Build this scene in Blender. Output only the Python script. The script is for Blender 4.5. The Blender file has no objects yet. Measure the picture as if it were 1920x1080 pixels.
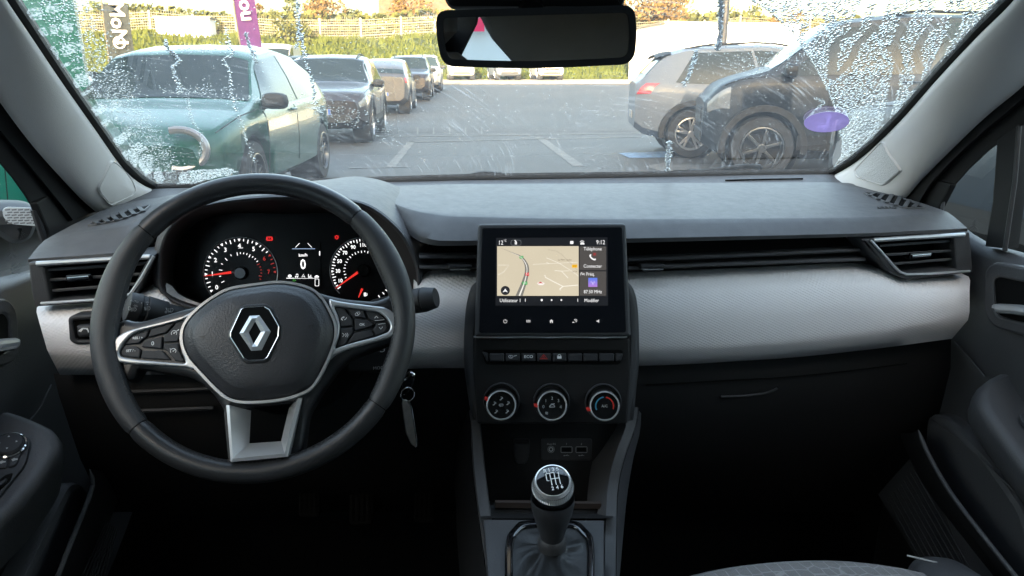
import bpy, bmesh, math, random
from math import radians, sin, cos, pi, atan, atan2, tan, sqrt, hypot
from mathutils import Vector as V, Matrix, Euler
from mathutils.geometry import tessellate_polygon
from mathutils.bvhtree import BVHTree
random.seed(7)
S = bpy.context.scene
COL = S.collection

# ------------------------------------------------------------------ camera, sky, sun, exposure
F = 1400.0                                   # focal length in pixels of a 1920 wide frame
YAW, PITCH = radians(8.0), atan(400 / 1400)
CAM = V((0, 0, 1.22))
RC = Euler((pi / 2 - PITCH, 0, -YAW)).to_matrix()
cam = bpy.data.objects.new('camera', bpy.data.cameras.new('camera'))
COL.objects.link(cam)
cam.location = CAM
cam.rotation_euler = (pi / 2 - PITCH, 0, -YAW)
cam.data.sensor_width = 36
cam.data.lens = F / 1920 * 36
cam.data.clip_start = 0.02
cam.data.clip_end = 3000
S.camera = cam

SUN_EL, SUN_AZ = radians(9.0), radians(192)   # low morning sun behind the car (azimuth from +Y, clockwise)
world = bpy.data.worlds.new('World')
S.world = world
world.use_nodes = True
wn = world.node_tree
sky = wn.nodes.new('ShaderNodeTexSky')
sky.sky_type = 'NISHITA'
sky.sun_disc = False
sky.sun_elevation = SUN_EL
sky.sun_rotation = SUN_AZ
sky.air_density = 1.0
sky.dust_density = 6.5
sky.ozone_density = .2
wn.links.new(sky.outputs[0], wn.nodes['Background'].inputs[0])
wn.nodes['Background'].inputs[1].default_value = 0.15
sl = bpy.data.lights.new('sun', 'SUN')
sl.energy = 2.2
sl.angle = radians(0.5)
sl.color = (1.0, 0.86, 0.66)
sun = bpy.data.objects.new('sun', sl)
COL.objects.link(sun)
sd = V((sin(SUN_AZ) * cos(SUN_EL), cos(SUN_AZ) * cos(SUN_EL), sin(SUN_EL)))   # towards the sun
sun.rotation_euler = sd.to_track_quat('Z', 'Y').to_euler()
S.view_settings.view_transform = 'Standard'
S.view_settings.look = 'None'
S.view_settings.gamma = 1
S.view_settings.exposure = 4.3
S.cycles.use_denoising = True
S.cycles.max_bounces = 12
S.cycles.transparent_max_bounces = 24
S.cycles.caustics_refractive = True
S.cycles.blur_glossy = 0.5

# ------------------------------------------------------------------ helpers
def ray(px, py):
    return RC @ V(((px - 960) / F, (540 - py) / F, -1))
def at(px, py, ax, val):
    d = ray(px, py)
    return CAM + d * ((val - CAM[ax]) / d[ax])
def aty(px, py, y): return at(px, py, 1, y)
def atx(px, py, x): return at(px, py, 0, x)
def atz(px, py, z): return at(px, py, 2, z)

class Pl:
    """a plane in the place: origin o, outward normal n, up e2, right e1"""
    def __init__(s, o, n, up=V((0, 0, 1))):
        s.o = V(o); s.n = V(n).normalized()
        s.e2 = (V(up) - V(up).dot(s.n) * s.n).normalized()
        s.e1 = s.e2.cross(s.n)
    def uv(s, px, py):
        d = ray(px, py)
        p = CAM + d * ((s.o - CAM).dot(s.n) / d.dot(s.n)) - s.o
        return (p.dot(s.e1), p.dot(s.e2))
    def uvs(s, pts): return [s.uv(*p) for p in pts]
    def w(s, u, v, h=0.0): return s.o + s.e1 * u + s.e2 * v + s.n * h
    def up(s, h):
        q = Pl(s.o + s.n * h, s.n, s.e2); return q

def cr(pts, n, closed=False):
    """Catmull-Rom through points, n samples spaced by arc length"""
    P = [V(p) for p in pts]
    m = len(P)
    if closed: idx = lambda i: P[i % m]; segs = m
    else:
        idx = lambda i: P[i] if 0 <= i < m else (P[0] * 2 - P[1] if i < 0 else P[-1] * 2 - P[-2]); segs = m - 1
    fine = []
    K = 12
    for i in range(segs):
        a, b, c, d = idx(i - 1), idx(i), idx(i + 1), idx(i + 2)
        for k in range(K):
            t = k / K
            fine.append(0.5 * ((2 * b) + (c - a) * t + (2 * a - 5 * b + 4 * c - d) * t * t + (3 * b - a - 3 * c + d) * t ** 3))
    fine.append(P[0] if closed else P[-1])
    L = [0]
    for i in range(1, len(fine)): L.append(L[-1] + (fine[i] - fine[i - 1]).length)
    out = []; j = 0
    cnt = n if closed else n - 1
    for k in range(n):
        s_ = L[-1] * k / cnt
        while j < len(L) - 2 and L[j + 1] < s_: j += 1
        f = (s_ - L[j]) / max(1e-12, L[j + 1] - L[j])
        out.append(fine[j].lerp(fine[j + 1], min(1, max(0, f))))
    return out

def lin(pts, n):
    """polyline resampled by arc length"""
    P = [V(p) for p in pts]; L = [0]
    for i in range(1, len(P)): L.append(L[-1] + (P[i] - P[i - 1]).length)
    out = []; j = 0
    for k in range(n):
        s_ = L[-1] * k / (n - 1)
        while j < len(L) - 2 and L[j + 1] < s_: j += 1
        f = (s_ - L[j]) / max(1e-12, L[j + 1] - L[j])
        out.append(P[j].lerp(P[j + 1], min(1, max(0, f))))
    return out

def sm(pts, n): return [(p.x, p.y) for p in cr([V((a, b, 0)) for a, b in pts], n, True)]

def rnd(poly, r, seg=4):
    """round the corners of a 2-D polygon"""
    out = []; m = len(poly)
    for i in range(m):
        p = V(poly[i]); a = V(poly[i - 1]); b = V(poly[(i + 1) % m])
        la, lb = (a - p).length, (b - p).length
        rr = min(r[i] if isinstance(r, (list, tuple)) else r, .45 * la, .45 * lb)
        if rr < 1e-7: out.append((p.x, p.y)); continue
        A = p + (a - p) / la * rr; B = p + (b - p) / lb * rr
        for k in range(seg + 1):
            t = k / seg
            q = A * (1 - t) ** 2 + p * 2 * t * (1 - t) + B * t * t
            out.append((q.x, q.y))
    return out

def area(poly): return sum(poly[i - 1][0] * poly[i][1] - poly[i][0] * poly[i - 1][1] for i in range(len(poly))) / 2
def ccw(poly): return list(poly) if area(poly) > 0 else list(poly)[::-1]
def inset(poly, d):
    out = []; m = len(poly)
    for i in range(m):
        p = V(poly[i]); a = p - V(poly[i - 1]); b = V(poly[(i + 1) % m]) - p
        if a.length < 1e-9: a = b
        if b.length < 1e-9: b = a
        if a.length < 1e-9: out.append(poly[i]); continue
        a.normalize(); b.normalize()
        n1 = V((-a.y, a.x)); n2 = V((-b.y, b.x)); bis = n1 + n2
        if bis.length < 1e-6: bis = n1
        bis.normalize()
        k = min(2.0, 1 / max(.3, bis.dot(n1)))
        q = p + bis * (d * k)
        out.append((q.x, q.y))
    return out
def circ(u, v, r, n=24, a0=0, ry=None): return [(u + r * cos(a0 + 2 * pi * k / n), v + (ry or r) * sin(a0 + 2 * pi * k / n)) for k in range(n)]
def rect(u0, v0, u1, v1): return [(u0, v0), (u1, v0), (u1, v1), (u0, v1)]

class MB:
    def __init__(s): s.v = []; s.f = []
    def add(s, vs, fs):
        b = len(s.v); s.v += [V(p) for p in vs]
        s.f += [tuple(i + b for i in f) for f in fs]
        return s
    def tri_cap(s, pl, loops, h, flip=False):
        l3 = [[V((p[0], p[1], 0)) for p in lp] for lp in loops]
        flat = [p for lp in loops for p in lp]
        tr = tessellate_polygon(l3)
        fs = []
        for t in tr:
            a, b, c = (flat[i] for i in t)
            if (b[0] - a[0]) * (c[1] - a[1]) - (b[1] - a[1]) * (c[0] - a[0]) < 0: t = (t[0], t[2], t[1])
            fs.append(tuple(t) if not flip else (t[0], t[2], t[1]))
        return s.add([pl.w(p[0], p[1], h) for p in flat], fs)
    def slab(s, pl, poly, h0, h1, bev=0.0, holes=(), segs=2, back=False):
        """polygon on plane pl, from height h0 up to h1, with a rounded upper edge"""
        loops = [ccw(poly)] + [ccw(hh)[::-1] for hh in holes]
        if len(loops[0]) < 3: return s
        tops = []
        for lp in loops:
            rings = [(lp, h0), (lp, h1 - bev)]
            for k in range(1, segs + 1):
                if bev <= 0: break
                t = k / segs * pi / 2
                rings.append((inset(lp, bev * (1 - cos(t))), h1 - bev + bev * sin(t)))
            n = len(lp)
            vs = [pl.w(p[0], p[1], h) for lp_, h in rings for p in lp_]
            fs = [(r * n + i, r * n + (i + 1) % n, (r + 1) * n + (i + 1) % n, (r + 1) * n + i) for r in range(len(rings) - 1) for i in range(n)]
            s.add(vs, fs); tops.append(rings[-1][0])
        s.tri_cap(pl, tops, h1)
        if back: s.tri_cap(pl, loops, h0, True)
        return s
    def loops(s, L, closed=True, cap0=False, cap1=False):
        """skin consecutive loops of equal length"""
        n = len(L[0]); b = [p for l in L for p in l]
        fs = []
        for r in range(len(L) - 1):
            for i in range(n if closed else n - 1):
                fs.append((r * n + i, r * n + (i + 1) % n, (r + 1) * n + (i + 1) % n, (r + 1) * n + i))
        if cap0: fs.append(tuple(range(n))[::-1])
        if cap1: fs.append(tuple((len(L) - 1) * n + i for i in range(n)))
        return s.add(b, fs)
    def tube(s, pts, r, n=8, closed=False, flat=1.0, up=None):
        P = [V(p) for p in pts]; m = len(P); L = []
        nrm = None
        for i in range(m):
            a = P[i - 1] if (i > 0 or closed) else P[i]; b = P[(i + 1) % m] if (i < m - 1 or closed) else P[i]
            t = (b - a)
            t = t.normalized() if t.length > 1e-9 else V((0, 0, 1))
            if up is not None: nrm = (up - up.dot(t) * t)
            elif nrm is None: nrm = t.orthogonal()
            else: nrm = nrm - nrm.dot(t) * t
            if nrm.length < 1e-6: nrm = t.orthogonal()
            nrm.normalize(); bn = t.cross(nrm)
            rr = r[i] if isinstance(r, (list, tuple)) else r
            L.append([P[i] + nrm * (cos(2 * pi * k / n) * rr * flat) + bn * (sin(2 * pi * k / n) * rr) for k in range(n)])
        if closed: L.append(L[0]); return s.loops(L)
        return s.loops(L, cap0=True, cap1=True)
    def lathe(s, pl, u, v, prof, n=28, a0=0.0, ry=1.0):
        """profile of (radius, height) turned about the plane's normal at u, v"""
        L = [[pl.w(u + r * cos(a0 + 2 * pi * k / n), v + r * ry * sin(a0 + 2 * pi * k / n), h) for k in range(n)] for r, h in prof]
        return s.loops(L, cap0=False, cap1=False)
    def box(s, c, d, rot=None):
        c = V(c); d = V(d) / 2
        q = [V((x * d.x, y * d.y, z * d.z)) for x in (-1, 1) for y in (-1, 1) for z in (-1, 1)]
        if rot is not None: q = [rot @ p for p in q]
        return s.add([c + p for p in q], [(0, 1, 3, 2), (4, 6, 7, 5), (0, 4, 5, 1), (2, 3, 7, 6), (0, 2, 6, 4), (1, 5, 7, 3)])
    def bar(s, a, b, w, h, up=V((0, 0, 1)), bev=0):
        a = V(a); b = V(b); t = (b - a).normalized(); n = up - up.dot(t) * t
        n.normalize(); x = t.cross(n)
        L = []
        sec = rnd([(-w / 2, -h / 2), (w / 2, -h / 2), (w / 2, h / 2), (-w / 2, h / 2)], bev, 2) if bev else [(-w / 2, -h / 2), (w / 2, -h / 2), (w / 2, h / 2), (-w / 2, h / 2)]
        for p in (a, b): L.append([p + x * q[0] + n * q[1] for q in sec])
        return s.loops(L, cap0=True, cap1=True)
    def grid(s, rows): return s.loops(rows, closed=False)
    def text(s, txt, pl, u, v, size, h=0.0, ext=0.0, rot=0.0, align='CENTER', sx=1.0, bold=0.0, shear=0.0):
        c = bpy.data.curves.new('t', 'FONT')
        c.body = txt; c.size = size; c.align_x = align; c.align_y = 'CENTER'; c.extrude = ext; c.resolution_u = 2; c.offset = bold; c.shear = shear
        o = bpy.data.objects.new('t', c); COL.objects.link(o)
        dg = bpy.context.evaluated_depsgraph_get()
        me = bpy.data.meshes.new_from_object(o.evaluated_get(dg))
        vs = []
        for q in me.vertices:
            x, y = q.co.x * sx, q.co.y
            vs.append(pl.w(u + x * cos(rot) - y * sin(rot), v + x * sin(rot) + y * cos(rot), h + q.co.z))
        fs = [tuple(p.vertices) for p in me.polygons]
        s.add(vs, fs)
        bpy.data.objects.remove(o); bpy.data.curves.remove(c); bpy.data.meshes.remove(me)
        return s
    def stroke(s, pl, pts, w, h=0.0, closed=False):
        """flat line of width w on a plane"""
        P = [V(p) for p in pts]; m = len(P); L = [[], []]
        for i in range(m):
            a = P[i - 1] if (i > 0 or closed) else P[i]; b = P[(i + 1) % m] if (i < m - 1 or closed) else P[i]
            t = (b - a).normalized() if (b - a).length > 1e-9 else V((1, 0)); n = V((-t.y, t.x)) * w / 2
            L[0].append(pl.w(*(P[i] + n), h)); L[1].append(pl.w(*(P[i] - n), h))
        if closed: L[0].append(L[0][0]); L[1].append(L[1][0])
        return s.loops([L[1], L[0]], closed=False)
    def disc(s, pl, u, v, r, h=0.0, n=16, ry=None): return s.tri_cap(pl, [circ(u, v, r, n, 0, ry)], h)
    def poly(s, pl, pts, h=0.0): return s.tri_cap(pl, [ccw(pts)], h)
    def bvh(s): return BVHTree.FromPolygons([tuple(p) for p in s.v], s.f)
    def build(s, name, mat, parent=None, loc=None, sharp=35, recalc=False):
        if parent is not None:
            off = V((0, 0, 0)); q = parent
            while q is not None: off += q.location; q = q.parent
        elif loc is not None: off = V(loc)
        else:
            xs = [p.x for p in s.v]; ys = [p.y for p in s.v]; zs = [p.z for p in s.v]
            off = V(((min(xs) + max(xs)) / 2, (min(ys) + max(ys)) / 2, min(zs)))
        me = bpy.data.meshes.new(name)
        me.from_pydata([p - off for p in s.v], [], s.f)
        if recalc:
            bm = bmesh.new(); bm.from_mesh(me)
            bmesh.ops.recalc_face_normals(bm, faces=bm.faces); bm.to_mesh(me); bm.free()
        me.polygons.foreach_set('use_smooth', [True] * len(me.polygons))
        if sharp is not None: me.set_sharp_from_angle(angle=radians(sharp))
        me.materials.append(mat)
        o = bpy.data.objects.new(name, me); COL.objects.link(o)
        if parent is not None: o.parent = parent
        else: o.location = off
        return o

def tag(o, label=None, cat=None, group=None, kind=None):
    if label: o['label'] = label
    if cat: o['category'] = cat
    if group: o['group'] = group
    if kind: o['kind'] = kind
    return o
def thing(name, loc, label, cat, group=None):
    o = bpy.data.objects.new(name, None); COL.objects.link(o)
    o.location = V(loc); o.empty_display_size = .05
    return tag(o, label, cat, group)
def struct(o): o['kind'] = 'structure'; return o
def copy_tree(o, parent=None):
    c = o.copy(); COL.objects.link(c)
    if parent is not None: c.parent = parent
    for ch in list(o.children): copy_tree(ch, c)
    return c
# ------------------------------------------------------------------ materials
def nodes(name):
    m = bpy.data.materials.new(name); m.use_nodes = True
    nt = m.node_tree
    return m, nt, nt.nodes['Principled BSDF'], nt.nodes['Material Output']
def N(nt, t, **k):
    n = nt.nodes.new(t)
    for a, b in k.items():
        if a in n.inputs: n.inputs[a].default_value = b
        else: setattr(n, a, b)
    return n
def mk(name, col, rough=.5, metal=0., var=.12, vs=6., bump=0., bs=300., spec=.5, coat=0., rv=0., emit=None, es=0., aniso=None, btype='noise', sheen=0., bdist=.001):
    m, nt, p, out = nodes(name)
    L = nt.links.new
    tc = N(nt, 'ShaderNodeTexCoord')
    p.inputs['Roughness'].default_value = rough
    p.inputs['Metallic'].default_value = metal
    p.inputs['Specular IOR Level'].default_value = spec
    p.inputs['Coat Weight'].default_value = coat
    p.inputs['Coat Roughness'].default_value = .04
    p.inputs['Sheen Weight'].default_value = sheen
    p.inputs['Base Color'].default_value = (*col, 1)
    if var > 0:
        nz = N(nt, 'ShaderNodeTexNoise', Scale=vs, Detail=4.0, Roughness=.6)
        L(tc.outputs['Object'], nz.inputs['Vector'])
        mr = N(nt, 'ShaderNodeMapRange'); mr.inputs[1].default_value = .3; mr.inputs[2].default_value = .7
        mr.inputs[3].default_value = 1 - var; mr.inputs[4].default_value = 1 + var
        L(nz.outputs['Fac'], mr.inputs[0])
        mx = N(nt, 'ShaderNodeVectorMath', operation='SCALE'); mx.inputs[0].default_value = col
        L(mr.outputs[0], mx.inputs['Scale']); L(mx.outputs[0], p.inputs['Base Color'])
        if rv > 0:
            mr2 = N(nt, 'ShaderNodeMapRange'); mr2.inputs[1].default_value = .3; mr2.inputs[2].default_value = .7
            mr2.inputs[3].default_value = rough - rv; mr2.inputs[4].default_value = rough + rv
            nz2 = N(nt, 'ShaderNodeTexNoise', Scale=vs * 3.1, Detail=5.0); L(tc.outputs['Object'], nz2.inputs['Vector'])
            L(nz2.outputs['Fac'], mr2.inputs[0]); L(mr2.outputs[0], p.inputs['Roughness'])
    if bump > 0:
        if btype == 'noise': bt = N(nt, 'ShaderNodeTexNoise', Scale=bs, Detail=2.0)
        elif btype == 'cell':
            bt = N(nt, 'ShaderNodeTexVoronoi', Scale=bs); bt.feature = 'F1'
        elif btype == 'edge':
            bt = N(nt, 'ShaderNodeTexVoronoi', Scale=bs); bt.feature = 'DISTANCE_TO_EDGE'
        if btype == 'reg':      # regular woven relief laid out on the panel's face (x, z), turned by 45 degrees
            bt = N(nt, 'ShaderNodeTexVoronoi', Scale=bs, Randomness=.08); bt.voronoi_dimensions = '2D'
            m1 = N(nt, 'ShaderNodeMapping'); m1.inputs['Rotation'].default_value = (-pi / 2, 0, 0); L(tc.outputs['Object'], m1.inputs[0])
            m2 = N(nt, 'ShaderNodeMapping'); m2.inputs['Rotation'].default_value = (0, 0, .62); m2.inputs['Scale'].default_value = (.8, 1.15, 1); L(m1.outputs[0], m2.inputs[0]); L(m2.outputs[0], bt.inputs['Vector'])
        else: L(tc.outputs['Object'], bt.inputs['Vector'])
        b = N(nt, 'ShaderNodeBump', Strength=bump, Distance=bdist)
        L(bt.outputs[0], b.inputs['Height']); L(b.outputs[0], p.inputs['Normal'])
    if emit: p.inputs['Emission Color'].default_value = (*emit, 1); p.inputs['Emission Strength'].default_value = es
    return m
LITK = .36      # screens and lamps against the exposure
def glow(name, col, st):
    m, nt, p, out = nodes(name)
    p.inputs['Base Color'].default_value = (.01, .01, .01, 1); p.inputs['Roughness'].default_value = .3
    p.inputs['Emission Color'].default_value = (*col, 1); p.inputs['Emission Strength'].default_value = st * LITK
    return m
def glassmat(name, tint=(.93, .97, .95), refl=1.0, haze=0.0):
    """thin pane: mostly clear, reflecting by Fresnel"""
    m, nt, p, out = nodes(name)
    nt.nodes.remove(p); L = nt.links.new
    tr = N(nt, 'ShaderNodeBsdfTransparent'); tr.inputs[0].default_value = (*tint, 1)
    gl = N(nt, 'ShaderNodeBsdfGlossy'); gl.inputs['Roughness'].default_value = .02
    fr = N(nt, 'ShaderNodeFresnel', IOR=1.45)
    mu = N(nt, 'ShaderNodeMath', operation='MULTIPLY'); mu.inputs[1].default_value = refl
    L(fr.outputs[0], mu.inputs[0])
    mx = N(nt, 'ShaderNodeMixShader'); L(mu.outputs[0], mx.inputs[0]); L(tr.outputs[0], mx.inputs[1]); L(gl.outputs[0], mx.inputs[2])
    L(mx.outputs[0], out.inputs[0])
    return m

M = {}
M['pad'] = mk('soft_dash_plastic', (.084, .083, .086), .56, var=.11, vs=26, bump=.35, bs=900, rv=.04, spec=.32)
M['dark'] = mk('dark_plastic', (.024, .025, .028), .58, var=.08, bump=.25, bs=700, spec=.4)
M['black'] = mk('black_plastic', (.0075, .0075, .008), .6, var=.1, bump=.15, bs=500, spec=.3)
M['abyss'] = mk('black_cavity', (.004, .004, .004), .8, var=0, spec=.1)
M['gloss'] = mk('piano_black', (.006, .006, .007), .08, var=0, coat=.6)
M['chrome'] = mk('chrome', (.80, .81, .82), .12, 1.0, var=.03)
M['ring'] = mk('bright_ring', (.74, .74, .74), .2, .6, var=.03)
M['satin'] = mk('satin_chrome', (.52, .53, .54), .28, .55, var=.05, vs=20)
M['leather'] = mk('wheel_leather', (.022, .023, .025), .34, var=.08, bump=.22, bs=420, rv=.05)
M['hub'] = mk('airbag_cover', (.030, .031, .035), .46, var=.06, bump=.5, bs=480, btype='cell', bdist=.0006)
M['silver'] = mk('grey_honeycomb_trim', (.72, .70, .70), .55, var=.03, vs=4, bump=.8, bs=265, btype='reg', bdist=.0012)
M['pillar'] = mk('pale_pillar_cloth', (.62, .60, .58), .75, var=.03, bump=.3, bs=1500)
M['grille'] = mk('speaker_mesh', (.55, .54, .53), .6, var=.03, bump=.9, bs=520, btype='cell', bdist=.0012)
M['rubber'] = mk('rubber', (.012, .012, .012), .7, var=.05)
M['cplate'] = mk('console_plate', (.034, .034, .036), .55, var=.06, bump=.5, bs=900)
M['boot'] = mk('gaiter_leather', (.004, .004, .0042), .5, var=.1, bump=.4, bs=260)
M['console'] = mk('console_grain', (.055, .0545, .056), .55, var=.06, bump=.5, bs=900)
M['door'] = mk('door_plastic', (.036, .037, .040), .6, var=.06, bump=.45, bs=650)
M['arm'] = mk('armrest_soft', (.048, .049, .053), .52, var=.05, bump=.4, bs=500)
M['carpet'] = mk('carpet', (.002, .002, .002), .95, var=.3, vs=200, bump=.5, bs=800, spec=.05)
M['white'] = mk('print_white', (.75, .75, .75), .6, var=0)
M['grey_print'] = mk('print_grey', (.40, .40, .40), .6, var=0)
M['dim_print'] = mk('print_dim', (.16, .16, .17), .6, var=0)
M['emboss'] = mk('embossed', (.02, .02, .022), .4, var=0)
M['red_print'] = mk('print_red', (.62, .03, .02), .5, var=0)
M['blue_print'] = mk('print_blue', (.05, .25, .38), .5, var=0)
M['cavity'] = M['abyss']
M['lit_white'] = glow('lit_white', (1, 1, 1), .22)
M['lit_red'] = glow('lit_red', (1, .03, .03), .16)
M['lit_needle'] = glow('lit_needle', (1, .04, .03), .13)
M['lit_red_dim'] = glow('lit_red_dim', (1, .06, .05), .06)
M['lit_green'] = glow('lit_green', (.1, .6, .08), .08)
M['glass'] = glassmat('window_glass', (.90, .94, .92))
# ------------------------------------------------------------------ outside: ground, bank, buildings, trees
def gz(y):
    t = min(1, max(0, (y - 17) / 38)); return .86 * t * t * (3 - 2 * t) * .5 + .86 * t * .5
def gnd(px, py):
    """where the ray of a pixel meets the ground"""
    d = ray(px, py); t = 2.0
    for i in range(4000):
        p = CAM + d * t
        if p.z <= gz(p.y): return V((p.x, p.y, gz(p.y)))
        t *= 1.002
    return V((p.x, p.y, gz(p.y)))
def asphalt_mat():
    m, nt, p, out = nodes('asphalt'); L = nt.links.new
    tc = N(nt, 'ShaderNodeTexCoord')
    a = N(nt, 'ShaderNodeTexNoise', Scale=.35, Detail=6.0, Roughness=.65); L(tc.outputs['Object'], a.inputs['Vector'])
    b = N(nt, 'ShaderNodeTexNoise', Scale=38.0, Detail=4.0, Roughness=.8); L(tc.outputs['Object'], b.inputs['Vector'])
    r = N(nt, 'ShaderNodeMix', data_type='RGBA'); r.inputs[6].default_value = (.039, .0385, .0378, 1); r.inputs[7].default_value = (.076, .073, .069, 1)
    mr = N(nt, 'ShaderNodeMapRange'); mr.inputs[1].default_value = .3; mr.inputs[2].default_value = .7
    L(a.outputs['Fac'], mr.inputs[0]); L(mr.outputs[0], r.inputs[0])
    r2 = N(nt, 'ShaderNodeMix', data_type='RGBA', blend_type='MULTIPLY'); r2.inputs[0].default_value = .75
    L(r.outputs[2], r2.inputs[6]); L(b.outputs['Color'], r2.inputs[7])
    g = N(nt, 'ShaderNodeGamma'); L(r2.outputs[2], p.inputs['Base Color'])
    p.inputs['Roughness'].default_value = .7
    bp = N(nt, 'ShaderNodeBump', Strength=.5, Distance=.004); L(b.outputs['Fac'], bp.inputs['Height']); L(bp.outputs[0], p.inputs['Normal'])
    return m
M['asphalt'] = asphalt_mat()
M['kerbline'] = mk('road_paint', (.10, .098, .092), .7, var=.45, vs=7)
M['bluepaint'] = mk('blue_road_paint', (.10, .18, .30), .7, var=.4, vs=7)
M['drain'] = mk('concrete_channel', (.042, .041, .040), .75, var=.25, vs=5, bump=.3, bs=40)
M['sunlight_tint'] = mk('sunlight_strip', (.26, .21, .15), .9, var=.3, vs=3, bump=.5, bs=30)  # pale tone carries the sunlight on the far tarmac
M['grass'] = mk('grass', (.036, .046, .009), .9, var=.45, vs=.8, bump=.6, bs=9, spec=.1)
M['dry'] = mk('dry_grass_blades', (.042, .050, .010), .9, var=.4, vs=.5, spec=.1)
M['wallwhite'] = mk('white_render', (.78, .77, .74), .8, var=.05, vs=1)
M['clad'] = mk('grey_cladding', (.36, .39, .42), .6, var=.08, vs=.6)
M['clad2'] = mk('pale_cladding', (.50, .53, .56), .6, var=.06, vs=.6)
M['signred'] = mk('red_sign', (.62, .02, .09), .45, var=.05)
M['tile'] = mk('roof_tiles', (.10, .055, .03), .85, var=.3, vs=2, bump=.4, bs=6)
M['bark'] = mk('bark', (.075, .055, .04), .9, var=.3, vs=8, bump=.8, bs=30)
M['postw'] = mk('white_post', (.17, .155, .115), .6, var=.08)
M['bluesheet'] = mk('blue_sheet', (.07, .22, .42), .5, var=.1)
M['lampmetal'] = mk('galvanised_metal', (.12, .12, .125), .5, .6, var=.15, vs=20)
M['flagdark'] = mk('dark_banner_cloth', (.038, .048, .052), .8, var=.1, bump=.3, bs=20)
M['flagpurple'] = mk('purple_banner_cloth', (.075, .014, .12), .8, var=.35, vs=1.2, bump=.3, bs=20)
M['skyback'] = None

mb = MB(); rows = []
ys = [-60, -25, -8, 0, 4, 8, 12, 15, 17] + [17 + 38 * k / 14 for k in range(1, 15)] + [60, 75, 110, 300, 900, 2400]
for y in ys: rows.append([V((x, y, gz(y))) for x in (-2400, -400, -80, -30, -15, -6, 0, 6, 15, 30, 80, 400, 2400)])
mb.grid(rows)
struct(mb.build('ground', M['asphalt'], loc=(0, 0, 0)))

def ground_strip(name, pts, w, mat, lift=.004):
    """painted line between ground points"""
    mb = MB(); L = [[], []]
    P = lin([V((p.x, p.y, 0)) for p in pts], 14)
    for i, p in enumerate(P):
        t = (P[min(i + 1, 13)] - P[max(i - 1, 0)]).normalized(); n = V((-t.y, t.x, 0)) * w / 2
        for k, q in ((0, p + n), (1, p - n)): L[k].append(V((q.x, q.y, gz(q.y) + lift)))
    mb.loops([L[1], L[0]], closed=False)
    o = mb.build(name, mat); struct(o); return o
ground_strip('drain_channel', [gnd(560, 246), gnd(1240, 243)], 1.1, M['drain'], .004)
ground_strip('parking_line', [gnd(640, 258), gnd(1230, 250)], .16, M['kerbline'], .008)
ground_strip('parking_line', [gnd(766, 267), gnd(1200, 257)], .14, M['kerbline'], .008)
ground_strip('parking_line', [gnd(733, 313), gnd(772, 266)], .13, M['kerbline'], .008)
ground_strip('parking_line', [gnd(1085, 312), gnd(1010, 258)], .16, M['kerbline'], .008)
ground_strip('parking_line', [gnd(655, 316), gnd(770, 313)], .10, M['kerbline'], .008)
for k in range(5):
    ground_strip('channel_joint', [gnd(783 + 30 * k + (k > 3) * 0, 253), gnd(783 + 30 * k, 240)], .035, M['kerbline'], .010)
mb = MB()
G0 = Pl((0, 0, .008), (0, 0, 1), (0, 1, 0))
mb.poly(G0, [(p.x, p.y) for p in (gnd(1160, 288), gnd(1262, 284), gnd(1262, 296), gnd(1180, 297))])
struct(mb.build('painted_bay', M['bluepaint']))
mb = MB()
mb.poly(G0, [(p.x, p.y) for p in (gnd(1207, 313), gnd(1262, 303), gnd(1262, 310), gnd(1360, 309), gnd(1360, 318), gnd(1262, 320), gnd(1262, 327))])
struct(mb.build('painted_arrow', M['kerbline']))
# verge strip over the far tarmac, low sunlight put into its pale colour
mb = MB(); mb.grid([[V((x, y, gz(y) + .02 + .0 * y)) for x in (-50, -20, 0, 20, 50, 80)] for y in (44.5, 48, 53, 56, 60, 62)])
struct(mb.build('sunlight_strip', M['sunlight_tint']))

def bank_z(x, y):
    t = min(1, max(0, (y - 58) / 13)); s_ = t * t * (3 - 2 * t)
    top = 4.3 + .25 * sin(x * .21) + .12 * sin(x * .83)
    return .84 + (top - .84) * s_ + .10 * sin(x * 1.7 + y) * s_
mb = MB(); rows = []
for j in range(26):
    y = 57 + j * .75
    rows.append([V((x * 1.0, y, bank_z(x, y))) for x in range(-75, 90, 2)])
rows.append([V((x * 1.0, 130, bank_z(x, 76) - 1)) for x in range(-75, 90, 2)])
mb.grid(rows)
struct(mb.build('grass_bank', M['grass'], loc=(0, 57, 0)))
# tufts of long grass on the bank
mb = MB(); rg = random.Random(3)
for i in range(9000):
    x = rg.uniform(-32, 36); y = 57.6 + 14.5 * rg.random() ** 1.0
    z = bank_z(x, y); h = rg.uniform(.18, .55); w = rg.uniform(.12, .35); a = rg.uniform(-.6, .6); lx = rg.uniform(-.2, .2)
    dx, dy = cos(a) * w / 2, sin(a) * w / 2
    mb.add([(x - dx, y - dy, z - .05), (x + dx, y + dy, z - .05), (x + lx + dx * .2, y + dy * .2 - .1, z + h)], [(0, 1, 2)])
tag(mb.build('grass_tufts', M['dry'], loc=(0, 57, 0), sharp=None), kind='stuff')

M['wire'] = mk('fence_wire', (.085, .075, .045), .6, var=.1)
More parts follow.
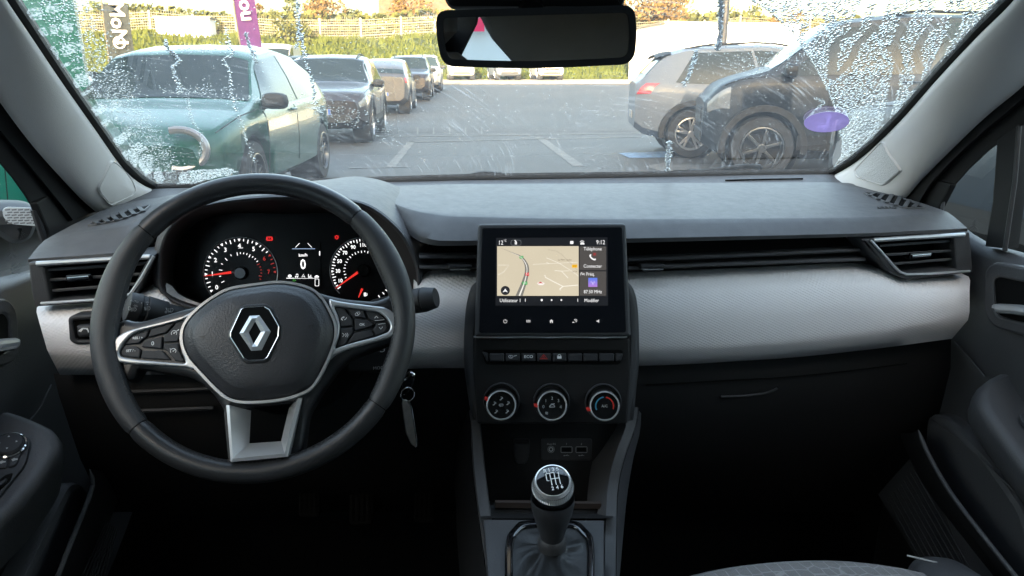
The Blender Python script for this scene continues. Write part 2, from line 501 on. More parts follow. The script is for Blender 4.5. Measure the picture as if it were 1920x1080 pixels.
# ---- mesh fence along the top of the bank
FY = 72.5
fz = lambda x: bank_z(x, FY)
fn = thing('mesh_fence', (0, FY, 4.3), 'long pale wire mesh fence with white posts along the top of the grass bank', 'fence')
xs = [-36 + 3.6 * k for k in range(23)]
for x in xs:
    mb = MB(); mb.bar((x, FY, fz(x) - .3), (x, FY, fz(x) + 2.05), .16, .16, up=V((0, 1, 0)))
    mb.build('post', M['postw'], fn)
for a, b in zip(xs, xs[1:]):
    mb = MB()
    for k in range(9):
        z0 = .12 + k * .22
        mb.bar((a + .08, FY + .02, fz(a) + z0), (b - .08, FY + .02, fz(b) + z0), .05, .05 if k not in (2, 6) else .10)
    for k in range(1, 18):
        x = a + (b - a) * k / 18
        mb.bar((x, FY + .05, fz(x) + .05), (x, FY + .05, fz(x) + 1.95), .025, .025, up=V((0, 1, 0)))
    mb.build('wire_panel', M['wire'], fn)

# ---- trees
def leafmat(name, col, col2):
    m, nt, p, out = nodes(name); L = nt.links.new
    g = N(nt, 'ShaderNodeNewGeometry')
    r = N(nt, 'ShaderNodeMix', data_type='RGBA'); r.inputs[6].default_value = (*col, 1); r.inputs[7].default_value = (*col2, 1)
    L(g.outputs['Random Per Island'], r.inputs[0]); L(r.outputs[2], p.inputs['Base Color'])
    p.inputs['Roughness'].default_value = .7; p.inputs['Specular IOR Level'].default_value = .2
    return m
M['leaf_autumn'] = leafmat('autumn_leaves', (.070, .045, .014), (.115, .070, .020))
M['leaf_green'] = leafmat('green_leaves', (.03, .042, .010), (.065, .075, .018))
M['leaf_pine'] = leafmat('pine_needles', (.04, .05, .02), (.075, .08, .03))
M['leaf_olive'] = leafmat('olive_leaves', (.036, .042, .010), (.075, .075, .018))
def tree(name, x, y, z, h, r, leaf, label, seed, n=1500, tiers=False):
    rg = random.Random(seed)
    t = thing(name, (x, y, z), label, 'tree', 'trees behind the fence')
    mb = MB()
    top = V((x + rg.uniform(-.3, .3), y, z + h * .8))
    mb.tube(cr([V((x, y, z - .4)), V((x + .1, y, z + h * .3)), top], 8), [.22 * r / 2.5 * (1 - .8 * k / 7) for k in range(8)], 7)
    cl = []
    for k in range(11):
        a = k * 2.4; hh = rg.uniform(.38, .95) * h; rr = r * rg.uniform(.35, .85) * (1.1 - abs(hh / h - .55))
        if tiers: rr = r * (1.05 - hh / h) * rg.uniform(.8, 1.1)
        e = V((x + cos(a) * rr, y + sin(a) * rr, z + hh))
        b = V((x, y, z + hh * .72))
        mb.tube([b, b.lerp(e, .5) + V((0, 0, .08)), e], [.07, .045, .015], 5)
        cl.append((e, r * rg.uniform(.30, .5) * (.6 if tiers else 1)))
    mb.build('trunk', M['bark'], t)
    mb = MB()
    for i in range(n):
        c, cr_ = rg.choice(cl)
        d = V((rg.gauss(0, 1), rg.gauss(0, 1), rg.gauss(0, 1) * (.35 if tiers else .75))).normalized() * cr_ * rg.random() ** .45
        p = c + d; s_ = rg.uniform(.09, .22) * (r / 2.5) ** .5
        a = V((rg.gauss(0, 1), rg.gauss(0, 1), rg.gauss(0, 1))).normalized(); b = a.orthogonal().normalized(); cc = a.cross(b)
        mb.add([p + b * s_, p + cc * s_ * .6, p - b * s_, p - cc * s_ * .6], [(0, 1, 2, 3)])
    mb.build('crown', M[leaf], t, sharp=None)
def tree_px(name, px, py_top, Y, wpx, leaf, label, seed, base=4.2, **k):
    p = aty(px, py_top, Y); r = wpx / 2 / F * Y
    tree(name, p.x, Y, base, p.z - base, r, leaf, label, seed, **k)
tree_px('oak_tree', 182, 2, 80, 42, 'leaf_green', 'small dark green tree behind the fence left of the dark banner', 1)
tree_px('poplar_tree', 478, 6, 84, 34, 'leaf_autumn', 'slim bronze tree just right of the purple banner', 2, n=900)
tree_px('maple_tree', 505, 22, 82, 50, 'leaf_olive', 'low olive bush tree between bronze tree and pine', 3, n=900)
tree_px('pine_tree', 545, -14, 82, 56, 'leaf_pine', 'layered pine tree with flat tiers behind the fence', 4, tiers=True)
tree_px('round_tree', 600, -2, 80, 84, 'leaf_autumn', 'round orange autumn tree right of the layered pine', 5)
tree_px('bush_tree', 655, 14, 82, 44, 'leaf_olive', 'small yellowish tree left of the tiled gable', 6, n=900)
tree_px('ash_tree', 760, -20, 88, 90, 'leaf_autumn', 'bare brown tree in front of the tiled gable', 7)
tree_px('beech_tree', 1232, -34, 78, 150, 'leaf_autumn', 'large russet tree right of the rear view mirror', 8, n=2600)
tree_px('lime_tree', 1310, 26, 82, 70, 'leaf_olive', 'pale tree behind the white warehouse left of the lamp post', 9)
tree_px('birch_tree', 1400, 14, 84, 90, 'leaf_olive', 'pale yellow tree behind the white warehouse right of the lamp post', 10)
tree_px('hawthorn_tree', 1470, 22, 60, 70, 'leaf_autumn', 'golden tree behind the black car beside the droplets', 11, base=1.0)
tree_px('willow_tree', 545, 42, 69, 78, 'leaf_olive', 'yellow shrub on the bank right of the purple banner', 12, base=2.6, n=1500)
tree_px('alder_tree', 20, -30, 76, 110, 'leaf_green', 'tall green tree hidden behind the frosted glass at far left', 13)
rg = random.Random(5); mb = MB()
for i in range(15000):
    x = rg.uniform(-45, 50); q = .5 + .5 * sin(x * .33) * sin(x * .11 + 1)
    z = 3.6 + rg.random() ** .9 * (3.2 + .9 * q); p = V((x, 79 + rg.uniform(-2, 2), z - .2)); s_ = rg.uniform(.15, .4)
    a = V((rg.gauss(0, 1), rg.gauss(0, 1), rg.gauss(0, 1))).normalized(); b = a.orthogonal().normalized(); c = a.cross(b)
    mb.add([p + b * s_, p + c * s_ * .7, p - b * s_, p - c * s_ * .7], [(0, 1, 2, 3)])
tag(mb.build('far_hedgerow', M['leaf_olive'], sharp=None), kind='stuff')

# ---- buildings
def house(name, x0, x1, y0, y1, z0, eave, ridge, wall, roof, label):
    t = thing(name, ((x0 + x1) / 2, y0, z0), label, 'building')
    mb = MB(); mb.box(((x0 + x1) / 2, (y0 + y1) / 2, (z0 + eave) / 2), (x1 - x0, y1 - y0, eave - z0))
    mb.add([(x0, y0, eave), (x0, y1, eave), (x0, (y0 + y1) / 2, ridge), (x1, y0, eave), (x1, y1, eave), (x1, (y0 + y1) / 2, ridge)], [(0, 2, 1), (3, 4, 5)])
    mb.build('wall', wall, t)
    mb = MB(); ym = (y0 + y1) / 2; e = .35
    for a, b in (((y0 - e, eave - e * .6), (ym, ridge)), ((y1 + e, eave - e * .6), (ym, ridge))):
        A = [V((x0 - e, a[0], a[1])), V((x1 + e, a[0], a[1])), V((x1 + e, b[0], b[1])), V((x0 - e, b[0], b[1]))]
        mb.loops([A, [p + V((0, 0, .14)) for p in A]], cap0=True, cap1=True)
    mb.build('roof', roof, t)
    return t
p0 = aty(716, 36, 96); p1 = aty(822, 36, 96)
h = house('house', p0.x, p1.x + 3, 96, 106, 3.6, 8.2, 12.6, M['wallwhite'], M['tile'], 'house with a brown tiled roof behind the fence left of the mirror')
for k in range(2):
    mb = MB(); mb.box((p0.x + 2 + k * 3, 95.98, 6.6), (1.0, .08, 1.3)); mb.build('window', M['gloss'], h)
# white cabin in the gap of the fence
a = aty(297, 82, 70); b = aty(392, 34, 70)
t = thing('site_cabin', ((a.x + b.x) / 2, 70, 3.6), 'plain white cabin in front of the fence behind the green hatchback roof', 'cabin')
mb = MB(); mb.box(((a.x + b.x) / 2, 71, (3.6 + b.z) / 2), (b.x - a.x, 2.2, b.z - 3.6)); mb.build('wall', M['wallwhite'], t)
mb = MB(); mb.box(((a.x + b.x) / 2, 71, b.z + .05), (b.x - a.x + .3, 2.5, .1)); mb.build('roof', M['postw'], t)
for k in range(1, 5):
    mb = MB(); x = a.x + (b.x - a.x) * k / 5; mb.box((x, 69.89, (3.7 + b.z) / 2), (.05, .03, b.z - 3.8)); mb.build('cladding_rib', M['postw'], t)
# white warehouse
a = aty(1245, 104, 50); b = aty(1500, 46, 50)
t = thing('warehouse', ((a.x + b.x) / 2, 50, .8), 'long sunlit white warehouse behind the silver car', 'building')
mb = MB(); mb.box(((a.x + b.x) / 2, 54, (.7 + b.z) / 2), (b.x - a.x, 8, b.z - .7)); mb.build('wall', M['wallwhite'], t)
mb = MB(); mb.box(((a.x + b.x) / 2, 54, b.z + .06), (b.x - a.x + .3, 8.3, .12)); mb.build('roof', M['postw'], t)
for k in range(1, 12):
    x = a.x + (b.x - a.x) * k / 12; mb = MB(); mb.box((x, 49.985, (.9 + b.z) / 2), (.06, .03, b.z - .9)); mb.build('cladding_rib', M['postw'], t)
mb = MB(); dpx = aty(1435, 90, 49.9); mb.box((dpx.x + .6, 49.96, 2.0), (1.9, .10, 2.5)); mb.build('door', M['clad'], t)
# blue shed
a = aty(1203, 62, 64); b = aty(1250, 50, 64)
t = thing('storage_shed', (a.x + 1, 66, 3.0), 'small shed with a blue roof left of the white warehouse', 'shed')
mb = MB(); mb.box(((a.x + b.x) / 2 + .4, 66, (2.4 + a.z) / 2), (b.x - a.x, 3, a.z - 2.4)); mb.build('wall', M['wallwhite'], t)
mb = MB(); mb.box(((a.x + b.x) / 2 + .3, 66, (a.z + b.z) / 2), (b.x - a.x + .5, 3.4, b.z - a.z)); mb.build('roof', M['bluesheet'], t)
# lamp post
p = aty(1350, 160, 16.0)
t = thing('lamp_post', (p.x, 16, 0), 'dark lamp post standing behind the silver and black cars', 'lamp post')
mb = MB(); mb.tube([V((p.x, 16, 0)), V((p.x, 16, 2.5)), V((p.x + .03, 16, 5.5))], [.085, .075, .055], 12); mb.build('pole', M['lampmetal'], t)
mb = MB(); mb.tube([V((p.x, 16, 0)), V((p.x, 16, .35))], .12, 12); mb.build('base', M['lampmetal'], t)
mb = MB(); mb.box((p.x + .5, 16, 5.5), (1.0, .22, .09)); mb.build('lamp_head', M['lampmetal'], t)

# dealership behind the car: it throws the long morning shade over the yard and is seen in the mirror
t = thing('showroom', (0, -9, 0), 'pale grey showroom with a red sign seen in the rear view mirror', 'building')
mb = MB(); mb.box((0, -15, 4.3), (120, 12, 8.6)); mb.build('wall', M['clad2'], t)
mb = MB(); mb.box((0, -8.93, 3.0), (120, .12, 1.4)); mb.build('fascia', M['clad'], t)
mb = MB(); mb.box((0, -8.9, 8.7), (120.4, .4, .3)); mb.build('parapet', M['wallwhite'], t)
SHOW = t
mb = MB(); mb.box((-1.36, -8.80, 1.10), (.20, .06, .46)); sg = mb.build('poster', M['signred'], t)
mb = MB(); SGP = Pl(V((-1.36, -8.765, 1.15)), V((0, 1, 0)))
for k_, t_ in enumerate(('24H', 'SAV', 'VO')): mb.text(t_, SGP, 0, .10 - .10 * k_, .07, 0)
mb.build('lettering', M['wallwhite'], sg)

# banner flags between the parked cars and the bank
def banner(px, ptop, pbot, pw, Y, lean, mat, txt, tsize, label, ring):
    b0 = aty(px + lean, pbot, Y); b1 = aty(px, ptop, Y); w = pw / F * Y
    t = thing('banner_flag', (b0.x, Y, gz(Y)), label, 'banner', None)
    up = (b1 - b0).normalized(); pl = Pl(b0, V((0, -1, 0)), up)
    H = (b1 - b0).length; lo = -(b0.z - gz(Y)) + .25
    rows = []
    for k in range(12):
        v = lo + (H - lo) * k / 11
        rows.append([pl.w(-w / 2 + w * j / 6, v, .025 * sin(v * 3 + j * .9)) for j in range(7)])
    mb = MB(); mb.grid(rows); n0 = len(mb.v)
    mb.grid([[p + V((0, .012, 0)) for p in r][::-1] for r in rows]); mb.build('cloth', mat, t, recalc=False)
    mb = MB(); mb.tube([pl.w(-w / 2 - .02, lo - .25), pl.w(-w / 2 - .02, H + .1)], .022, 8); mb.build('pole', M['postw'], t)
    mb = MB()
    for s_, v, sz in txt: mb.text(s_, pl, 0.02, v * H, sz * w, .05, .002, rot=-pi / 2, bold=.012)
    if ring: mb.stroke(pl, circ(0, H * .10, w * .22, 18), w * .07, .05, True); mb.text('R', pl, 0, H * .10, w * .3, .05, rot=-pi / 2)
    mb.build('lettering', M['wallwhite'], t)
banner(216, 8, 88, 40, 24, 10, M['flagdark'], [('MoN', .56, .82)], 1, 'dark grey banner flag with white lettering behind the green hatchback', True)
banner(452, -40, 90, 34, 22, 20, M['flagpurple'], [('nou', .62, .95)], 1, 'purple banner flag with white letters leaning behind the green hatchback', False)
# ------------------------------------------------------------------ parked cars
def paint(name, col, rough=.3, metal=.3, coat=.35):
    m, nt, p, out = nodes(name)
    p.inputs['Base Color'].default_value = (*col, 1); p.inputs['Roughness'].default_value = rough
    p.inputs['Metallic'].default_value = metal; p.inputs['Coat Weight'].default_value = coat; p.inputs['Coat Roughness'].default_value = .05
    L = nt.links.new; tc = N(nt, 'ShaderNodeTexCoord'); nz = N(nt, 'ShaderNodeTexNoise', Scale=260.0, Detail=2.0); L(tc.outputs['Object'], nz.inputs['Vector'])
    b = N(nt, 'ShaderNodeBump', Strength=.25, Distance=.003); L(nz.outputs['Fac'], b.inputs['Height']); L(b.outputs[0], p.inputs['Normal'])
    return m
PT = dict(green=paint('green_car_paint', (.004, .058, .036), .26, .1), graphite=paint('graphite_paint', (.040, .036, .040)), silver=paint('silver_paint', (.115, .135, .168), .5, .0, .15),
          blueblack=paint('blue_black_paint', (.010, .016, .025), .5, .0, .08), white=paint('white_car_paint', (.45, .45, .44), .3, 0), red=paint('red_paint', (.35, .02, .02)),
          grey=paint('grey_paint', (.10, .10, .105), .3, .4), vangreen=paint('van_green', (.008, .13, .085), .4, 0))
def cglass(name, col, r=.05):
    m, nt, p, out = nodes(name)
    p.inputs['Base Color'].default_value = (*col, 1); p.inputs['Roughness'].default_value = r; p.inputs['Specular IOR Level'].default_value = .3
    return m
M['carglass'] = cglass('car_glass', (.02, .03, .034)); M['tyre'] = mk('tyre', (.018, .018, .019), .8, var=.15, vs=20, bump=.4, bs=60)
M['rim'] = mk('alloy_rim', (.42, .42, .43), .3, .8, var=.05); M['rimdark'] = mk('dark_alloy_rim', (.11, .115, .12), .3, .7, var=.05)
M['headlamp'] = mk('headlamp_lens', (.17, .175, .18), .15, var=0, coat=1); M['taillamp'] = mk('tail_lamp_lens', (.42, .015, .02), .2, var=.05, coat=1)
M['plate'] = mk('number_plate', (.30, .30, .29), .5, var=.05); M['clad_black'] = mk('car_cladding', (.012, .012, .013), .65, var=.1, bump=.3, bs=200)
M['plateblue'] = mk('plate_blue', (.03, .10, .40), .5, var=0)

SPEC = {  # keys along the length 0 rear .. 1 front: f, half width, sill z, belt z, top z
 'hatch': dict(L=3.95, W=.89, keys=[(0, .70, .40, .96, .98), (.02, .80, .30, 1.00, 1.05), (.12, .86, .24, .99, 1.27), (.26, .89, .21, .97, 1.45), (.44, .90, .20, .94, 1.51), (.60, .90, .20, .93, 1.43), (.74, .89, .20, .92, 1.00), (.86, .87, .21, .88, .91), (.96, .80, .26, .76, .80), (1, .66, .36, .64, .66)], side=(.13, .30, .74, .62), ws=(.615, .745), rw=(.035, .09), wy=(.165, .80), wr=.325),
 'suv': dict(L=4.45, W=.93, keys=[(0, .76, .48, 1.05, 1.06), (.015, .86, .36, 1.10, 1.14), (.09, .92, .28, 1.10, 1.50), (.17, .93, .25, 1.06, 1.60), (.42, .94, .24, 1.02, 1.64), (.58, .94, .24, 1.01, 1.56), (.71, .93, .24, 1.02, 1.10), (.85, .92, .25, 1.00, 1.02), (.965, .86, .30, .90, .93), (1, .70, .42, .74, .76)], side=(.13, .19, .71, .585), ws=(.585, .715), rw=(.03, .085), wy=(.19, .805), wr=.36),
 'van': dict(L=4.9, W=.98, keys=[(0, .92, .34, 1.2, 2.30), (.02, .96, .30, 1.2, 2.38), (.30, .98, .28, 1.2, 2.42), (.62, .98, .28, 1.15, 2.40), (.72, .98, .28, 1.12, 2.22), (.86, .97, .28, 1.08, 1.22), (.95, .93, .30, .98, 1.02), (1, .80, .40, .80, .82)], side=(.55, .56, .83, .72), ws=(.725, .86), rw=(.002, .004), wy=(.17, .82), wr=.34),
}
def car(kind, pos, yaw, mat, label, group=None, rim='rim', scale=1.0, tail=False, hscale=1.0, name='parked_car', clad=False, lampc=False, plate=True, spokes=5, lamps=True):
    sp = SPEC[kind]; Ln = sp['L']; K = sp['keys']
    def key(f):
        f = min(1, max(0, f))
        for a, b in zip(K, K[1:]):
            if f <= b[0]:
                t = (f - a[0]) / (b[0] - a[0]); return [a[i] + (b[i] - a[i]) * t for i in range(1, 5)]
        return list(K[-1][1:])
    ksm = {}
    def keys(f):
        q = round(f, 4)
        if q in ksm: return ksm[q]
        acc = [0] * 4; n = 0
        for d in (-.018, -.009, 0, .009, .018):
            r = key(f + d)
            for i in range(4): acc[i] += r[i]
        ksm[q] = [a / 5 for a in acc]; return ksm[q]
    def sec(f):
        w, zs, zb, zt = keys(f); zt = max(zt, zb); zb *= hscale; zt *= hscale
        c = min(1, max(0, (zt - zb) / .42)); wt = w * (.93 - (.0 if kind == 'van' else .20) * c)
        y = (f - .5) * Ln
        m = (zt - zb)
        return [V((0, y, zs)), V((.80 * w, y, zs)), V((.97 * w, y, zs + .10)), V((w, y, zs + (zb - zs) * .55)), V((.992 * w, y, zb - .07)), V((.955 * w, y, zb)),
                V((.955 * w + (wt - .955 * w) * .45, y, zb + m * .5)), V((wt, y, zt - .03 * c)), V((.72 * wt, y, zt + .018)), V((0, y, zt + .03))]
    def surf(f, k, side=1, off=0.0):
        def raw(f, k):
            s_ = sec(f); i = min(8, int(k)); p = s_[i].lerp(s_[i + 1], k - i); return V((p.x * side, p.y, p.z))
        p = raw(f, k)
        if off:
            e = .004; du = raw(min(1, f + e), k) - raw(max(0, f - e), k); dk = raw(f, min(9, k + .03)) - raw(f, max(0, k - .03))
            n = dk.cross(du) * side
            if n.length > 1e-9: p = p + n.normalized() * -off * (1 if n.dot(V((side, 0, .3))) < 0 else -1)
        return p
    T = Matrix.Translation(V(pos)) @ Matrix.Rotation(yaw, 4, 'Z') @ Matrix.Scale(scale, 4)
    root = thing(name, V(pos), label, 'van' if kind == 'van' else 'car', group)
    def put(mb, nm, mt, par=root, **k):
        mb.v = [T @ p for p in mb.v]; return mb.build(nm, mt, par, **k)
    mb = MB(); L = []
    fs = [0, .006, .015, .03, .05, .075, .10, .13] + [.13 + .75 * k / 22 for k in range(1, 23)] + [.91, .94, .96, .975, .987, .995, 1.0]
    for f in fs:
        s_ = sec(f); L.append([V((p.x, p.y, p.z)) for p in s_] + [V((-p.x, p.y, p.z)) for p in s_[-2:0:-1]])
    mb.loops([l[::-1] for l in L], cap0=True, cap1=True)
    body = put(mb, 'body', mat, sharp=28)
    # wheel arches cut out of the body
    wr = sp['wr']; axles = [(f - .5) * Ln for f in sp['wy']]
    cut = MB()
    for y in axles:
        for sx in (-1, 1):
            cut.lathe(Pl(V((sx * .60, y, wr)), V((sx, 0, 0))), 0, 0, [(0.001, 0), (wr + .065, 0), (wr + .065, .6), (.001, .6)], 24)
    co = put(cut, 'cutter', mat, None, loc=(0, 0, 0), sharp=None, recalc=True)
    md = body.modifiers.new('b', 'BOOLEAN'); md.object = co; md.operation = 'DIFFERENCE'; md.solver = 'FAST'
    bpy.context.view_layer.update()
    dg = bpy.context.evaluated_depsgraph_get()
    me = bpy.data.meshes.new_from_object(body.evaluated_get(dg)); body.modifiers.clear()
    body.data = me
    for p_ in me.polygons: p_.material_index = 0
    bpy.data.objects.remove(co)
    for sx in (-1, 1):
        for y in axles:
            w0 = keys((y / Ln) + .5)[0]
            mb = MB(); pl = Pl(V((sx * (w0 - .235), y, wr)), V((sx, 0, 0)))
            mb.lathe(pl, 0, 0, [(wr * .66, .0), (wr * .93, .0), (wr, .03), (wr, .18), (wr * .95, .215), (wr * .70, .222), (wr * .67, .20)], 32)
            wh = put(mb, 'wheel', M['tyre'])
            mb = MB(); R = wr * .675
            mb.lathe(pl, 0, 0, [(R, .225), (R * .95, .228), (R * .90, .20), (R * .88, .10)], 32)
            for k in range(spokes):
                a = 2 * pi * k / spokes + .3
                for da in ((-.16, .16) if spokes == 5 else (0,)):
                    u0, v0 = cos(a) * R * .12, sin(a) * R * .12; u1, v1 = cos(a + da) * R * .94, sin(a + da) * R * .94
                    nx, ny = -sin(a) * R * .075, cos(a) * R * .075
                    mb.slab(pl, [(u0 + nx, v0 + ny), (u0 - nx, v0 - ny), (u1 - nx * .8, v1 - ny * .8), (u1 + nx * .8, v1 + ny * .8)], .16, .205, .006)
            mb.slab(pl, circ(0, 0, R * .20, 16), .16, .212, .006)
            put(mb, 'rim', M[rim], wh)
            mb = MB(); mb.lathe(pl, 0, 0, [(.001, .095), (R * .9, .095)], 24); put(mb, 'brake_disc', M['clad_black'], wh)
            mb = MB(); mb.lathe(pl, 0, 0, [(wr + .05, .19), (wr + .055, -.12), (wr * .4, -.14), (.001, -.14)], 24); put(mb, 'arch_liner', M['rubber'])
            if clad:
                mb = MB(); arc = [(cos(a), sin(a)) for a in [(-.12 + (pi + .24) * k / 20) for k in range(21)]]
                mb.loops([[pl.w(c * (wr + .055), s * (wr + .055), .245) for c, s in arc], [pl.w(c * (wr + .125), s * (wr + .125), .243) for c, s in arc], [pl.w(c * (wr + .135), s * (wr + .135), .20) for c, s in arc]][::1], closed=False)
                put(mb, 'arch_trim', M['clad_black'], recalc=False)
    # glass
    a0, a1, b0, b1 = sp['side']
    for sx in (-1, 1):
        segs = [(0, .47), (.49, 1)] if kind != 'van' else [(0, 1)]
        for u0, u1 in segs:
            rows = []
            for i in range(5):
                t = i / 4; k = 5.12 + 1.7 * t
                fa = a0 + (a1 - a0) * t; fb = b0 + (b1 - b0) * t
                rows.append([surf(fa + (fb - fa) * (u0 + (u1 - u0) * j / 8), k, sx, .006) for j in range(9)])
            mb = MB(); mb.grid(rows if sx < 0 else [r[::-1] for r in rows]); put(mb, 'side_window', M['carglass'])
    for nm, (f0, f1) in (('windscreen', sp['ws']), ('rear_window', sp['rw'])):
        rows = []
        for i in range(7):
            f = f0 + (f1 - f0) * i / 6
            row = [surf(f, 7.12 + 1.88 * j / 6, 1) for j in range(7)] + [surf(f, 9 - 1.88 * j / 6, -1) for j in range(1, 7)]
            rows.append(row)
        dz = V((0, .006 if nm == 'windscreen' else -.006, .007))
        rows = [[p + dz for p in r] for r in rows]
        mb = MB(); mb.grid(rows); put(mb, nm, M['carglass'])
    # lamps
    hl = 'headlamp'
    for sx in (-1, 1):
        rows = [[surf(.935 + .055 * j / 5, 3.55 + .95 * i / 3 - .25 * (1 - j / 5) * (i == 0), sx, .008) for j in range(6)] for i in range(4)]
        mb = MB(); mb.grid(rows if sx < 0 else [r[::-1] for r in rows]); put(mb, 'headlight', M['headlamp'] if lamps else mat)
        rows = [[surf(.004 + .045 * j / 5 + (.03 * i / 3 if kind[:3] == 'suv' else 0), 3.7 + 1.25 * i / 3, sx, .008) for j in range(6)] for i in range(4)]
        mb = MB(); mb.grid(rows if sx < 0 else [r[::-1] for r in rows]); put(mb, 'tail_light', M['taillamp'])
        # door mirror
        f = b0 - .035 if kind != 'van' else .80
        b = surf(f, 5.1, sx)
        mb = MB(); c = b + V((sx * .10, -.02, .06))
        mb.slab(Pl(c + V((0, -.04, 0)), V((0, 1, .05))), sm([(-.10, -.05), (0, -.07), (.10, -.05), (.10, .05), (0, .075), (-.10, .05)], 18), 0, .12, .045, back=True)
        mb.bar(b, c, .03, .03); put(mb, 'door_mirror', M['clad_black'])
        # door seams and handles
        for f in ((.30, .47, .69) if kind[:3] == 'suv' else (.47, .72)):
            if kind == 'van': break
            mb = MB(); mb.tube([surf(f, 2.2 + 2.75 * i / 7, sx, .001) for i in range(8)], .004, 5); put(mb, 'door_gap', M['rubber'])
        for f in ((.33, .50) if kind[:3] == 'suv' else (.50,)):
            p = surf(f, 4.35, sx, .012)
            mb = MB(); mb.tube([p + V((0, -.09, 0)), p + V((sx * .015, -.06, 0)), p + V((sx * .015, .06, 0)), p + V((0, .09, 0))], .013, 6); put(mb, 'door_handle', mat)
        if clad:
            rows = [[surf(.20 + .56 * j / 8, 1.2 + 1.25 * i / 3, sx, .010) for j in range(9)] for i in range(4)]
            mb = MB(); mb.grid(rows if sx < 0 else [r[::-1] for r in rows]); put(mb, 'sill_trim', M['clad_black'])
    fh = (b0 + .015, .95) if kind != 'van' else None
    if fh:
        for sx in (-1, 1):
            mb = MB(); mb.tube([surf(fh[0] + (fh[1] - fh[0]) * i / 12, 5.35 + .25 * i / 12, sx, .001) for i in range(13)], .005, 5); put(mb, 'bonnet_gap', M['rubber'])
    pf = Pl(V((0, Ln / 2 + .004, 0)), V((0, 1, 0))); pr = Pl(V((0, -Ln / 2 - .004, 0)), V((0, -1, 0)))
    zb1 = K[-1][3] * hscale; zs1 = K[-1][2]
    if kind != 'hatch':
        mb = MB(); mb.slab(pf, rnd(rect(-.5, zs1 + .18, .5, zb1 - .02), .04), -.03, .012, .008); put(mb, 'grille', M['clad_black'])
    mb = MB(); mb.slab(pf, rnd(rect(-.6, zs1 - .02, .6, zs1 + .12), .04), -.05, .010, .008); put(mb, 'lower_grille', M['clad_black'])
    if plate:
        for q, z in ((pf, zs1 + .17), (pr, zs1 + .2)):
            mb = MB(); mb.slab(q, rect(-.26, z - .055, .26, z + .055), 0, .018, .003); pp = put(mb, 'number_plate', M['plate'])
            mb = MB(); mb.poly(q, rect(-.255, z - .05, -.215, z + .05), .0195); mb.poly(q, rect(.215, z - .05, .255, z + .05), .0195); put(mb, 'plate_band', M['plateblue'], pp)
    if kind[:3] == 'suv':
        for sx in (-1, 1):
            mb = MB(); mb.tube(cr([surf(.16 + .40 * j / 5, 7.75, sx) + V((0, 0, .035 if 0 < j < 5 else 0)) for j in range(6)], 14), .016, 6); put(mb, 'roof_rail', M['clad_black'])
        mb = MB(); rows = [[surf(.085 + .03 * i / 2, 7 + 2 * j / 5, 1) for j in range(6)] + [surf(.085 + .03 * i / 2, 9 - 2 * j / 5, -1) for j in range(1, 6)] for i in range(3)]
        mb.grid([[p + V((0, -.10 * (1 - i / 2) , .02)) for p in r] for i, r in enumerate(rows)]); put(mb, 'spoiler', M['clad_black'])
    return root, put, surf, T
A = radians
gp = 'cars parked in the row ahead'
# green hatchback close at the left, nose towards us
gpos = V((-2.03, 8.25, 0))
g, gput, gsurf, gT = car('hatch', gpos, A(180 - 7.5), PT['green'], 'emerald green hatchback facing us on the left with a chrome C shaped lamp', rim='rimdark', scale=1.02, plate=False, hscale=.97, lamps=False)
mb = MB()
for sx in (-1, 1):
    ln = V((sx * .53, 3.95 / 2 - .06, .64)); pl = Pl(ln, V((sx * .12, 1, .12)))
    arc = [(.17 * cos(t) * 1.15, .15 * sin(t)) for t in [(-1.9 + 3.8 * k / 20) for k in range(21)]] if sx < 0 else [(-.17 * cos(t) * 1.15, .15 * sin(t)) for t in [(-1.9 + 3.8 * k / 20) for k in range(21)]]
    mb.tube([pl.w(u, v, .03) for u, v in arc], .030, 8)
gput(mb, 'lamp_ring', mk('lamp_bezel', (.26, .26, .27), .3, .6, var=.05), g)
for sx in (-1, 1):
    pl = Pl(V((sx * .53, 3.95 / 2 - .06, .64)), V((sx * .12, 1, .12)))
    mb = MB(); mb.slab(pl, rnd(rect(-.15, -.12, .15, .0), .03), -.03, .03, .008); gput(mb, 'lamp_lens', M['gloss'], g)
# row ahead on the left
car('suv', (-1.42, 16.0, gz(16)), A(180 - 3), PT['graphite'], 'dark graphite SUV facing us behind the green hatchback', gp, clad=True, hscale=.97)
car('hatch', (-.55, 24.6, gz(24)), A(-4), PT['grey'], 'grey hatchback with its rear and red lamps towards us', gp, hscale=1.03)
car('suv', (.25, 31.5, gz(31.5)), A(180 - 4), PT['graphite'], 'dark SUV between the grey hatchback and the white car', gp)
car('suv', (.95, 37.5, gz(37.5)), A(180 - 4), PT['white'], 'white SUV farthest along the left row', gp)
car('suv', (-3.2, 27, gz(27)), A(180), PT['blueblack'], 'black car roof showing above the graphite SUV', gp)
car('hatch', (-2.0, 30, gz(30)), A(180), PT['red'], 'red car whose roof shows above the graphite SUV', gp)
car('van', (-5.3, 33, gz(33)), A(180), PT['white'], 'white van behind the roof of the green hatchback', None, hscale=.85, name='parked_van')
for k, px in enumerate((868, 952, 1034)):
    p = aty(px, 140, 53)
    car('suv', (p.x, 53 + 2, gz(54) + .02), A(180 + (-2, 3, 0)[k]), PT['white'] if k != 1 else PT['silver'], ('white car left of three parked under the rear view mirror', 'silver car in the middle of three parked under the rear view mirror', 'white car right of three parked under the rear view mirror')[k], 'cars parked along the far verge', hscale=(1, 1, 1.05)[k])
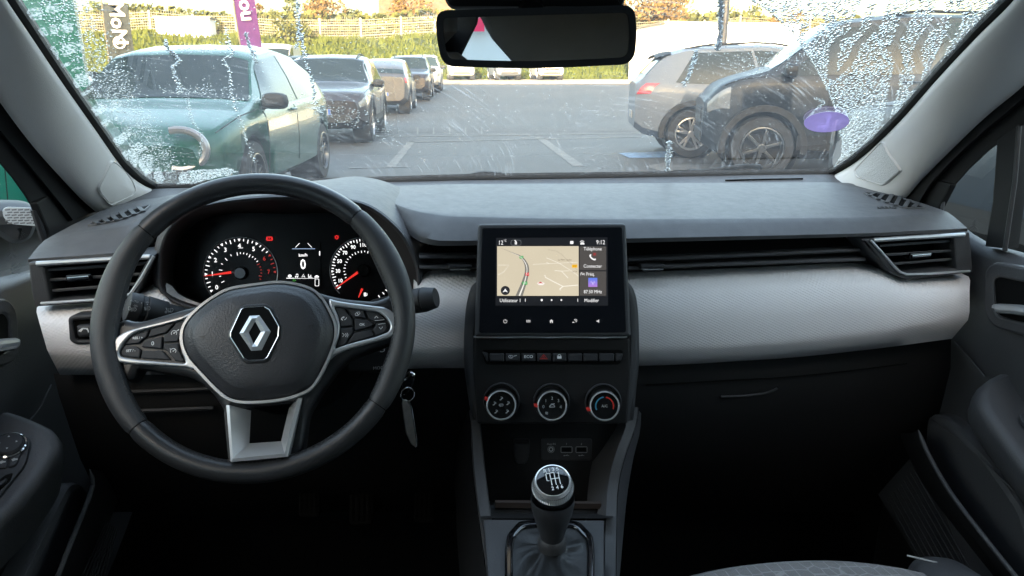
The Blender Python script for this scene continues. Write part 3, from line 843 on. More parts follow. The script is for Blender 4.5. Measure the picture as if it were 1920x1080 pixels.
# right side
def by_wheel(kind, p, yaw, axle, side, scale=1.0):
    sp = SPEC[kind]; y = (sp['wy'][axle] - .5) * sp['L']; off = Matrix.Rotation(yaw, 3, 'Z') @ V((side * (sp['W'] - .02), y, 0))
    q = p - off * scale; q.z = gz(q.y); return q
SPEC['suv2'] = dict(SPEC['suv'], wy=(.17, .845), L=4.3, side=(.13, .19, .83, .69), ws=(.69, .835), keys=[(0, .76, .48, 1.05, 1.06), (.015, .86, .36, 1.10, 1.14), (.09, .92, .28, 1.10, 1.50), (.17, .93, .25, 1.06, 1.60), (.52, .94, .24, 1.03, 1.64), (.68, .94, .24, 1.03, 1.58), (.83, .93, .24, 1.04, 1.12), (.91, .92, .25, 1.02, 1.04), (.97, .86, .30, .92, .95), (1, .70, .42, .74, .76)])
car('suv', by_wheel('suv', gnd(1293, 297), A(-103), 0, 1), A(-103), PT['silver'], 'silver grey SUV on the right seen from its rear corner', None, clad=True)
car('suv2', by_wheel('suv2', gnd(1432, 338), A(72), 1, -1), A(72), PT['blueblack'], 'blue black SUV on the right with its bonnet towards the lamp post', None, rim='rimdark', clad=True, hscale=1.10, spokes=6, plate=False, scale=1.04)
# green van close behind the frosted glass
car('van', (-4.60, 9.50, 0), A(21.8), PT['vangreen'], 'tall green van beyond the frosted left edge of the windscreen', None, name='delivery_van')
# cars seen through the door windows
car('hatch', (-3.55, 5.3, 0), A(180), PT['vangreen'], 'light green car seen through the left door window', None)
car('suv', (4.15, 3.5, 0), A(0), PT['blueblack'], 'black car seen through the right door window', None, clad=True, rim='rimdark')
# ------------------------------------------------------------------ cabin shell: windscreen, pillars, doors, roof, seats
RK = radians(29)
GN = V((0, -sin(RK), -cos(RK)))
GP = Pl(V((.18, 1.40, 1.03)), GN)                       # inner face of the windscreen
def guv(px, py): return V(GP.uv(px, py))
# wiper sweeps as arcs on the glass: (pivot, radii)
def circ3(a, b, c):
    ax, ay, bx, by, cx, cy = *a, *b, *c
    d = 2 * (ax * (by - cy) + bx * (cy - ay) + cx * (ay - by))
    ux = ((ax * ax + ay * ay) * (by - cy) + (bx * bx + by * by) * (cy - ay) + (cx * cx + cy * cy) * (ay - by)) / d
    uy = ((ax * ax + ay * ay) * (cx - bx) + (bx * bx + by * by) * (ax - cx) + (cx * cx + cy * cy) * (bx - ax)) / d
    return V((ux, uy)), hypot(ax - ux, ay - uy)
WR, WRr = circ3(guv(1415, 12), guv(1530, 140), guv(1578, 290))   # right edge of the swept area
edgeL = [(150, -40), (158, 0), (172, 50), (196, 100), (235, 150), (250, 200), (285, 250), (320, 300), (334, 352)]
edgeR = [(1330, -60), (1400, 0), (1440, 25), (1490, 72), (1530, 132), (1560, 190), (1575, 240), (1580, 290), (1560, 326)]
EL = [guv(*p) for p in edgeL]; ER = [guv(*p) for p in edgeR]
def xat(E, v):
    for a, b in zip(E, E[1:]):
        if b.y <= v <= a.y: return a.x + (b.x - a.x) * (v - a.y) / (b.y - a.y - 1e-9)
    return E[0].x if v > E[0].y else E[-1].x

# --- the pane
def pane_mat():
    """thin glass with wiped smears: streaks follow the wiper arcs held in the UV map (radius, angle)"""
    m, nt, p, out = nodes('windscreen_glass'); nt.nodes.remove(p); L = nt.links.new
    uv = N(nt, 'ShaderNodeUVMap'); uv.uv_map = 'wipe'
    mp = N(nt, 'ShaderNodeMapping'); mp.inputs['Scale'].default_value = (260, 5.0, 1); L(uv.outputs[0], mp.inputs[0])
    n1 = N(nt, 'ShaderNodeTexNoise', Scale=1.0, Detail=3.0, Roughness=.65); L(mp.outputs[0], n1.inputs['Vector'])
    mp2 = N(nt, 'ShaderNodeMapping'); mp2.inputs['Scale'].default_value = (9, 3.2, 1); L(uv.outputs[0], mp2.inputs[0])
    n2 = N(nt, 'ShaderNodeTexNoise', Scale=1.0, Detail=3.0); L(mp2.outputs[0], n2.inputs['Vector'])
    r1 = N(nt, 'ShaderNodeMapRange'); r1.inputs[1].default_value = .53; r1.inputs[2].default_value = .70; L(n1.outputs['Fac'], r1.inputs[0])
    r2 = N(nt, 'ShaderNodeMapRange'); r2.inputs[1].default_value = .38; r2.inputs[2].default_value = .66; L(n2.outputs['Fac'], r2.inputs[0])
    mu = N(nt, 'ShaderNodeMath', operation='MULTIPLY'); L(r1.outputs[0], mu.inputs[0]); L(r2.outputs[0], mu.inputs[1])
    at_ = N(nt, 'ShaderNodeAttribute'); at_.attribute_name = 'film'
    # faint even film of damp and dust
    n3 = N(nt, 'ShaderNodeTexNoise', Scale=14.0, Detail=5.0); tc = N(nt, 'ShaderNodeTexCoord'); L(tc.outputs['Object'], n3.inputs['Vector'])
    f0 = N(nt, 'ShaderNodeMath', operation='MULTIPLY_ADD'); L(n3.outputs['Fac'], f0.inputs[0]); f0.inputs[1].default_value = .03; f0.inputs[2].default_value = .004
    f1 = N(nt, 'ShaderNodeMath', operation='MULTIPLY_ADD'); L(mu.outputs[0], f1.inputs[0]); f1.inputs[1].default_value = .40; L(f0.outputs[0], f1.inputs[2])
    f2 = N(nt, 'ShaderNodeMath', operation='MULTIPLY_ADD'); L(at_.outputs['Fac'], f2.inputs[0]); f2.inputs[1].default_value = .22; L(f1.outputs[0], f2.inputs[2])
    tr = N(nt, 'ShaderNodeBsdfTransparent'); tr.inputs[0].default_value = (.93, .96, .94, 1)
    tl = N(nt, 'ShaderNodeBsdfTranslucent'); tl.inputs[0].default_value = (.6, .6, .58, 1)
    m1 = N(nt, 'ShaderNodeMixShader'); L(f2.outputs[0], m1.inputs[0]); L(tr.outputs[0], m1.inputs[1]); L(tl.outputs[0], m1.inputs[2])
    gl = N(nt, 'ShaderNodeBsdfGlossy'); gl.inputs['Roughness'].default_value = .02
    fr = N(nt, 'ShaderNodeFresnel', IOR=1.45); mh = N(nt, 'ShaderNodeMath', operation='MULTIPLY'); mh.inputs[1].default_value = .35; L(fr.outputs[0], mh.inputs[0])
    m2 = N(nt, 'ShaderNodeMixShader'); L(mh.outputs[0], m2.inputs[0]); L(m1.outputs[0], m2.inputs[1]); L(gl.outputs[0], m2.inputs[2])
    L(m2.outputs[0], out.inputs[0]); return m
M['pane'] = pane_mat()
outline_px = [(-40, -70), (20, 0), (60, 60), (120, 150), (180, 235), (230, 305), (262, 335), (292, 354), (600, 347), (900, 338), (1250, 333), (1556, 328), (1600, 300), (1640, 266), (1690, 216), (1760, 137), (1830, 62), (1892, 0), (1950, -70)]
GO = [guv(*p) for p in outline_px]
u0, u1 = min(p.x for p in GO) - .05, max(p.x for p in GO) + .05
v0, v1 = -.035, .66
WS = thing('windscreen', GP.w(0, 0), 'raked wet windscreen with wiped arcs, rivulets and frosted patches', 'windscreen')
NU, NV = 220, 100
piv = [GP.uv(1010, 352), GP.uv(1560, 340)]
piv = [V((guv(330, 350).x + .0, -.06)), V((guv(1010, 338).x, -.06))]
rows = [[GP.w(u0 + (u1 - u0) * i / NU, v0 + (v1 - v0) * j / NV, -.004) for i in range(NU + 1)] for j in range(NV + 1)]
mb = MB(); mb.grid(rows[::-1]); pane = mb.build('glass_pane', M['pane'], WS, sharp=None)
uvl = pane.data.uv_layers.new(name='wipe'); film = pane.data.attributes.new('film', 'FLOAT', 'POINT')
off = WS.location
vuv = []
for vtx in pane.data.vertices:
    w_ = vtx.co + off - GP.o; q = V((w_.dot(GP.e1), w_.dot(GP.e2)))
    P_ = piv[0] if q.x < piv[1].x + .02 else piv[1]
    d_ = q - P_; vuv.append((d_.length, atan2(d_.y, d_.x)))
    l_ = xat(EL, q.y) - q.x; r_ = q.x - xat(ER, q.y)
    film.data[vtx.index].value = min(1, max(0, .5 + l_ / .02)) * .16 + min(1, max(0, .5 + r_ / .01)) * .12
for lp in pane.data.loops: uvl.data[lp.index].uv = vuv[lp.vertex_index]
# black ceramic band and seal round the pane
ol = [(p.x, p.y) for p in GO]
mb = MB(); mb.slab(GP, inset(ccw(ol), -.05), -.012, -.0005, 0, holes=[inset(ccw(ol), .004)]); mb.build('edge_seal', M['rubber'], WS)

# --- water on the outside of the pane (real beads)
wm, nt_, p_, out_ = nodes('water')
p_.inputs['Base Color'].default_value = (1, 1, 1, 1); p_.inputs['Roughness'].default_value = 0.0; p_.inputs['IOR'].default_value = 1.33
p_.inputs['Transmission Weight'].default_value = 1.0
M['water'] = wm
def inside(q, poly):
    c = False; m = len(poly); j = m - 1
    for i in range(m):
        a, b = poly[i], poly[j]
        if (a[1] > q[1]) != (b[1] > q[1]) and q[0] < (b[0] - a[0]) * (q[1] - a[1]) / (b[1] - a[1]) + a[0]: c = not c
        j = i
    return c
rg = random.Random(11)
OUT = Pl(GP.o - GP.n * .0055, -GP.n, GP.e2)   # outer face; e1 points the other way
def bead(mb, q, r, n=7, el=1.0, hgt=.42):
    """flattened irregular drop standing on the outer face"""
    a0 = rg.uniform(0, 6.28); ir = [rg.uniform(.72, 1.28) for _ in range(n)]
    b0 = len(mb.v); c = GP.w(q[0], q[1], -.0055)
    o = -GP.n
    vs = []
    for rr, hh in ((1.0, 0.0), (.86, hgt * .55), (.48, hgt * .9)):
        for k in range(n):
            a = a0 + 2 * pi * k / n; R = r * ir[k] * rr
            vs.append(c + GP.e1 * (R * cos(a)) + GP.e2 * (R * sin(a) * el) + o * (r * hh))
    vs.append(c + o * (r * hgt)); vs.append(c)
    fs = []
    for k in range(n):
        k2 = (k + 1) % n
        fs += [(k, k2, n + k2, n + k), (n + k, n + k2, 2 * n + k2, 2 * n + k), (2 * n + k, 2 * n + k2, 3 * n), (k2, k, 3 * n + 1)]
    mb.v += vs; mb.f += [tuple(i + b0 for i in f) for f in fs]
GOL = [(p.x, p.y) for p in GO]
rivers = [[(1630, 0), (1607, 50), (1600, 70), (1570, 85), (1563, 120), (1560, 148)], [(1655, 5), (1648, 45), (1640, 60), (1612, 88), (1600, 115), (1585, 135), (1565, 152)],
          [(1715, 20), (1698, 45), (1692, 65), (1676, 98), (1688, 118), (1682, 140), (1676, 170), (1668, 215), (1662, 235)], [(1765, 12), (1758, 45), (1738, 70), (1720, 105), (1724, 130), (1722, 155), (1715, 175)],
          [(1800, 30), (1788, 65), (1772, 95), (1755, 130), (1735, 160)], [(1535, 42), (1524, 65), (1518, 85)]]
RV = [[guv(*p) for p in cr([V((a, b, 0)) for a, b in r], 14)] if False else [guv(p.x, p.y) for p in cr([V((a, b, 0)) for a, b in r], 14)] for r in rivers]
def near_river(q, w):
    for r in RV:
        for a, b in zip(r, r[1:]):
            d = b - a; t = min(1, max(0, (q - a).dot(d) / max(1e-9, d.length_squared)))
            if (q - a - d * t).length < w: return True
    return False
mb = MB(); cnt = 0
cell = .0040; ulo = min(p.x for p in ER); uhi = max(p.x for p in GO)
u = ulo - .02
while u < uhi:
    v = 0.0
    while v < v1 - .02:
        q = V((u + rg.uniform(-.5, .5) * cell, v + rg.uniform(-.5, .5) * cell)); v += cell
        if q.x < xat(ER, q.y) + .002 or not inside(q, GOL) or near_river(q, .0058): continue
        if rg.random() < .10: continue
        bead(mb, q, rg.uniform(.0011, .0024) * (1.3 if rg.random() < .12 else 1), 6, rg.uniform(.9, 1.3), .36); cnt += 1
    u += cell
tag(mb.build('water_beads', M['water'], WS, sharp=None), kind='stuff')
# fine beads on the unswept left edge, thinning into the swept glass
mb = MB(); cell = .0030; u = min(p.x for p in GO)
mats_px = [[(42, 40), (60, 22), (78, 30), (76, 45), (45, 47)], [(84, 22), (108, 18), (115, 28), (90, 36)], [(12, -8), (50, -10), (62, 4), (20, 12)], [(70, 4), (98, -4), (100, 6), (76, 8)], [(71, 64), (82, 60), (90, 74), (78, 76)], [(92, 60), (104, 55), (108, 70), (98, 73)],
   [(110, 58), (126, 51), (137, 62), (122, 72)], [(86, 104), (104, 95), (108, 118), (92, 124)], [(112, 100), (124, 90), (148, 89), (160, 98), (140, 106), (116, 116)], [(108, 130), (132, 124), (130, 130), (112, 136)], [(134, 138), (156, 131), (152, 136), (137, 141)],
   [(136, 155), (156, 142), (172, 150), (174, 163), (150, 172), (140, 170)], [(152, 182), (172, 172), (174, 176), (156, 188)], [(165, 212), (194, 200), (197, 215), (172, 228)], [(205, 208), (210, 198), (228, 202), (222, 210), (206, 216)], [(184, 240), (200, 228), (206, 234), (192, 252)],
   [(214, 228), (220, 226), (221, 231), (215, 234)], [(208, 272), (232, 255), (240, 266), (222, 282), (211, 284)], [(236, 252), (246, 250), (242, 264)], [(222, 298), (238, 288), (240, 306), (230, 314)], [(240, 290), (258, 274), (275, 284), (262, 296), (254, 322), (242, 310)],
   [(262, 300), (276, 292), (287, 304), (284, 328), (272, 336), (260, 318)], [(290, 326), (298, 320), (308, 342), (300, 350), (288, 338)], [(338, 338), (352, 326), (420, 322), (440, 330), (350, 352), (336, 352)]]
PAT = [[guv(*p) for p in P_] for P_ in mats_px]
def inpat(q): return any(inside(q, P_) for P_ in PAT)
while u < .25:
    v = -.01
    while v < v1 - .02:
        q = V((u + rg.uniform(-.5, .5) * cell, v + rg.uniform(-.5, .5) * cell)); v += cell
        e = q.x - xat(EL, q.y)
        if e > .022 or not inside(q, GOL) or inpat(q): continue
        if e > 0 and rg.random() < (e / .022) ** .5: continue
        pr_ = .60 if e > -.05 else .20
        if rg.random() > pr_: continue
        bead(mb, q, rg.uniform(.0006, .0013) * (1.25 if e > -.05 else 1), 5, 1.0, .22 if e < -.04 else .32)
    u += cell
tag(mb.build('fine_beads', M['water'], WS, sharp=None), kind='stuff')
# frosted patches: thin crusts of ice crystals
fm, nt_, p_, out_ = nodes('ice_crust'); L_ = nt_.links.new; nt_.nodes.remove(p_)
vo = N(nt_, 'ShaderNodeTexNoise', Scale=300.0, Detail=4.0, Roughness=.7); tc_ = N(nt_, 'ShaderNodeTexCoord'); L_(tc_.outputs['Object'], vo.inputs['Vector'])
rm = N(nt_, 'ShaderNodeMapRange'); rm.inputs[1].default_value = .44; rm.inputs[2].default_value = .54; rm.inputs[3].default_value = .05; rm.inputs[4].default_value = .90; L_(vo.outputs['Fac'], rm.inputs[0])
tr_ = N(nt_, 'ShaderNodeBsdfTransparent'); tl_ = N(nt_, 'ShaderNodeBsdfTranslucent'); tl_.inputs[0].default_value = (.55, .56, .53, 1)
mx_ = N(nt_, 'ShaderNodeMixShader'); L_(rm.outputs[0], mx_.inputs[0]); L_(tr_.outputs[0], mx_.inputs[1]); L_(tl_.outputs[0], mx_.inputs[2]); L_(mx_.outputs[0], out_.inputs[0])
M['ice'] = fm
for P_ in PAT:
    c_ = sum(P_, V((0, 0))) / len(P_); n_ = 40
    pts = [];
    for p in cr([V((a.x, a.y, 0)) for a in P_], n_, True):
        d_ = V((p.x, p.y)) - c_; k_ = 1 + rg.uniform(-.16, .14); pts.append((c_.x + d_.x * k_, c_.y + d_.y * k_))
    mb = MB(); mb.slab(GP, pts, -.0062, -.0054, 0); mb.v = mb.v[-len(pts):] if False else mb.v
    mb2 = MB(); mb2.poly(GP, pts, -.0058); mb2.build('ice_patch', M['ice'], WS)
# rivulets crossing the swept glass
mb = MB()
chains = [[(312, 82), (314, 98), (330, 115), (336, 124), (325, 132), (328, 150), (334, 160), (336, 180)], [(424, 60), (430, 95), (436, 108), (420, 122), (430, 138), (432, 160), (434, 185), (440, 205), (455, 240), (460, 262), (470, 290), (478, 310)],
          [(460, 70), (468, 95), (475, 110), (480, 125)], [(566, 70), (572, 118), (580, 145), (588, 175), (592, 205), (604, 222)], [(558, 10), (560, 70), (556, 100)], [(352, 190), (360, 232), (378, 262), (374, 300)],
          [(1306, 102), (1302, 120), (1292, 148), (1280, 168)], [(1352, 0), (1352, 45), (1350, 80), (1346, 100)], [(1255, 272), (1254, 290), (1253, 310), (1252, 326)], [(1530, 190), (1545, 200), (1520, 222), (1518, 240)]]
wid = [.0030, .0030, .0022, .0032, .0020, .0020, .0030, .0048, .0046, .0018]
for ch, w_ in zip(chains, wid):
    for p in cr([V((a, b, 0)) for a, b in ch], 90):
        for k in range(2):
            q = guv(p.x + rg.gauss(0, 2.2), p.y + rg.gauss(0, 1.2))
            if inside(q, GOL): bead(mb, q, w_ * rg.uniform(.22, .62), 7, rg.uniform(.8, 2.0), .3)
# spray left along the beltlines of the wiped field and stray flecks
for (cx, cy, sx_, sy_, n_, r_) in ((370, 178, 75, 9, 210, .0013), (600, 210, 36, 26, 230, .0014), (660, 230, 60, 26, 240, .0013), (720, 250, 26, 24, 130, .0013), (1420, 130, 70, 26, 420, .0012), (1480, 100, 35, 20, 200, .0013), (1215, 255, 14, 28, 60, .0013), (360, 100, 80, 8, 110, .0012), (700, 160, 40, 50, 110, .0011), (450, 192, 50, 8, 110, .0014)):
    for i in range(int(n_ * .8)):
        q = guv(cx + rg.gauss(0, sx_ * .6), cy + rg.gauss(0, sy_ * .6))
        if inside(q, GOL): bead(mb, q, r_ * rg.uniform(.3, 1.0), 6, rg.uniform(.5, 1.4), .3)
for i in range(1500):
    q = guv(rg.uniform(200, 1560), rg.uniform(-5, 325))
    if inside(q, GOL) and xat(EL, q.y) < q.x < xat(ER, q.y): bead(mb, q, rg.uniform(.0004, .0011), 5)
# bead of water pushed to the rim of the wiper sweep
for p in cr([V((a, b, 0)) for a, b in edgeR], 260):
    q = guv(p.x + rg.gauss(0, 1.0), p.y)
    if inside(q, GOL): bead(mb, q, rg.uniform(.0008, .0017), 6, 1.6)
tag(mb.build('rivulets', M['water'], WS, sharp=None), kind='stuff')
# wiper blades parked outside at the base
for pts, r in (([(880, 332), (905, 327), (940, 329)], .008), ([(1290, 322), (1330, 321), (1370, 314), (1420, 312), (1424, 319)], .006)):
    w = thing('windscreen_wiper', GP.w(guv(*pts[1]).x, 0, -.03), 'black wiper arm parked at the base of the windscreen ' + ('in the middle' if pts[0][0] < 1000 else 'on the right'), 'wiper')
    mb = MB(); mb.tube(cr([GP.up(-.028).w(*GP.up(-.028).uv(*p)) for p in pts], 16), r, 8, flat=.7); mb.build('arm', M['rubber'], w)
    mb = MB(); a = guv(*pts[0]); b = guv(*pts[-1]); mb.bar(GP.w(a.x - .22, -.050, -.02), GP.w(b.x, -.046, -.02), .012, .014); mb.build('blade', M['black'], w)
# purple inspection sticker on the inside of the glass
st = thing('inspection_sticker', GP.w(*guv(1550, 229), .001), 'oval purple inspection sticker on the lower right of the windscreen', 'sticker')
SP = GP.up(.0012)
ell = [SP.uv(1550 + 42.5 * cos(2 * pi * k / 40), 229 + 18.8 * sin(2 * pi * k / 40) - 2.5 * cos(2 * pi * k / 40)) for k in range(40)]
def tinted(name, col):
    m, nt, p, out = nodes(name); L = nt.links.new
    t = N(nt, 'ShaderNodeBsdfTransparent'); t.inputs[0].default_value = (*col, 1); tl = N(nt, 'ShaderNodeBsdfTranslucent'); tl.inputs[0].default_value = (*col, 1)
    a = N(nt, 'ShaderNodeMixShader'); a.inputs[0].default_value = .45; b = N(nt, 'ShaderNodeMixShader'); b.inputs[0].default_value = .35; p.inputs['Base Color'].default_value = (*col, 1); p.inputs['Roughness'].default_value = .6
    L(p.outputs[0], a.inputs[1]); L(tl.outputs[0], a.inputs[2]); L(a.outputs[0], b.inputs[1]); L(t.outputs[0], b.inputs[2]); L(b.outputs[0], out.inputs[0]); return m
M['sticker'] = mk('sticker_purple', (.25, .16, .50), .6, var=.05, emit=None)
def translucent(name, col, f):
    m, nt, p, out = nodes(name); L = nt.links.new
    tl = N(nt, 'ShaderNodeBsdfTranslucent'); tl.inputs[0].default_value = (*col, 1)
    mx = N(nt, 'ShaderNodeMixShader'); mx.inputs[0].default_value = f; p.inputs['Base Color'].default_value = (*col, 1); p.inputs['Roughness'].default_value = .6
    L(p.outputs[0], mx.inputs[1]); L(tl.outputs[0], mx.inputs[2]); L(mx.outputs[0], out.inputs[0]); return m
def tinted(name, col):
    m, nt, p, out = nodes(name); L = nt.links.new
    t = N(nt, 'ShaderNodeBsdfTransparent'); t.inputs[0].default_value = (*col, 1); tl = N(nt, 'ShaderNodeBsdfTranslucent'); tl.inputs[0].default_value = (*col, 1)
    a = N(nt, 'ShaderNodeMixShader'); a.inputs[0].default_value = .45; b = N(nt, 'ShaderNodeMixShader'); b.inputs[0].default_value = .35; p.inputs['Base Color'].default_value = (*col, 1); p.inputs['Roughness'].default_value = .6
    L(p.outputs[0], a.inputs[1]); L(tl.outputs[0], a.inputs[2]); L(a.outputs[0], b.inputs[1]); L(t.outputs[0], b.inputs[2]); L(b.outputs[0], out.inputs[0]); return m
M['sticker'] = tinted('sticker_purple', (.42, .30, .58)); M['sticker2'] = translucent('sticker_print', (.8, .8, .85), .8)
mb = MB(); mb.slab(SP, ell, -.0006, .0002); mb.build('disc', M['sticker'], st)
mb = MB()
cc = V(SP.uv(1550, 229)); ell2 = [tuple(cc + (V(p) - cc) * .66) for p in ell]
mb.stroke(SP, ell2, .0016, -.0012, True); mb.stroke(SP, [tuple(cc + (V(p) - cc) * .97) for p in ell], .0012, -.0012, True)
mb.poly(SP, SP.uvs([(1551, 218), (1560, 217), (1556, 232), (1549, 233)]), -.0012); mb.poly(SP, SP.uvs([(1546, 220), (1552, 218), (1550, 223)]), -.0012)
mb.poly(SP, SP.uvs([(1526, 231), (1572, 234), (1572, 235), (1526, 233)]), -.0012)
mb.poly(SP, SP.uvs([(1534, 235), (1556, 236), (1552, 246), (1530, 244)]), -.0012)
for k in range(9):
    q = cc + (V(ell[(k * 3 + 24) % 40]) - cc) * .82; mb.poly(SP, circ(q.x, q.y, .0016, 5), -.0012)
mb.build('print', M['sticker2'], st)

# --- A pillars
def on(bvh, px, py, off=.0):
    d = ray(px, py).normalized(); h = bvh.ray_cast(CAM, d)
    if h[0] is None: return None
    n = h[1] if h[1].dot(d) < 0 else -h[1]
    return h[0] + n * off
PILL = {}
def pillar(side, inner, outer, X, label, grille):
    n = 40
    I = [GP.w(*guv(p.x, p.y), .004) for p in cr([V((a, b, 0)) for a, b in inner], n)]
    O = [atx(p.x, p.y, X) for p in cr([V((a, b, 0)) for a, b in outer], n)]
    rows = []
    for f, b in ((0, -.012), (0.0, .0), (.03, .012), (.10, .020), (.25, .028), (.45, .032), (.65, .030), (.82, .022), (.93, .010), (1, -.002), (1.0, -.03)):
        row = []
        for a, c in zip(I, O):
            p = a.lerp(c, f); d = (CAM - p).normalized(); row.append(p + d * b)
        rows.append(row)
    if side > 0: rows = rows[::-1]
    t = thing('pillar_trim', rows[0][n // 2], label, 'pillar trim', 'windscreen pillar trims')
    mb = MB(); mb.grid(rows); mb.build('panel', M['pillar'], t, sharp=60)
    bv = mb.bvh(); PILL[side] = bv
    # loudspeaker cover: a raised plate with its rim
    G_ = [V((a, b, 0)) for a, b in grille]; c_ = sum(G_, V((0, 0, 0))) / len(G_)
    ring = [V((p[0], p[1], 0)) for p in rnd([(p.x, p.y) for p in G_], 9, 4)]
    L = []
    for k, o in ((1.10, .0005), (1.04, .0035), (1.0, .0008), (.985, .0030), (.6, .0034), (.2, .0034)):
        l = []
        for p in ring:
            q = c_ + (p - c_) * k; h = on(bv, q.x, q.y, o); l.append(h)
        if None in l: continue
        L.append(l)
    if len(L) > 3:
        m1 = MB(); m1.loops(L[:3], closed=True); m1.build('cover_rim', M['pillar'], t)
        m2 = MB(); m2.loops(L[2:], closed=True, cap1=True); m2.build('speaker_cover', M['grille'] if side > 0 else M['pillar'], t)
    return t
pillar(-1, [(-60, -110), (-20, -60), (17, 0), (57, 60), (117, 150), (177, 236), (227, 307), (262, 339), (300, 357)],
       [(-150, -60), (-100, 40), (-40, 130), (0, 192), (60, 272), (125, 345), (165, 385), (205, 412), (250, 420)], -.505, 'pale cloth pillar trim left of the windscreen with a plain speaker cover',
       [(182, 354), (205, 382), (252, 361), (246, 342), (228, 318), (207, 301)])
pillar(1, [(1990, -110), (1940, -60), (1895, 0), (1833, 62), (1762, 138), (1692, 218), (1642, 268), (1602, 302), (1553, 331)],
       [(2070, 20), (2010, 70), (1965, 110), (1920, 160), (1850, 218), (1785, 280), (1730, 335), (1690, 378), (1640, 392)], .872, 'pale cloth pillar trim right of the windscreen with a ribbed speaker mesh',
       [(1657, 266), (1605, 320), (1610, 331), (1658, 346), (1689, 319), (1685, 312), (1666, 287)])

# --- doors
def door(side, X, pts, label):
    pass
def quadrow(px_list, X): return [atx(a, b, X) for a, b in px_list]
# left door -------------------------------------------------------------
XL = -.545
LD = thing('left_door', (XL, .6, .3), 'left front door with grey handle recess, switch panel and lower pocket', 'car door', 'front doors')
# black window frame running down beside the pillar
mb = MB()
fo = [(-260, -60), (-40, 120), (0, 178), (60, 258), (125, 335), (185, 395)]; fi = [(-330, 40), (-60, 245), (0, 302), (35, 345), (68, 396), (84, 432)]
n_ = 16
A_ = [atx(p.x, p.y, -.512) for p in cr([V((a, b, 0)) for a, b in fo], n_)]; B_ = [atx(p.x, p.y, -.535) for p in cr([V((a, b, 0)) for a, b in fi], n_)]
B2 = [p + V((-.003, .0, 0)) for p in B_]
mid = [a.lerp(b, .5) + (CAM - a).normalized() * .012 for a, b in zip(A_, B_)]; mid2 = [a.lerp(b, .55) - (CAM - a).normalized() * .004 for a, b in zip(A_, B_)]
mb.grid([A_, mid, mid2, B_, B2]); mb.build('window_frame', M['black'], LD)
# black triangle trim between frame, dash and glass
mb = MB(); tl_ = Pl(V((-.533, 1, 1)), V((1, 0, 0)))
def plx(pl, pts): return [pl.uv(*p) for p in pts]
mb.slab(tl_, rnd(plx(tl_, [(60, 380), (126, 338), (190, 384), (208, 402), (190, 450), (120, 485), (86, 485), (84, 436)]), .004), -.004, .006, .003); mb.build('corner_trim', M['black'], LD)
mb = MB(); gl_ = [atx(64, 392, -.536), atx(82, 450, -.536), atx(84, 470, -.536), atx(77, 490, -.536)]; mb.tube(cr(gl_, 14), .0055, 8); mb.build('glass_channel', M['dark'], LD)
# window pane
mb = MB(); WL = [(-.575, y, z) for y, z in ((-.05, .90), (1.25, .90), (1.25, 1.32), (-.05, 1.40))]
mb.add([V(p) for p in WL], [(0, 1, 2, 3)]); mb.build('side_glass', M['glass'], LD)
# sill and main panel
def bulged(rows_px, Xs, n=18):
    return [cr([atx(a, b, x) for (a, b) in r], n) for r, x in zip(rows_px, Xs)]
rows = [[(-420, 610), (-200, 560), (0, 520), (80, 500), (180, 478)], [(-420, 640), (-200, 580), (0, 530), (60, 512), (150, 490)], [(-420, 700), (-200, 610), (0, 550), (60, 527), (150, 505)], [(-420, 900), (-200, 760), (0, 640), (60, 610), (130, 590)],
        [(-420, 1100), (-200, 900), (0, 760), (60, 720), (150, 660)], [(-420, 1500), (-160, 1200), (60, 980), (120, 930), (210, 800)], [(-300, 1700), (40, 1330), (150, 1180), (210, 1060), (260, 930)]]
R_ = bulged(rows, [-.58, -.545, -.532, -.528, -.53, -.53, -.53])
mb = MB(); mb.grid(R_); mb.build('door_card', M['door'], LD, sharp=70)
mb = MB(); mb.tube(cr([atx(55, 790, -.518), atx(75, 765, -.519), atx(88, 738, -.52), atx(96, 722, -.522)], 14), .0012, 6); mb.build('card_seam', M['console'], LD)
mb = MB(); DLp = Pl(V((-.5275, 1, .9)), V((1, 0, 0)))
outer = rnd(plx(DLp, [(-120, 590), (8, 574), (20, 590), (24, 655), (14, 668), (-120, 700)]), .012); inner_ = rnd(plx(DLp, [(-118, 606), (4, 588), (12, 598), (15, 650), (6, 660), (-118, 690)]), .009)
mb.slab(DLp, inset(ccw(outer), -.010), 0, .004, .003, holes=[inner_]); mb.build('handle_surround', M['arm'], LD)
mb = MB(); mb.poly(DLp, inset(ccw(inner_), -.001), .0012); mb.build('handle_recess', M['abyss'], LD)
mb = MB(); mb.slab(DLp, rnd(plx(DLp, [(-110, 645), (14, 634), (15, 648), (8, 657), (-110, 676)]), .005), .002, .018, .006); mb.build('door_handle', M['satin'], LD)
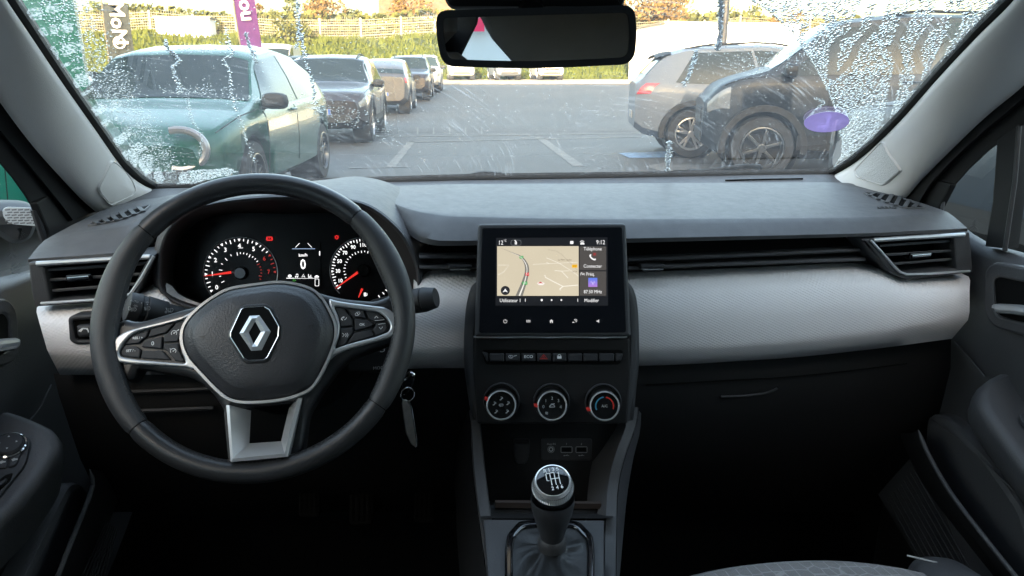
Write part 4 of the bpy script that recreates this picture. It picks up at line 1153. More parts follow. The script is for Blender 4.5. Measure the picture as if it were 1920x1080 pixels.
# armrest with switches: a long pod standing off the card
arm_top = [(-300, 850), (-120, 790), (0, 776), (50, 800), (80, 826), (86, 846)]
SWP = Pl(atx(20, 850, -.50), V((.18, -.42, .88)), V((0, 1, 0))); SWR = Pl(atx(1900, 760, .862), V((-.18, -.42, .88)), V((0, 1, 0)))
def pod(parent, top_px, tp, drop, Xwall, mat, nm, n=40, flip=False):
    T_ = cr([tp.w(*tp.uv(a, b)) for a, b in top_px], n)
    L = []
    ctr = sum(T_, V((0, 0, 0))) / n
    ins = []
    for k, h in ((.0, .0), (-.006, -.001), (-.014, -.006), (-.018, -.018), (-.016, -.05), (-.004, -drop)):
        row = []
        for i, p in enumerate(T_):
            t = (T_[min(i + 1, n - 1)] - T_[max(i - 1, 0)]); t.z = 0; t.normalize(); nn = V((t.y, -t.x, 0))
            if nn.dot(ctr - p) > 0: nn = -nn
            row.append(p + nn * (-k) + tp.n * h)
        L.append(row)
    inn = [V((Xwall, p.y, p.z)) for p in L[0]]
    L = [inn] + L
    if flip: L = L[::-1]
    mb = MB(); mb.grid(L); o = mb.build(nm, mat, parent, sharp=60, recalc=False); return o, mb.bvh()
pod(LD, [(-420, 1420), (-60, 1010), (0, 950), (40, 905), (72, 862), (84, 838), (78, 812), (50, 796), (0, 777), (-60, 770), (-200, 790)], SWP, .10, -.56, M['arm'], 'armrest', flip=False)
mb = MB(); mb.slab(SWP, rnd(SWP.uvs([(-140, 1060), (-10, 945), (48, 873), (58, 830), (54, 820), (10, 817), (-60, 830)]), .008), -.002, .0028, .0015); mb.build('switch_panel', M['dark'], LD)
mcx, mcy = SWP.uv(18, 840)
mb = MB(); mb.lathe(SWP, mcx, mcy, [(.0175, .003), (.0195, .0065), (.0178, .0075), (.0165, .006)], 28); mb.build('knob_ring', M['chrome'], LD)
mb = MB(); mb.lathe(SWP, mcx, mcy, [(.0166, .003), (.0160, .0085), (.014, .0105), (.0001, .0112)], 24); mb.build('mirror_knob', M['dark'], LD)
mb = MB()
for k in range(4):
    a = k * pi / 2 + .3; mb.poly(SWP, circ(mcx + .009 * cos(a), mcy + .009 * sin(a), .0016, 3, a), .0118)
mb.build('print', M['grey_print'], LD)
for k, pp in enumerate(([(-4, 864), (17, 860), (14, 882), (-8, 882)], [(19, 860), (42, 852), (32, 876), (16, 881)])):
    mb = MB(); mb.slab(SWP, rnd(SWP.uvs(pp), .003), 0, .0055, .002); b_ = mb.build('mirror_button', M['dark'], LD)
    c_ = SWP.uv(sum(p[0] for p in pp) / 4, sum(p[1] for p in pp) / 4); mb = MB(); mb.poly(SWP, circ(c_[0], c_[1], .0026, 4), .006); mb.poly(SWP, rect(c_[0] - .001, c_[1], c_[0] + .004, c_[1] + .002), .006); mb.build('print', M['grey_print'], LD)
for pp in ([(-30, 925), (12, 893), (26, 889), (20, 905), (-20, 940)],):
    mb = MB(); mb.slab(SWP, rnd(SWP.uvs(pp), .003), 0, .004, .001); mb.build('window_switch', M['abyss'], LD)
    mb = MB(); mb.slab(SWP, rnd(SWP.uvs([(-26, 926), (8, 906), (16, 902), (12, 911), (-20, 936)]), .003), .003, .008, .002); mb.build('switch_rocker', M['dark'], LD)
# lower pocket
PK = Pl(V((-.475, 1, .5)), V((1, 0, 0)))
mb = MB(); mb.slab(PK, rnd(plx(PK, [(160, 905), (182, 900), (200, 930), (170, 1010), (100, 1250), (-40, 1500), (-200, 1500), (60, 1120)]), .02), -.05, -.02, .01); mb.build('pocket_back', M['arm'], LD)
mb = MB(); P1 = [(140, 868), (168, 880), (174, 905), (168, 930), (140, 1000), (105, 1090), (30, 1300)]
mb.tube(cr([atx(a, b, -.462) for a, b in P1[1:]], 24), [.001] + [.0035] * 23, 8); mb.build('pocket_lip', M['door'], LD)
mb = MB(); ro = []
for dx in (0, 26, 60): ro.append(cr([atx(a + dx * .9, b + dx * .12, -.463 - dx * .0006) for a, b in P1[1:]], 20))
mb.grid(ro); mb.build('pocket_front', M['black'], LD)
mb = MB()
for k in range(7):
    mb.tube([atx(200 + 3.4 * k, 980 + 2 * k, -.46), atx(152 + 7 * k, 1085, -.46)], .0011, 5)
mb.build('speaker_ribs', M['black'], LD)
# etched mark in the corner of the glass
def etched(parent, px, py, X, sc):
    pl = Pl(V((X, 1, 1)), V((-1 if X > 0 else 1, 0, 0)))
    m = M['mark']; mb = MB(); c = V(pl.uv(px, py)); s_ = .014 * sc
    for k in range(3):
        a = pi / 2 + k * 2 * pi / 3; d = V((cos(a), sin(a))); n = V((-d.y, d.x))
        mb.stroke(pl, [tuple(c + n * s_ * .08), tuple(c + d * s_ * .6 + n * s_ * .22), tuple(c + d * s_), tuple(c + d * s_ * .6 - n * s_ * .22), tuple(c - n * s_ * .08)], .0009)
    for k in range(4): mb.text(('Glazing', 'E2 43R-001', 'AS2 M 204', 'TRANSP. 70%')[k], pl, c.x, c.y - s_ * (1.1 + .33 * k), .0042 * sc)
    mb.stroke(pl, circ(c.x + s_ * .9, c.y - s_ * 1.5, s_ * .28, 14), .0006, 0, True)
    mb.build('etched_mark', m, parent)
M['mark'] = mk('etched_mark', (.10, .10, .10), .8, var=0)
etched(LD, 22, 474, -.573, 1.15)
# right door ------------------------------------------------------------
XR = .905
RD = thing('right_door', (XR, .6, .3), 'right front door with grey handle recess, padded armrest and lower pocket', 'car door', 'front doors')
mb = MB()
fo = [(2240, -180), (1990, 70), (1900, 150), (1832, 210), (1767, 275), (1712, 330), (1676, 380)]; fi = [(2320, -60), (2060, 120), (1920, 232), (1872, 265), (1820, 312), (1785, 350), (1762, 395)]
A_ = [atx(p.x, p.y, .876) for p in cr([V((a, b, 0)) for a, b in fo], n_)]; B_ = [atx(p.x, p.y, .897) for p in cr([V((a, b, 0)) for a, b in fi], n_)]
B2 = [p + V((.003, .0, 0)) for p in B_]
mid = [a.lerp(b, .5) + (CAM - a).normalized() * .012 for a, b in zip(A_, B_)]; mid2 = [a.lerp(b, .58) - (CAM - a).normalized() * .006 for a, b in zip(A_, B_)]
mb.grid([B2, B_, mid2, mid, A_]); mb.build('window_frame', M['black'], RD)
tr_p = Pl(V((.896, 1, 1)), V((-1, 0, 0)))
mb = MB(); mb.slab(tr_p, rnd(plx(tr_p, [(1765, 393), (1790, 345), (1720, 325), (1676, 372), (1700, 400), (1768, 412)]), .004), -.004, .006, .003); mb.build('corner_trim', M['black'], RD)
mb = MB(); mb.slab(tr_p, plx(tr_p, [(1873, 262), (1912, 232), (1905, 330), (1887, 466), (1850, 462), (1864, 380)]), -.02, .004, .003); mb.build('window_divider', M['black'], RD)
mb = MB(); mb.tube([atx(1911, 236, .892), atx(1903, 340, .892), atx(1884, 470, .892)], .0035, 8); mb.build('glass_channel', M['dark'], RD)
mb = MB(); mb.tube(cr([atx(a, b, .894) for a, b in ((1775, 345), (1769, 375), (1766, 400), (1768, 412))], 10), .003, 8); mb.build('corner_seal', M['arm'], RD)
mb = MB(); mb.add([V(p) for p in ((.935, -.05, .90), (.935, 1.25, .90), (.935, 1.25, 1.32), (.935, -.05, 1.40))], [(0, 3, 2, 1)]); mb.build('side_glass', M['glass'], RD)
rows = [[(1700, 380), (1780, 405), (1815, 432), (1860, 458), (1920, 474), (2200, 560)], [(1700, 395), (1780, 420), (1815, 444), (1860, 466), (1920, 483), (2200, 585)], [(1700, 430), (1780, 450), (1822, 475), (1860, 490), (1920, 508), (2200, 640)], [(1740, 520), (1800, 540), (1840, 560), (1880, 590), (1920, 610), (2200, 780)],
        [(1700, 600), (1760, 640), (1820, 670), (1880, 710), (1930, 750), (2200, 940)], [(1640, 700), (1720, 800), (1800, 900), (1880, 1000), (1960, 1100), (2200, 1400)], [(1560, 780), (1660, 950), (1740, 1080), (1830, 1220), (1900, 1300), (2100, 1600)]]
R_ = bulged(rows, [.93, .905, .892, .888, .888, .888, .888])
mb = MB(); mb.grid(R_[::-1]); mb.build('door_card', M['door'], RD, sharp=70)
mb = MB(); mb.tube(cr([atx(1790, 640, .884), atx(1815, 668, .884), atx(1846, 706, .884)], 14), .0012, 6); mb.build('card_seam', M['console'], RD)
DRp = Pl(V((.8865, 1, .9)), V((-1, 0, 0)))
outer = rnd(plx(DRp, [(1862, 512), (1872, 506), (2060, 540), (2060, 640), (1915, 612), (1872, 600), (1862, 585)]), .012); inner_ = rnd(plx(DRp, [(1868, 525), (1878, 520), (2050, 556), (2050, 626), (1915, 603), (1877, 592), (1870, 580)]), .008)
mb = MB(); mb.slab(DRp, inset(ccw(outer), -.012), -.004, .005, .004, holes=[inner_]); mb.build('handle_surround', M['arm'], RD)
mb = MB(); mb.poly(DRp, inset(ccw(inner_), -.001), .0012); mb.build('handle_recess', M['abyss'], RD)
mb = MB(); mb.slab(DRp, rnd(plx(DRp, [(1875, 569), (1915, 571), (2050, 590), (2050, 608), (1915, 589), (1884, 587)]), .004), .002, .018, .006); mb.build('door_handle', M['satin'], RD)
pod(RD, [(2280, 1220), (2015, 955), (1945, 875), (1895, 810), (1862, 765), (1855, 738), (1868, 718), (1895, 703), (1925, 694), (2000, 700), (2150, 780)], SWR, .07, .915, M['arm'], 'armrest', flip=True)
mb = MB(); mb.slab(SWR, rnd(SWR.uvs([(1908, 778), (1990, 770), (2050, 840), (1960, 850), (1914, 794)]), .006), -.002, .004, .002); mb.build('window_switch', M['dark'], RD)
P1 = [(1770, 775), (1728, 786), (1722, 806), (1740, 850), (1780, 920), (1840, 1000), (1920, 1100), (2000, 1200)]
mb = MB(); mb.tube(cr([atx(a, b, .80) for a, b in P1[2:]], 26), [.0008] + [.0035] * 25, 8); mb.build('pocket_lip', M['arm'], RD)
mb = MB(); ro = []
for dx, xx in ((0, .80), (-14, .802), (-26, .81), (-40, .83)): ro.append(cr([atx(a + dx * .9, b + 6 * (dx < 0), xx) for a, b in P1[2:]], 20))
mb.grid(ro); mb.build('pocket_front', M['black'], RD)
mb = MB(); PK = Pl(V((.86, 1, .5)), V((-1, 0, 0)))
mb.slab(PK, rnd(plx(PK, [(1735, 775), (1770, 780), (1850, 860), (1920, 960), (1990, 1300), (1850, 1200), (1730, 860)]), .02), -.03, 0, .01); mb.build('pocket_back', M['arm'], RD)
mb = MB(); mb.tube(cr([atx(a, b, .858) for a, b in ((1745, 785), (1790, 818), (1830, 852), (1870, 890), (1910, 930))], 20), .0012, 6); mb.build('pocket_seam', M['console'], RD)
mb = MB()
for k in range(9):
    mb.tube([atx(1712 - 6 * k, 880 + 7 * k, .805), atx(1830 - 10.5 * k, 1086, .805)], .0011, 5)
mb.build('speaker_ribs', M['black'], RD)
etched(RD, 1826, 424, .933, 1.0)

# outside mirror seen through the left quarter glass, with its stock sticker
LM = thing('wing_mirror', (-.78, 1.0, .95), 'dark wing mirror with a pale dashed label seen through the left door glass', 'wing mirror')
pm = Pl(V((-.72, 1.22, 1.0)), V((.55, -.83, 0)))
mb = MB(); mb.slab(pm, sm(pm.uvs([(-60, 390), (0, 386), (60, 388), (76, 400), (74, 430), (60, 455), (30, 462), (-10, 440), (-60, 425)]), 40), -.08, .0, .03, back=True); mb.build('shell', M['dark'], LM)
mb = MB(); mb.slab(pm, rnd(pm.uvs([(5, 392), (14, 388), (73, 390), (74, 424), (20, 420), (6, 408)]), .008), -.001, .0015); lb = mb.build('label_sheet', M['clad2'], LM)
mb = MB()
for j in range(6):
    for k in range(5):
        u_, v_ = pm.uv(14 + k * 12 + (j % 2) * 4, 393 + j * 5.0); mb.poly(pm, rect(u_ - .0035, v_ - .0011, u_ + .0035, v_ + .0011), .002)
mb.build('print', M['dim_print'], LM)

def cr2(p): return p
# --- roof, rear body and seats (dark interior seen in the mirror; keeps daylight to the real openings)
mb = MB(); rr_ = []
for y, z in ((-1.9, 1.22), (-1.6, 1.30), (-1.0, 1.375), (-.3, 1.39), (.4, 1.40), (.75, 1.39), (.80, 1.383), (.835, 1.368), (.862, 1.348)):
    rr_.append([V((.18 + x, y, z - .02 * (abs(x) / .62) ** 4)) for x in (-.60, -.55, -.4, -.2, 0, .2, .4, .55, .60)])
mb.grid(rr_[::-1]); mb.grid([[p + V((0, 0, .02)) for p in r] for r in rr_])
M['headliner'] = mk('headliner', (.62, .61, .59), .9, var=.05, bump=.3, bs=900)
for sx in (-1, 1):      # roof rails over the doors
    mb.tube([V((.18 + sx * (.60 + .02 * (y < .4)), y, 1.372 - .03 * (y > .6))) for y in (-1.0, -.4, .2, .6, .80)], .035, 10)
struct(mb.build('headliner', M['headliner']))
SH = thing('rear_body_trim', (.18, -1.0, .3), 'dark rear side trim with narrow side windows seen in the mirror', 'body trim')
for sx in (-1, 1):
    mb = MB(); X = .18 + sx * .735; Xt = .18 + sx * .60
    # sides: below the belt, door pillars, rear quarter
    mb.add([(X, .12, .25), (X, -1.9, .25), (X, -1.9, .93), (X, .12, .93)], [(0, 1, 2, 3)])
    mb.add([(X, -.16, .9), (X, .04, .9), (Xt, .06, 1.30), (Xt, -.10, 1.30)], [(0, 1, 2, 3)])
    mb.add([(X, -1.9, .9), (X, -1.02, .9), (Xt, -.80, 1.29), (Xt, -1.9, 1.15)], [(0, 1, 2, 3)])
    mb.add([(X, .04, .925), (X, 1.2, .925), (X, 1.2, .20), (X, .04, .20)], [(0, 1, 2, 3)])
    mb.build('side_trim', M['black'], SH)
    mb = MB(); mb.add([(X + sx * .01, -1.02, .9), (X + sx * .01, -.14, .9), (Xt + sx * .01, -.1, 1.3), (Xt + sx * .01, -.82, 1.3)], [(0, 1, 2, 3)]); mb.build('side_glass', M['glass'], SH)
mb = MB(); mb.add([(.18 - .72, -1.9, .25), (.18 + .72, -1.9, .25), (.18 + .72, -1.85, 1.0), (.18 - .72, -1.85, 1.0)], [(0, 1, 2, 3)])
mb.add([(-.45, -1.86, .99), (.81, -1.86, .99), (.81, -1.84, 1.02), (-.45, -1.84, 1.02)], [(0, 1, 2, 3)]); mb.build('tailgate_trim', M['black'], SH)
mb = MB(); QP = Pl(V((.18, -1.70, 0)), V((0, 1, 0)))
mb.slab(QP, [(-(a - .18), b) for a, b in cr2([(-.80, .25), (-.43, .95), (-.30, 1.19), (-.265, 1.34), (-.80, 1.34)])], -.03, 0, .004); mb.build('quarter_trim', M['black'], SH)
mb = MB(); mb.add([V(p) for p in ((-.46, -1.86, 1.0), (.82, -1.86, 1.0), (.76, -1.66, 1.32), (-.40, -1.66, 1.32))], [(0, 1, 2, 3)]); mb.build('rear_glass', M['glass'], SH)
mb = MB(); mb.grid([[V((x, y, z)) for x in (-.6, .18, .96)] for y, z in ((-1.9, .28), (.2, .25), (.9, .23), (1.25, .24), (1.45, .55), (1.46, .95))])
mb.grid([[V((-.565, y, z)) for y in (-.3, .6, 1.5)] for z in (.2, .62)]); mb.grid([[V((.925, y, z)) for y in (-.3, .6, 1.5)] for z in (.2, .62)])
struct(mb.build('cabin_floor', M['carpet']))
def seatcloth():
    m, nt, p, out = nodes('seat_cloth'); L = nt.links.new
    tc = N(nt, 'ShaderNodeTexCoord'); mp = N(nt, 'ShaderNodeMapping'); mp.inputs['Scale'].default_value = (1, .62, 1); L(tc.outputs['Object'], mp.inputs[0])
    vo = N(nt, 'ShaderNodeTexVoronoi', Scale=66.0, Randomness=.45); vo.feature = 'DISTANCE_TO_EDGE'; L(mp.outputs[0], vo.inputs['Vector'])
    mr = N(nt, 'ShaderNodeMapRange'); mr.inputs[1].default_value = .035; mr.inputs[2].default_value = .06; L(vo.outputs[0], mr.inputs[0])
    nz = N(nt, 'ShaderNodeTexNoise', Scale=900.0); L(tc.outputs['Object'], nz.inputs['Vector'])
    r = N(nt, 'ShaderNodeMix', data_type='RGBA'); r.inputs[6].default_value = (.36, .36, .36, 1); r.inputs[7].default_value = (.22, .215, .215, 1); L(mr.outputs[0], r.inputs[0])
    r2 = N(nt, 'ShaderNodeMix', data_type='RGBA', blend_type='MULTIPLY'); r2.inputs[0].default_value = .6; L(r.outputs[2], r2.inputs[6]); L(nz.outputs['Color'], r2.inputs[7]); L(r2.outputs[2], p.inputs['Base Color'])
    b = N(nt, 'ShaderNodeBump', Strength=.5, Distance=.002); L(nz.outputs['Fac'], b.inputs['Height']); L(b.outputs[0], p.inputs['Normal'])
    p.inputs['Roughness'].default_value = .9; p.inputs['Sheen Weight'].default_value = .2; return m
M['cloth'] = seatcloth(); M['cloth_dark'] = mk('dark_seat_cloth', (.10, .10, .105), .9, var=.1, bump=.4, bs=700)
def seat(name, cx, label, yb):
    t = thing(name, (cx, yb, .3), label, 'car seat', 'front seats')
    yf = .815 if cx > .2 else .52
    # cushion: grey cloth centre with dark bolsters
    def cush(x0, x1, zt, mat, nm, crown):
        rows = []
        for f, dz, dy in ((0, -.16, .004), (.0, -.05, .012), (0, -.012, .004), (.03, 0, 0), (.12, .008, 0), (.4, 0, 0), (.8, -.03, 0), (1, -.05, 0)):
            y = yf - f * .5 + dy
            row = []
            for k in range(15):
                a = k / 14 * 2 - 1; x = (x0 + x1) / 2 + a * (x1 - x0) / 2
                row.append(V((x, y - crown * .028 * a * a, zt + dz - crown * .014 * abs(a) ** 3)))
            rows.append(row)
        mb = MB(); mb.grid(rows[::-1]); return mb.build(nm, mat, t, sharp=70, recalc=True)
    cush(cx - .225, cx + .175, .592, M['cloth'], 'cushion', 1.0)
    cush(cx + .178, cx + .25, .578, M['arm'], 'bolster', .5); cush(cx - .27, cx - .22, .52, M['arm'], 'bolster', .5)
    mb = MB(); mb.tube([V((cx + .172, yf - .012, .5835)), V((cx + .215, yf - .03, .578))], .0012, 5); mb.build('seam_stitching', M['grey_print'], t)
    # backrest and headrest
    L = []
    for z, w, d, y in ((.55, .23, .06, yb), (.75, .25, .075, yb - .03), (1.0, .25, .07, yb - .08), (1.12, .20, .06, yb - .105), (1.17, .13, .04, yb - .115)):
        L.append([V((cx + p[0], y + p[1], z)) for p in rnd(rect(-w, -d, w, d), .05, 5)])
    mb = MB(); mb.loops(L, cap0=True, cap1=True); mb.build('backrest', M['cloth_dark'], t)
    L = []
    for z, w, d, y in ((1.18, .09, .035, yb - .11), (1.22, .13, .05, yb - .112), (1.30, .125, .05, yb - .12), (1.345, .09, .03, yb - .122)):
        L.append([V((cx + p[0], y + p[1], z)) for p in rnd(rect(-w, -d, w, d), .035, 5)])
    mb = MB(); mb.loops(L, cap0=True, cap1=True); mb.build('headrest', M['cloth_dark'], t)
seat('passenger_seat', .49, 'right front seat with grey hexagon pattern cushion', -.02)
seat('driver_seat', -.26, 'dark driver seat whose back shows in the mirror', -.14)
L = []
rb = thing('rear_bench', (.18, -1.0, .3), 'dark rear bench with an added rounded mass seen in the rear view mirror', 'car seat')
mb = MB(); L = [[V((.18 + p[0], -1.05 - dy + p[1], z)) for p in rnd(rect(-w, -.07, w, .07), .05, 5)] for z, w, dy in ((.45, .62, 0), (.8, .62, .06), (.98, .60, .10), (1.02, .56, .11))]
mb.loops(L, cap0=True, cap1=True); mb.build('backrest', M['cloth_dark'], rb)
HP = Pl(V((.18, -1.10, 0)), V((0, 1, 0)))
mb = MB(); mb.slab(HP, [(-(p.x - .18), p.y) for p in lin([V((a, b, 0)) for a, b in ((.06, .95), (-.02, 1.02), (-.10, 1.10), (-.165, 1.17), (-.20, 1.24), (-.20, 1.30), (.3, 1.31), (.70, 1.25), (.76, 1.1), (.78, .95))], 40)], -.09, .02, .02); mb.build('mirror_mass', M['cloth_dark'], rb)  # made-up dark mass, shaped to edge the bright wedge in the mirror
for x in ():
    mb = MB(); L = [[V((x + p[0], -1.16 + p[1], z)) for p in rnd(rect(-w, -.05, w, .05), .03, 4)] for z, w in ((1.03, .08), (1.06, .11), (1.15, .11), (1.18, .08))]
    mb.loops(L, cap0=True, cap1=True); mb.build('headrest', M['cloth_dark'], rb)

# --- rear view mirror
RM = thing('rear_view_mirror', aty(1005, 70, .80), 'black framed rear view mirror hanging at the top of the windscreen', 'mirror')
mc = aty(1005, 70, .80)
mn = (CAM - mc).normalized() + V((-.34, -.94, -.02)).normalized()
MP = Pl(mc, V((-.120, -.98, -.046)).normalized())
mout = [(820, 22), (1000, 17), (1186, 12), (1191, 58), (1186, 118), (1000, 127), (832, 122), (821, 70)]
hu = rnd(MP.uvs(mout), [.018, .05, .018, .05, .022, .05, .022, .05], 7)
mb = MB(); mb.slab(MP, hu, -.03, .004, .006, segs=4, holes=[inset(ccw(hu), .0048)], back=False)
mb.loops([[MP.w(p[0], p[1], -.03) for p in ccw(hu)][::-1], [MP.w(p[0] * .8, p[1] * .7, -.05) for p in ccw(hu)][::-1]], cap1=True); mb.build('housing', M['dark'], RM, recalc=False)
mm, nt_, p_, o_ = nodes('mirror_silver'); p_.inputs['Metallic'].default_value = 1; p_.inputs['Roughness'].default_value = .01; p_.inputs['Base Color'].default_value = (.74, .75, .76, 1)
mb = MB(); gi = inset(ccw(hu), .0046); mb.poly(MP, gi, .0015); mb.build('mirror_glass', mm, RM)
mb = MB(); q0 = MP.uvs([(838, 14), (826, -10), (822, -60), (1180, -60), (1186, -10), (1178, 14)]); mb.slab(MP, rnd(q0, .008), -.075, -.032, .008); mb.build('sensor_cover', M['black'], RM)
mb = MB(); a_ = MP.w(*MP.uv(1000, 24), -.03); mb.tube([a_, a_ + V((0, .05, .03)), a_ + V((0, .09, .05))], .014, 12); mb.build('stalk', M['black'], RM)
# ------------------------------------------------------------------ dashboard
DB = thing('dashboard', (.18, 1.05, .9), 'wide charcoal dashboard with pale honeycomb trim and slatted air vents', 'dashboard')
def pxy(rows, n, mode=cr): return [mode([aty(*p) for p in r], n) for r in rows]
n = 90
r1 = [(250, 358, 1.395), (292, 354, 1.40), (320, 353, 1.40), (360, 352, 1.40), (420, 350, 1.40), (480, 348.5, 1.40), (600, 345, 1.405), (680, 342.6, 1.405), (730, 341, 1.405), (780, 339.6, 1.405), (830, 338, 1.405), (900, 336, 1.405), (1250, 331, 1.405), (1558, 327, 1.40), (1580, 334, 1.38), (1600, 342, 1.36)]
r2 = [(225, 384, 1.31), (262, 376, 1.33), (300, 371, 1.335), (330, 366, 1.34), (380, 363, 1.34), (450, 360, 1.343), (560, 357, 1.345), (650, 353.5, 1.347), (700, 351, 1.349), (743, 349, 1.35), (800, 347, 1.352), (900, 345, 1.355), (1280, 343, 1.355), (1560, 342, 1.345), (1604, 349, 1.315), (1640, 360, 1.27)]
r3 = [(88, 448, 1.09), (180, 431, 1.09), (245, 420, 1.085), (300, 392, 1.14), (360, 366, 1.24), (450, 356, 1.29), (560, 350, 1.31), (650, 352, 1.30), (705, 366, 1.22), (762, 390, 1.10), (826, 402, 1.066), (900, 406, 1.06), (1180, 410, 1.06), (1600, 407, 1.06), (1700, 402, 1.07), (1772, 396, 1.10)]
r4 = [(52, 486, 1.03), (190, 476, 1.03), (255, 468, 1.04), (290, 430, 1.10), (350, 385, 1.21), (450, 366, 1.27), (560, 360, 1.29), (645, 364, 1.275), (705, 384, 1.20), (758, 420, 1.08), (806, 448, 1.022), (895, 451, 1.02), (1180, 447, 1.02), (1600, 438, 1.02), (1710, 433, 1.024), (1814, 428, 1.03)]
r5 = [(53, 492, 1.032), (190, 482, 1.03), (255, 474, 1.042), (292, 440, 1.105), (352, 395, 1.215), (450, 374, 1.275), (560, 368, 1.295), (645, 372, 1.28), (703, 394, 1.205), (756, 432, 1.083), (804, 458, 1.024), (895, 460, 1.022), (1180, 455, 1.022), (1600, 444, 1.022), (1710, 439, 1.026), (1814, 434, 1.032)]
def crk(r, k=7):
    """Catmull-Rom, k samples to each span, so that rows keep their columns"""
    P = [aty(*p) for p in r]; out = []
    for i in range(len(P) - 1):
        b, c = P[i], P[i + 1]; a = P[i - 1] if i else b * 2 - c; d = P[i + 2] if i + 2 < len(P) else c * 2 - b
        for j in range(k):
            t = j / k; out.append(.5 * (2 * b + (c - a) * t + (2 * a - 5 * b + 4 * c - d) * t * t + (3 * b - a - 3 * c + d) * t ** 3))
    return out + [P[-1]]
R1, R2, R3, R4, R5 = [crk(r) for r in (r1, r2, r3, r4, r5)]
def lr(A, B, t, up=0): return [a.lerp(b, t) + V((0, 0, up)) for a, b in zip(A, B)]
R6 = [p + V((0, .07, -.003)) for p in R5]
step = [p + V((0, .002, -.004)) for p in R2]
mb = MB(); mb.grid([R6, R5, lr(R5, R4, .6), R4, lr(R4, R3, .25, .001), lr(R4, R3, .6, .002), lr(R4, R3, .9, .0015), R3, lr(R3, R2, .06, .001), lr(R3, R2, .3, .003), lr(R3, R2, .7, .004), lr(R3, R2, .96, .002), R2])
PADB = mb.bvh(); mb.build('top_pad', M['pad'], DB, sharp=60)
mb = MB(); mb.grid([step, lr(step, R1, .5), R1, [p + V((0, .03, -.02)) for p in R1]]); mb.build('screen_ledge', M['pad'], DB)
# passenger side lid line on the ledge
mb = MB(); mb.tube(cr([aty(a, b, 1.375) + V((0, 0, .001)) for a, b in ((1360, 339), (1440, 337), (1505, 336))], 10), .0016, 5); mb.build('ledge_slot', M['abyss'], DB)
# demister grilles let into both ends of the pad
for side, poly, nsl in ((-1, [(164, 424), (240, 397), (283, 386), (268, 398), (225, 414), (180, 423)], 6), (1, [(1618, 362), (1680, 368), (1735, 391), (1697, 392), (1660, 380)], 6)):
    c2 = V((sum(p[0] for p in poly) / len(poly), sum(p[1] for p in poly) / len(poly)))
    bd = rnd(poly, 3, 3); bd = [(p.x, p.y) for p in lin([V((a, b, 0)) for a, b in bd + bd[:1]], 41)][:40]
    def onp(x, y, o):
        h = on(PADB, x, y, o); return h if h is not None else aty(x, y, 1.12)
    mb = MB(); mb.loops([[onp(c2.x + (a - c2.x) * k, c2.y + (b - c2.y) * k, .0012) for a, b in bd] for k in (1, .75, .5, .25, .02)]); mb.build('demister_recess', M['abyss'], DB)
    mb = MB(); mb.tube([onp(a, b, .001) for a, b in bd], .0017, 6, closed=True); mb.build('demister_frame', M['pad'], DB)
    xs_ = [p[0] for p in bd]; x0, x1 = min(xs_), max(xs_)
    for k in range(nsl):
        t = x0 + (x1 - x0) * (k + .9) / (nsl + .9)
        cross = sorted(a[1] + (b[1] - a[1]) * (t - a[0]) / (b[0] - a[0]) for a, b in zip(bd, bd[1:] + bd[:1]) if (a[0] - t) * (b[0] - t) < 0)
        if len(cross) >= 2:
            mb = MB(); mb.bar(onp(t + side * 4, cross[0] + .5, .0022), onp(t - side * 5, cross[-1] - .5, .0022), .0065, .0022); mb.build('demister_fin', M['arm'], DB)
# embossed airbag word
q = on(PADB, 1662, 391, .0012)
if q:
    pl = Pl(q, V((0, -.45, .9)), V((0, 1, 0))); mb = MB(); mb.text('AIRBAG', pl, 0, 0, .010, 0, .0003); mb.build('embossed_word', M['emboss'], DB)

# dark vent recess behind slats
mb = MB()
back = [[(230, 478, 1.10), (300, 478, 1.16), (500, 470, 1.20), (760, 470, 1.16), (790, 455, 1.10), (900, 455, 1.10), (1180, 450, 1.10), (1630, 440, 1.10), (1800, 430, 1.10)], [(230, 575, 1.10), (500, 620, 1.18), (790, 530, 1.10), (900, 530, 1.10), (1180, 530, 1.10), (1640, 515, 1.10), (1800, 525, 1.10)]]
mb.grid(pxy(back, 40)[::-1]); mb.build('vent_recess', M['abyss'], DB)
def slat(pts, name='slat', w=.012, h=.0055, mat='arm'):
    P = cr([aty(*p) for p in pts], 24); mb = MB()
    L = []
    for p in P: L.append([p + V((0, 0, h / 2)), p + V((0, -.003, 0)), p + V((0, 0, -h / 2)), p + V((0, .02, -h / 2 - .001)), p + V((0, .02, h / 2 - .001))])
    mb.loops([l[::-1] for l in L], cap0=True, cap1=True); return mb.build(name, M[mat], DB)
slat([(1178, 488, 1.036), (1400, 479, 1.036), (1612, 469, 1.036)]); slat([(1178, 503, 1.036), (1400, 494, 1.036), (1622, 486, 1.036)])
slat([(786, 482, 1.036), (893, 482, 1.036)]); slat([(786, 501, 1.036), (893, 501, 1.036)])
for a, b in ((840, 884), (1198, 1244)):
    mb = MB(); pl = Pl(aty((a + b) / 2, 500, 1.030), V((0, -1, .1))); q = pl.uvs([(a, 494), (b, 494), (b, 503), (a, 503)])
    mb.slab(pl, rnd(q, .002), -.012, .008, .003); mb.build('vent_tab', M['dark'], DB)
    mb = MB(); q = pl.uvs([(a + 3, 502), (b - 3, 502), (b - 4, 505), (a + 4, 505)]); mb.slab(pl, q, -.004, .0088, .0006); mb.build('tab_trim', M['chrome'], DB)

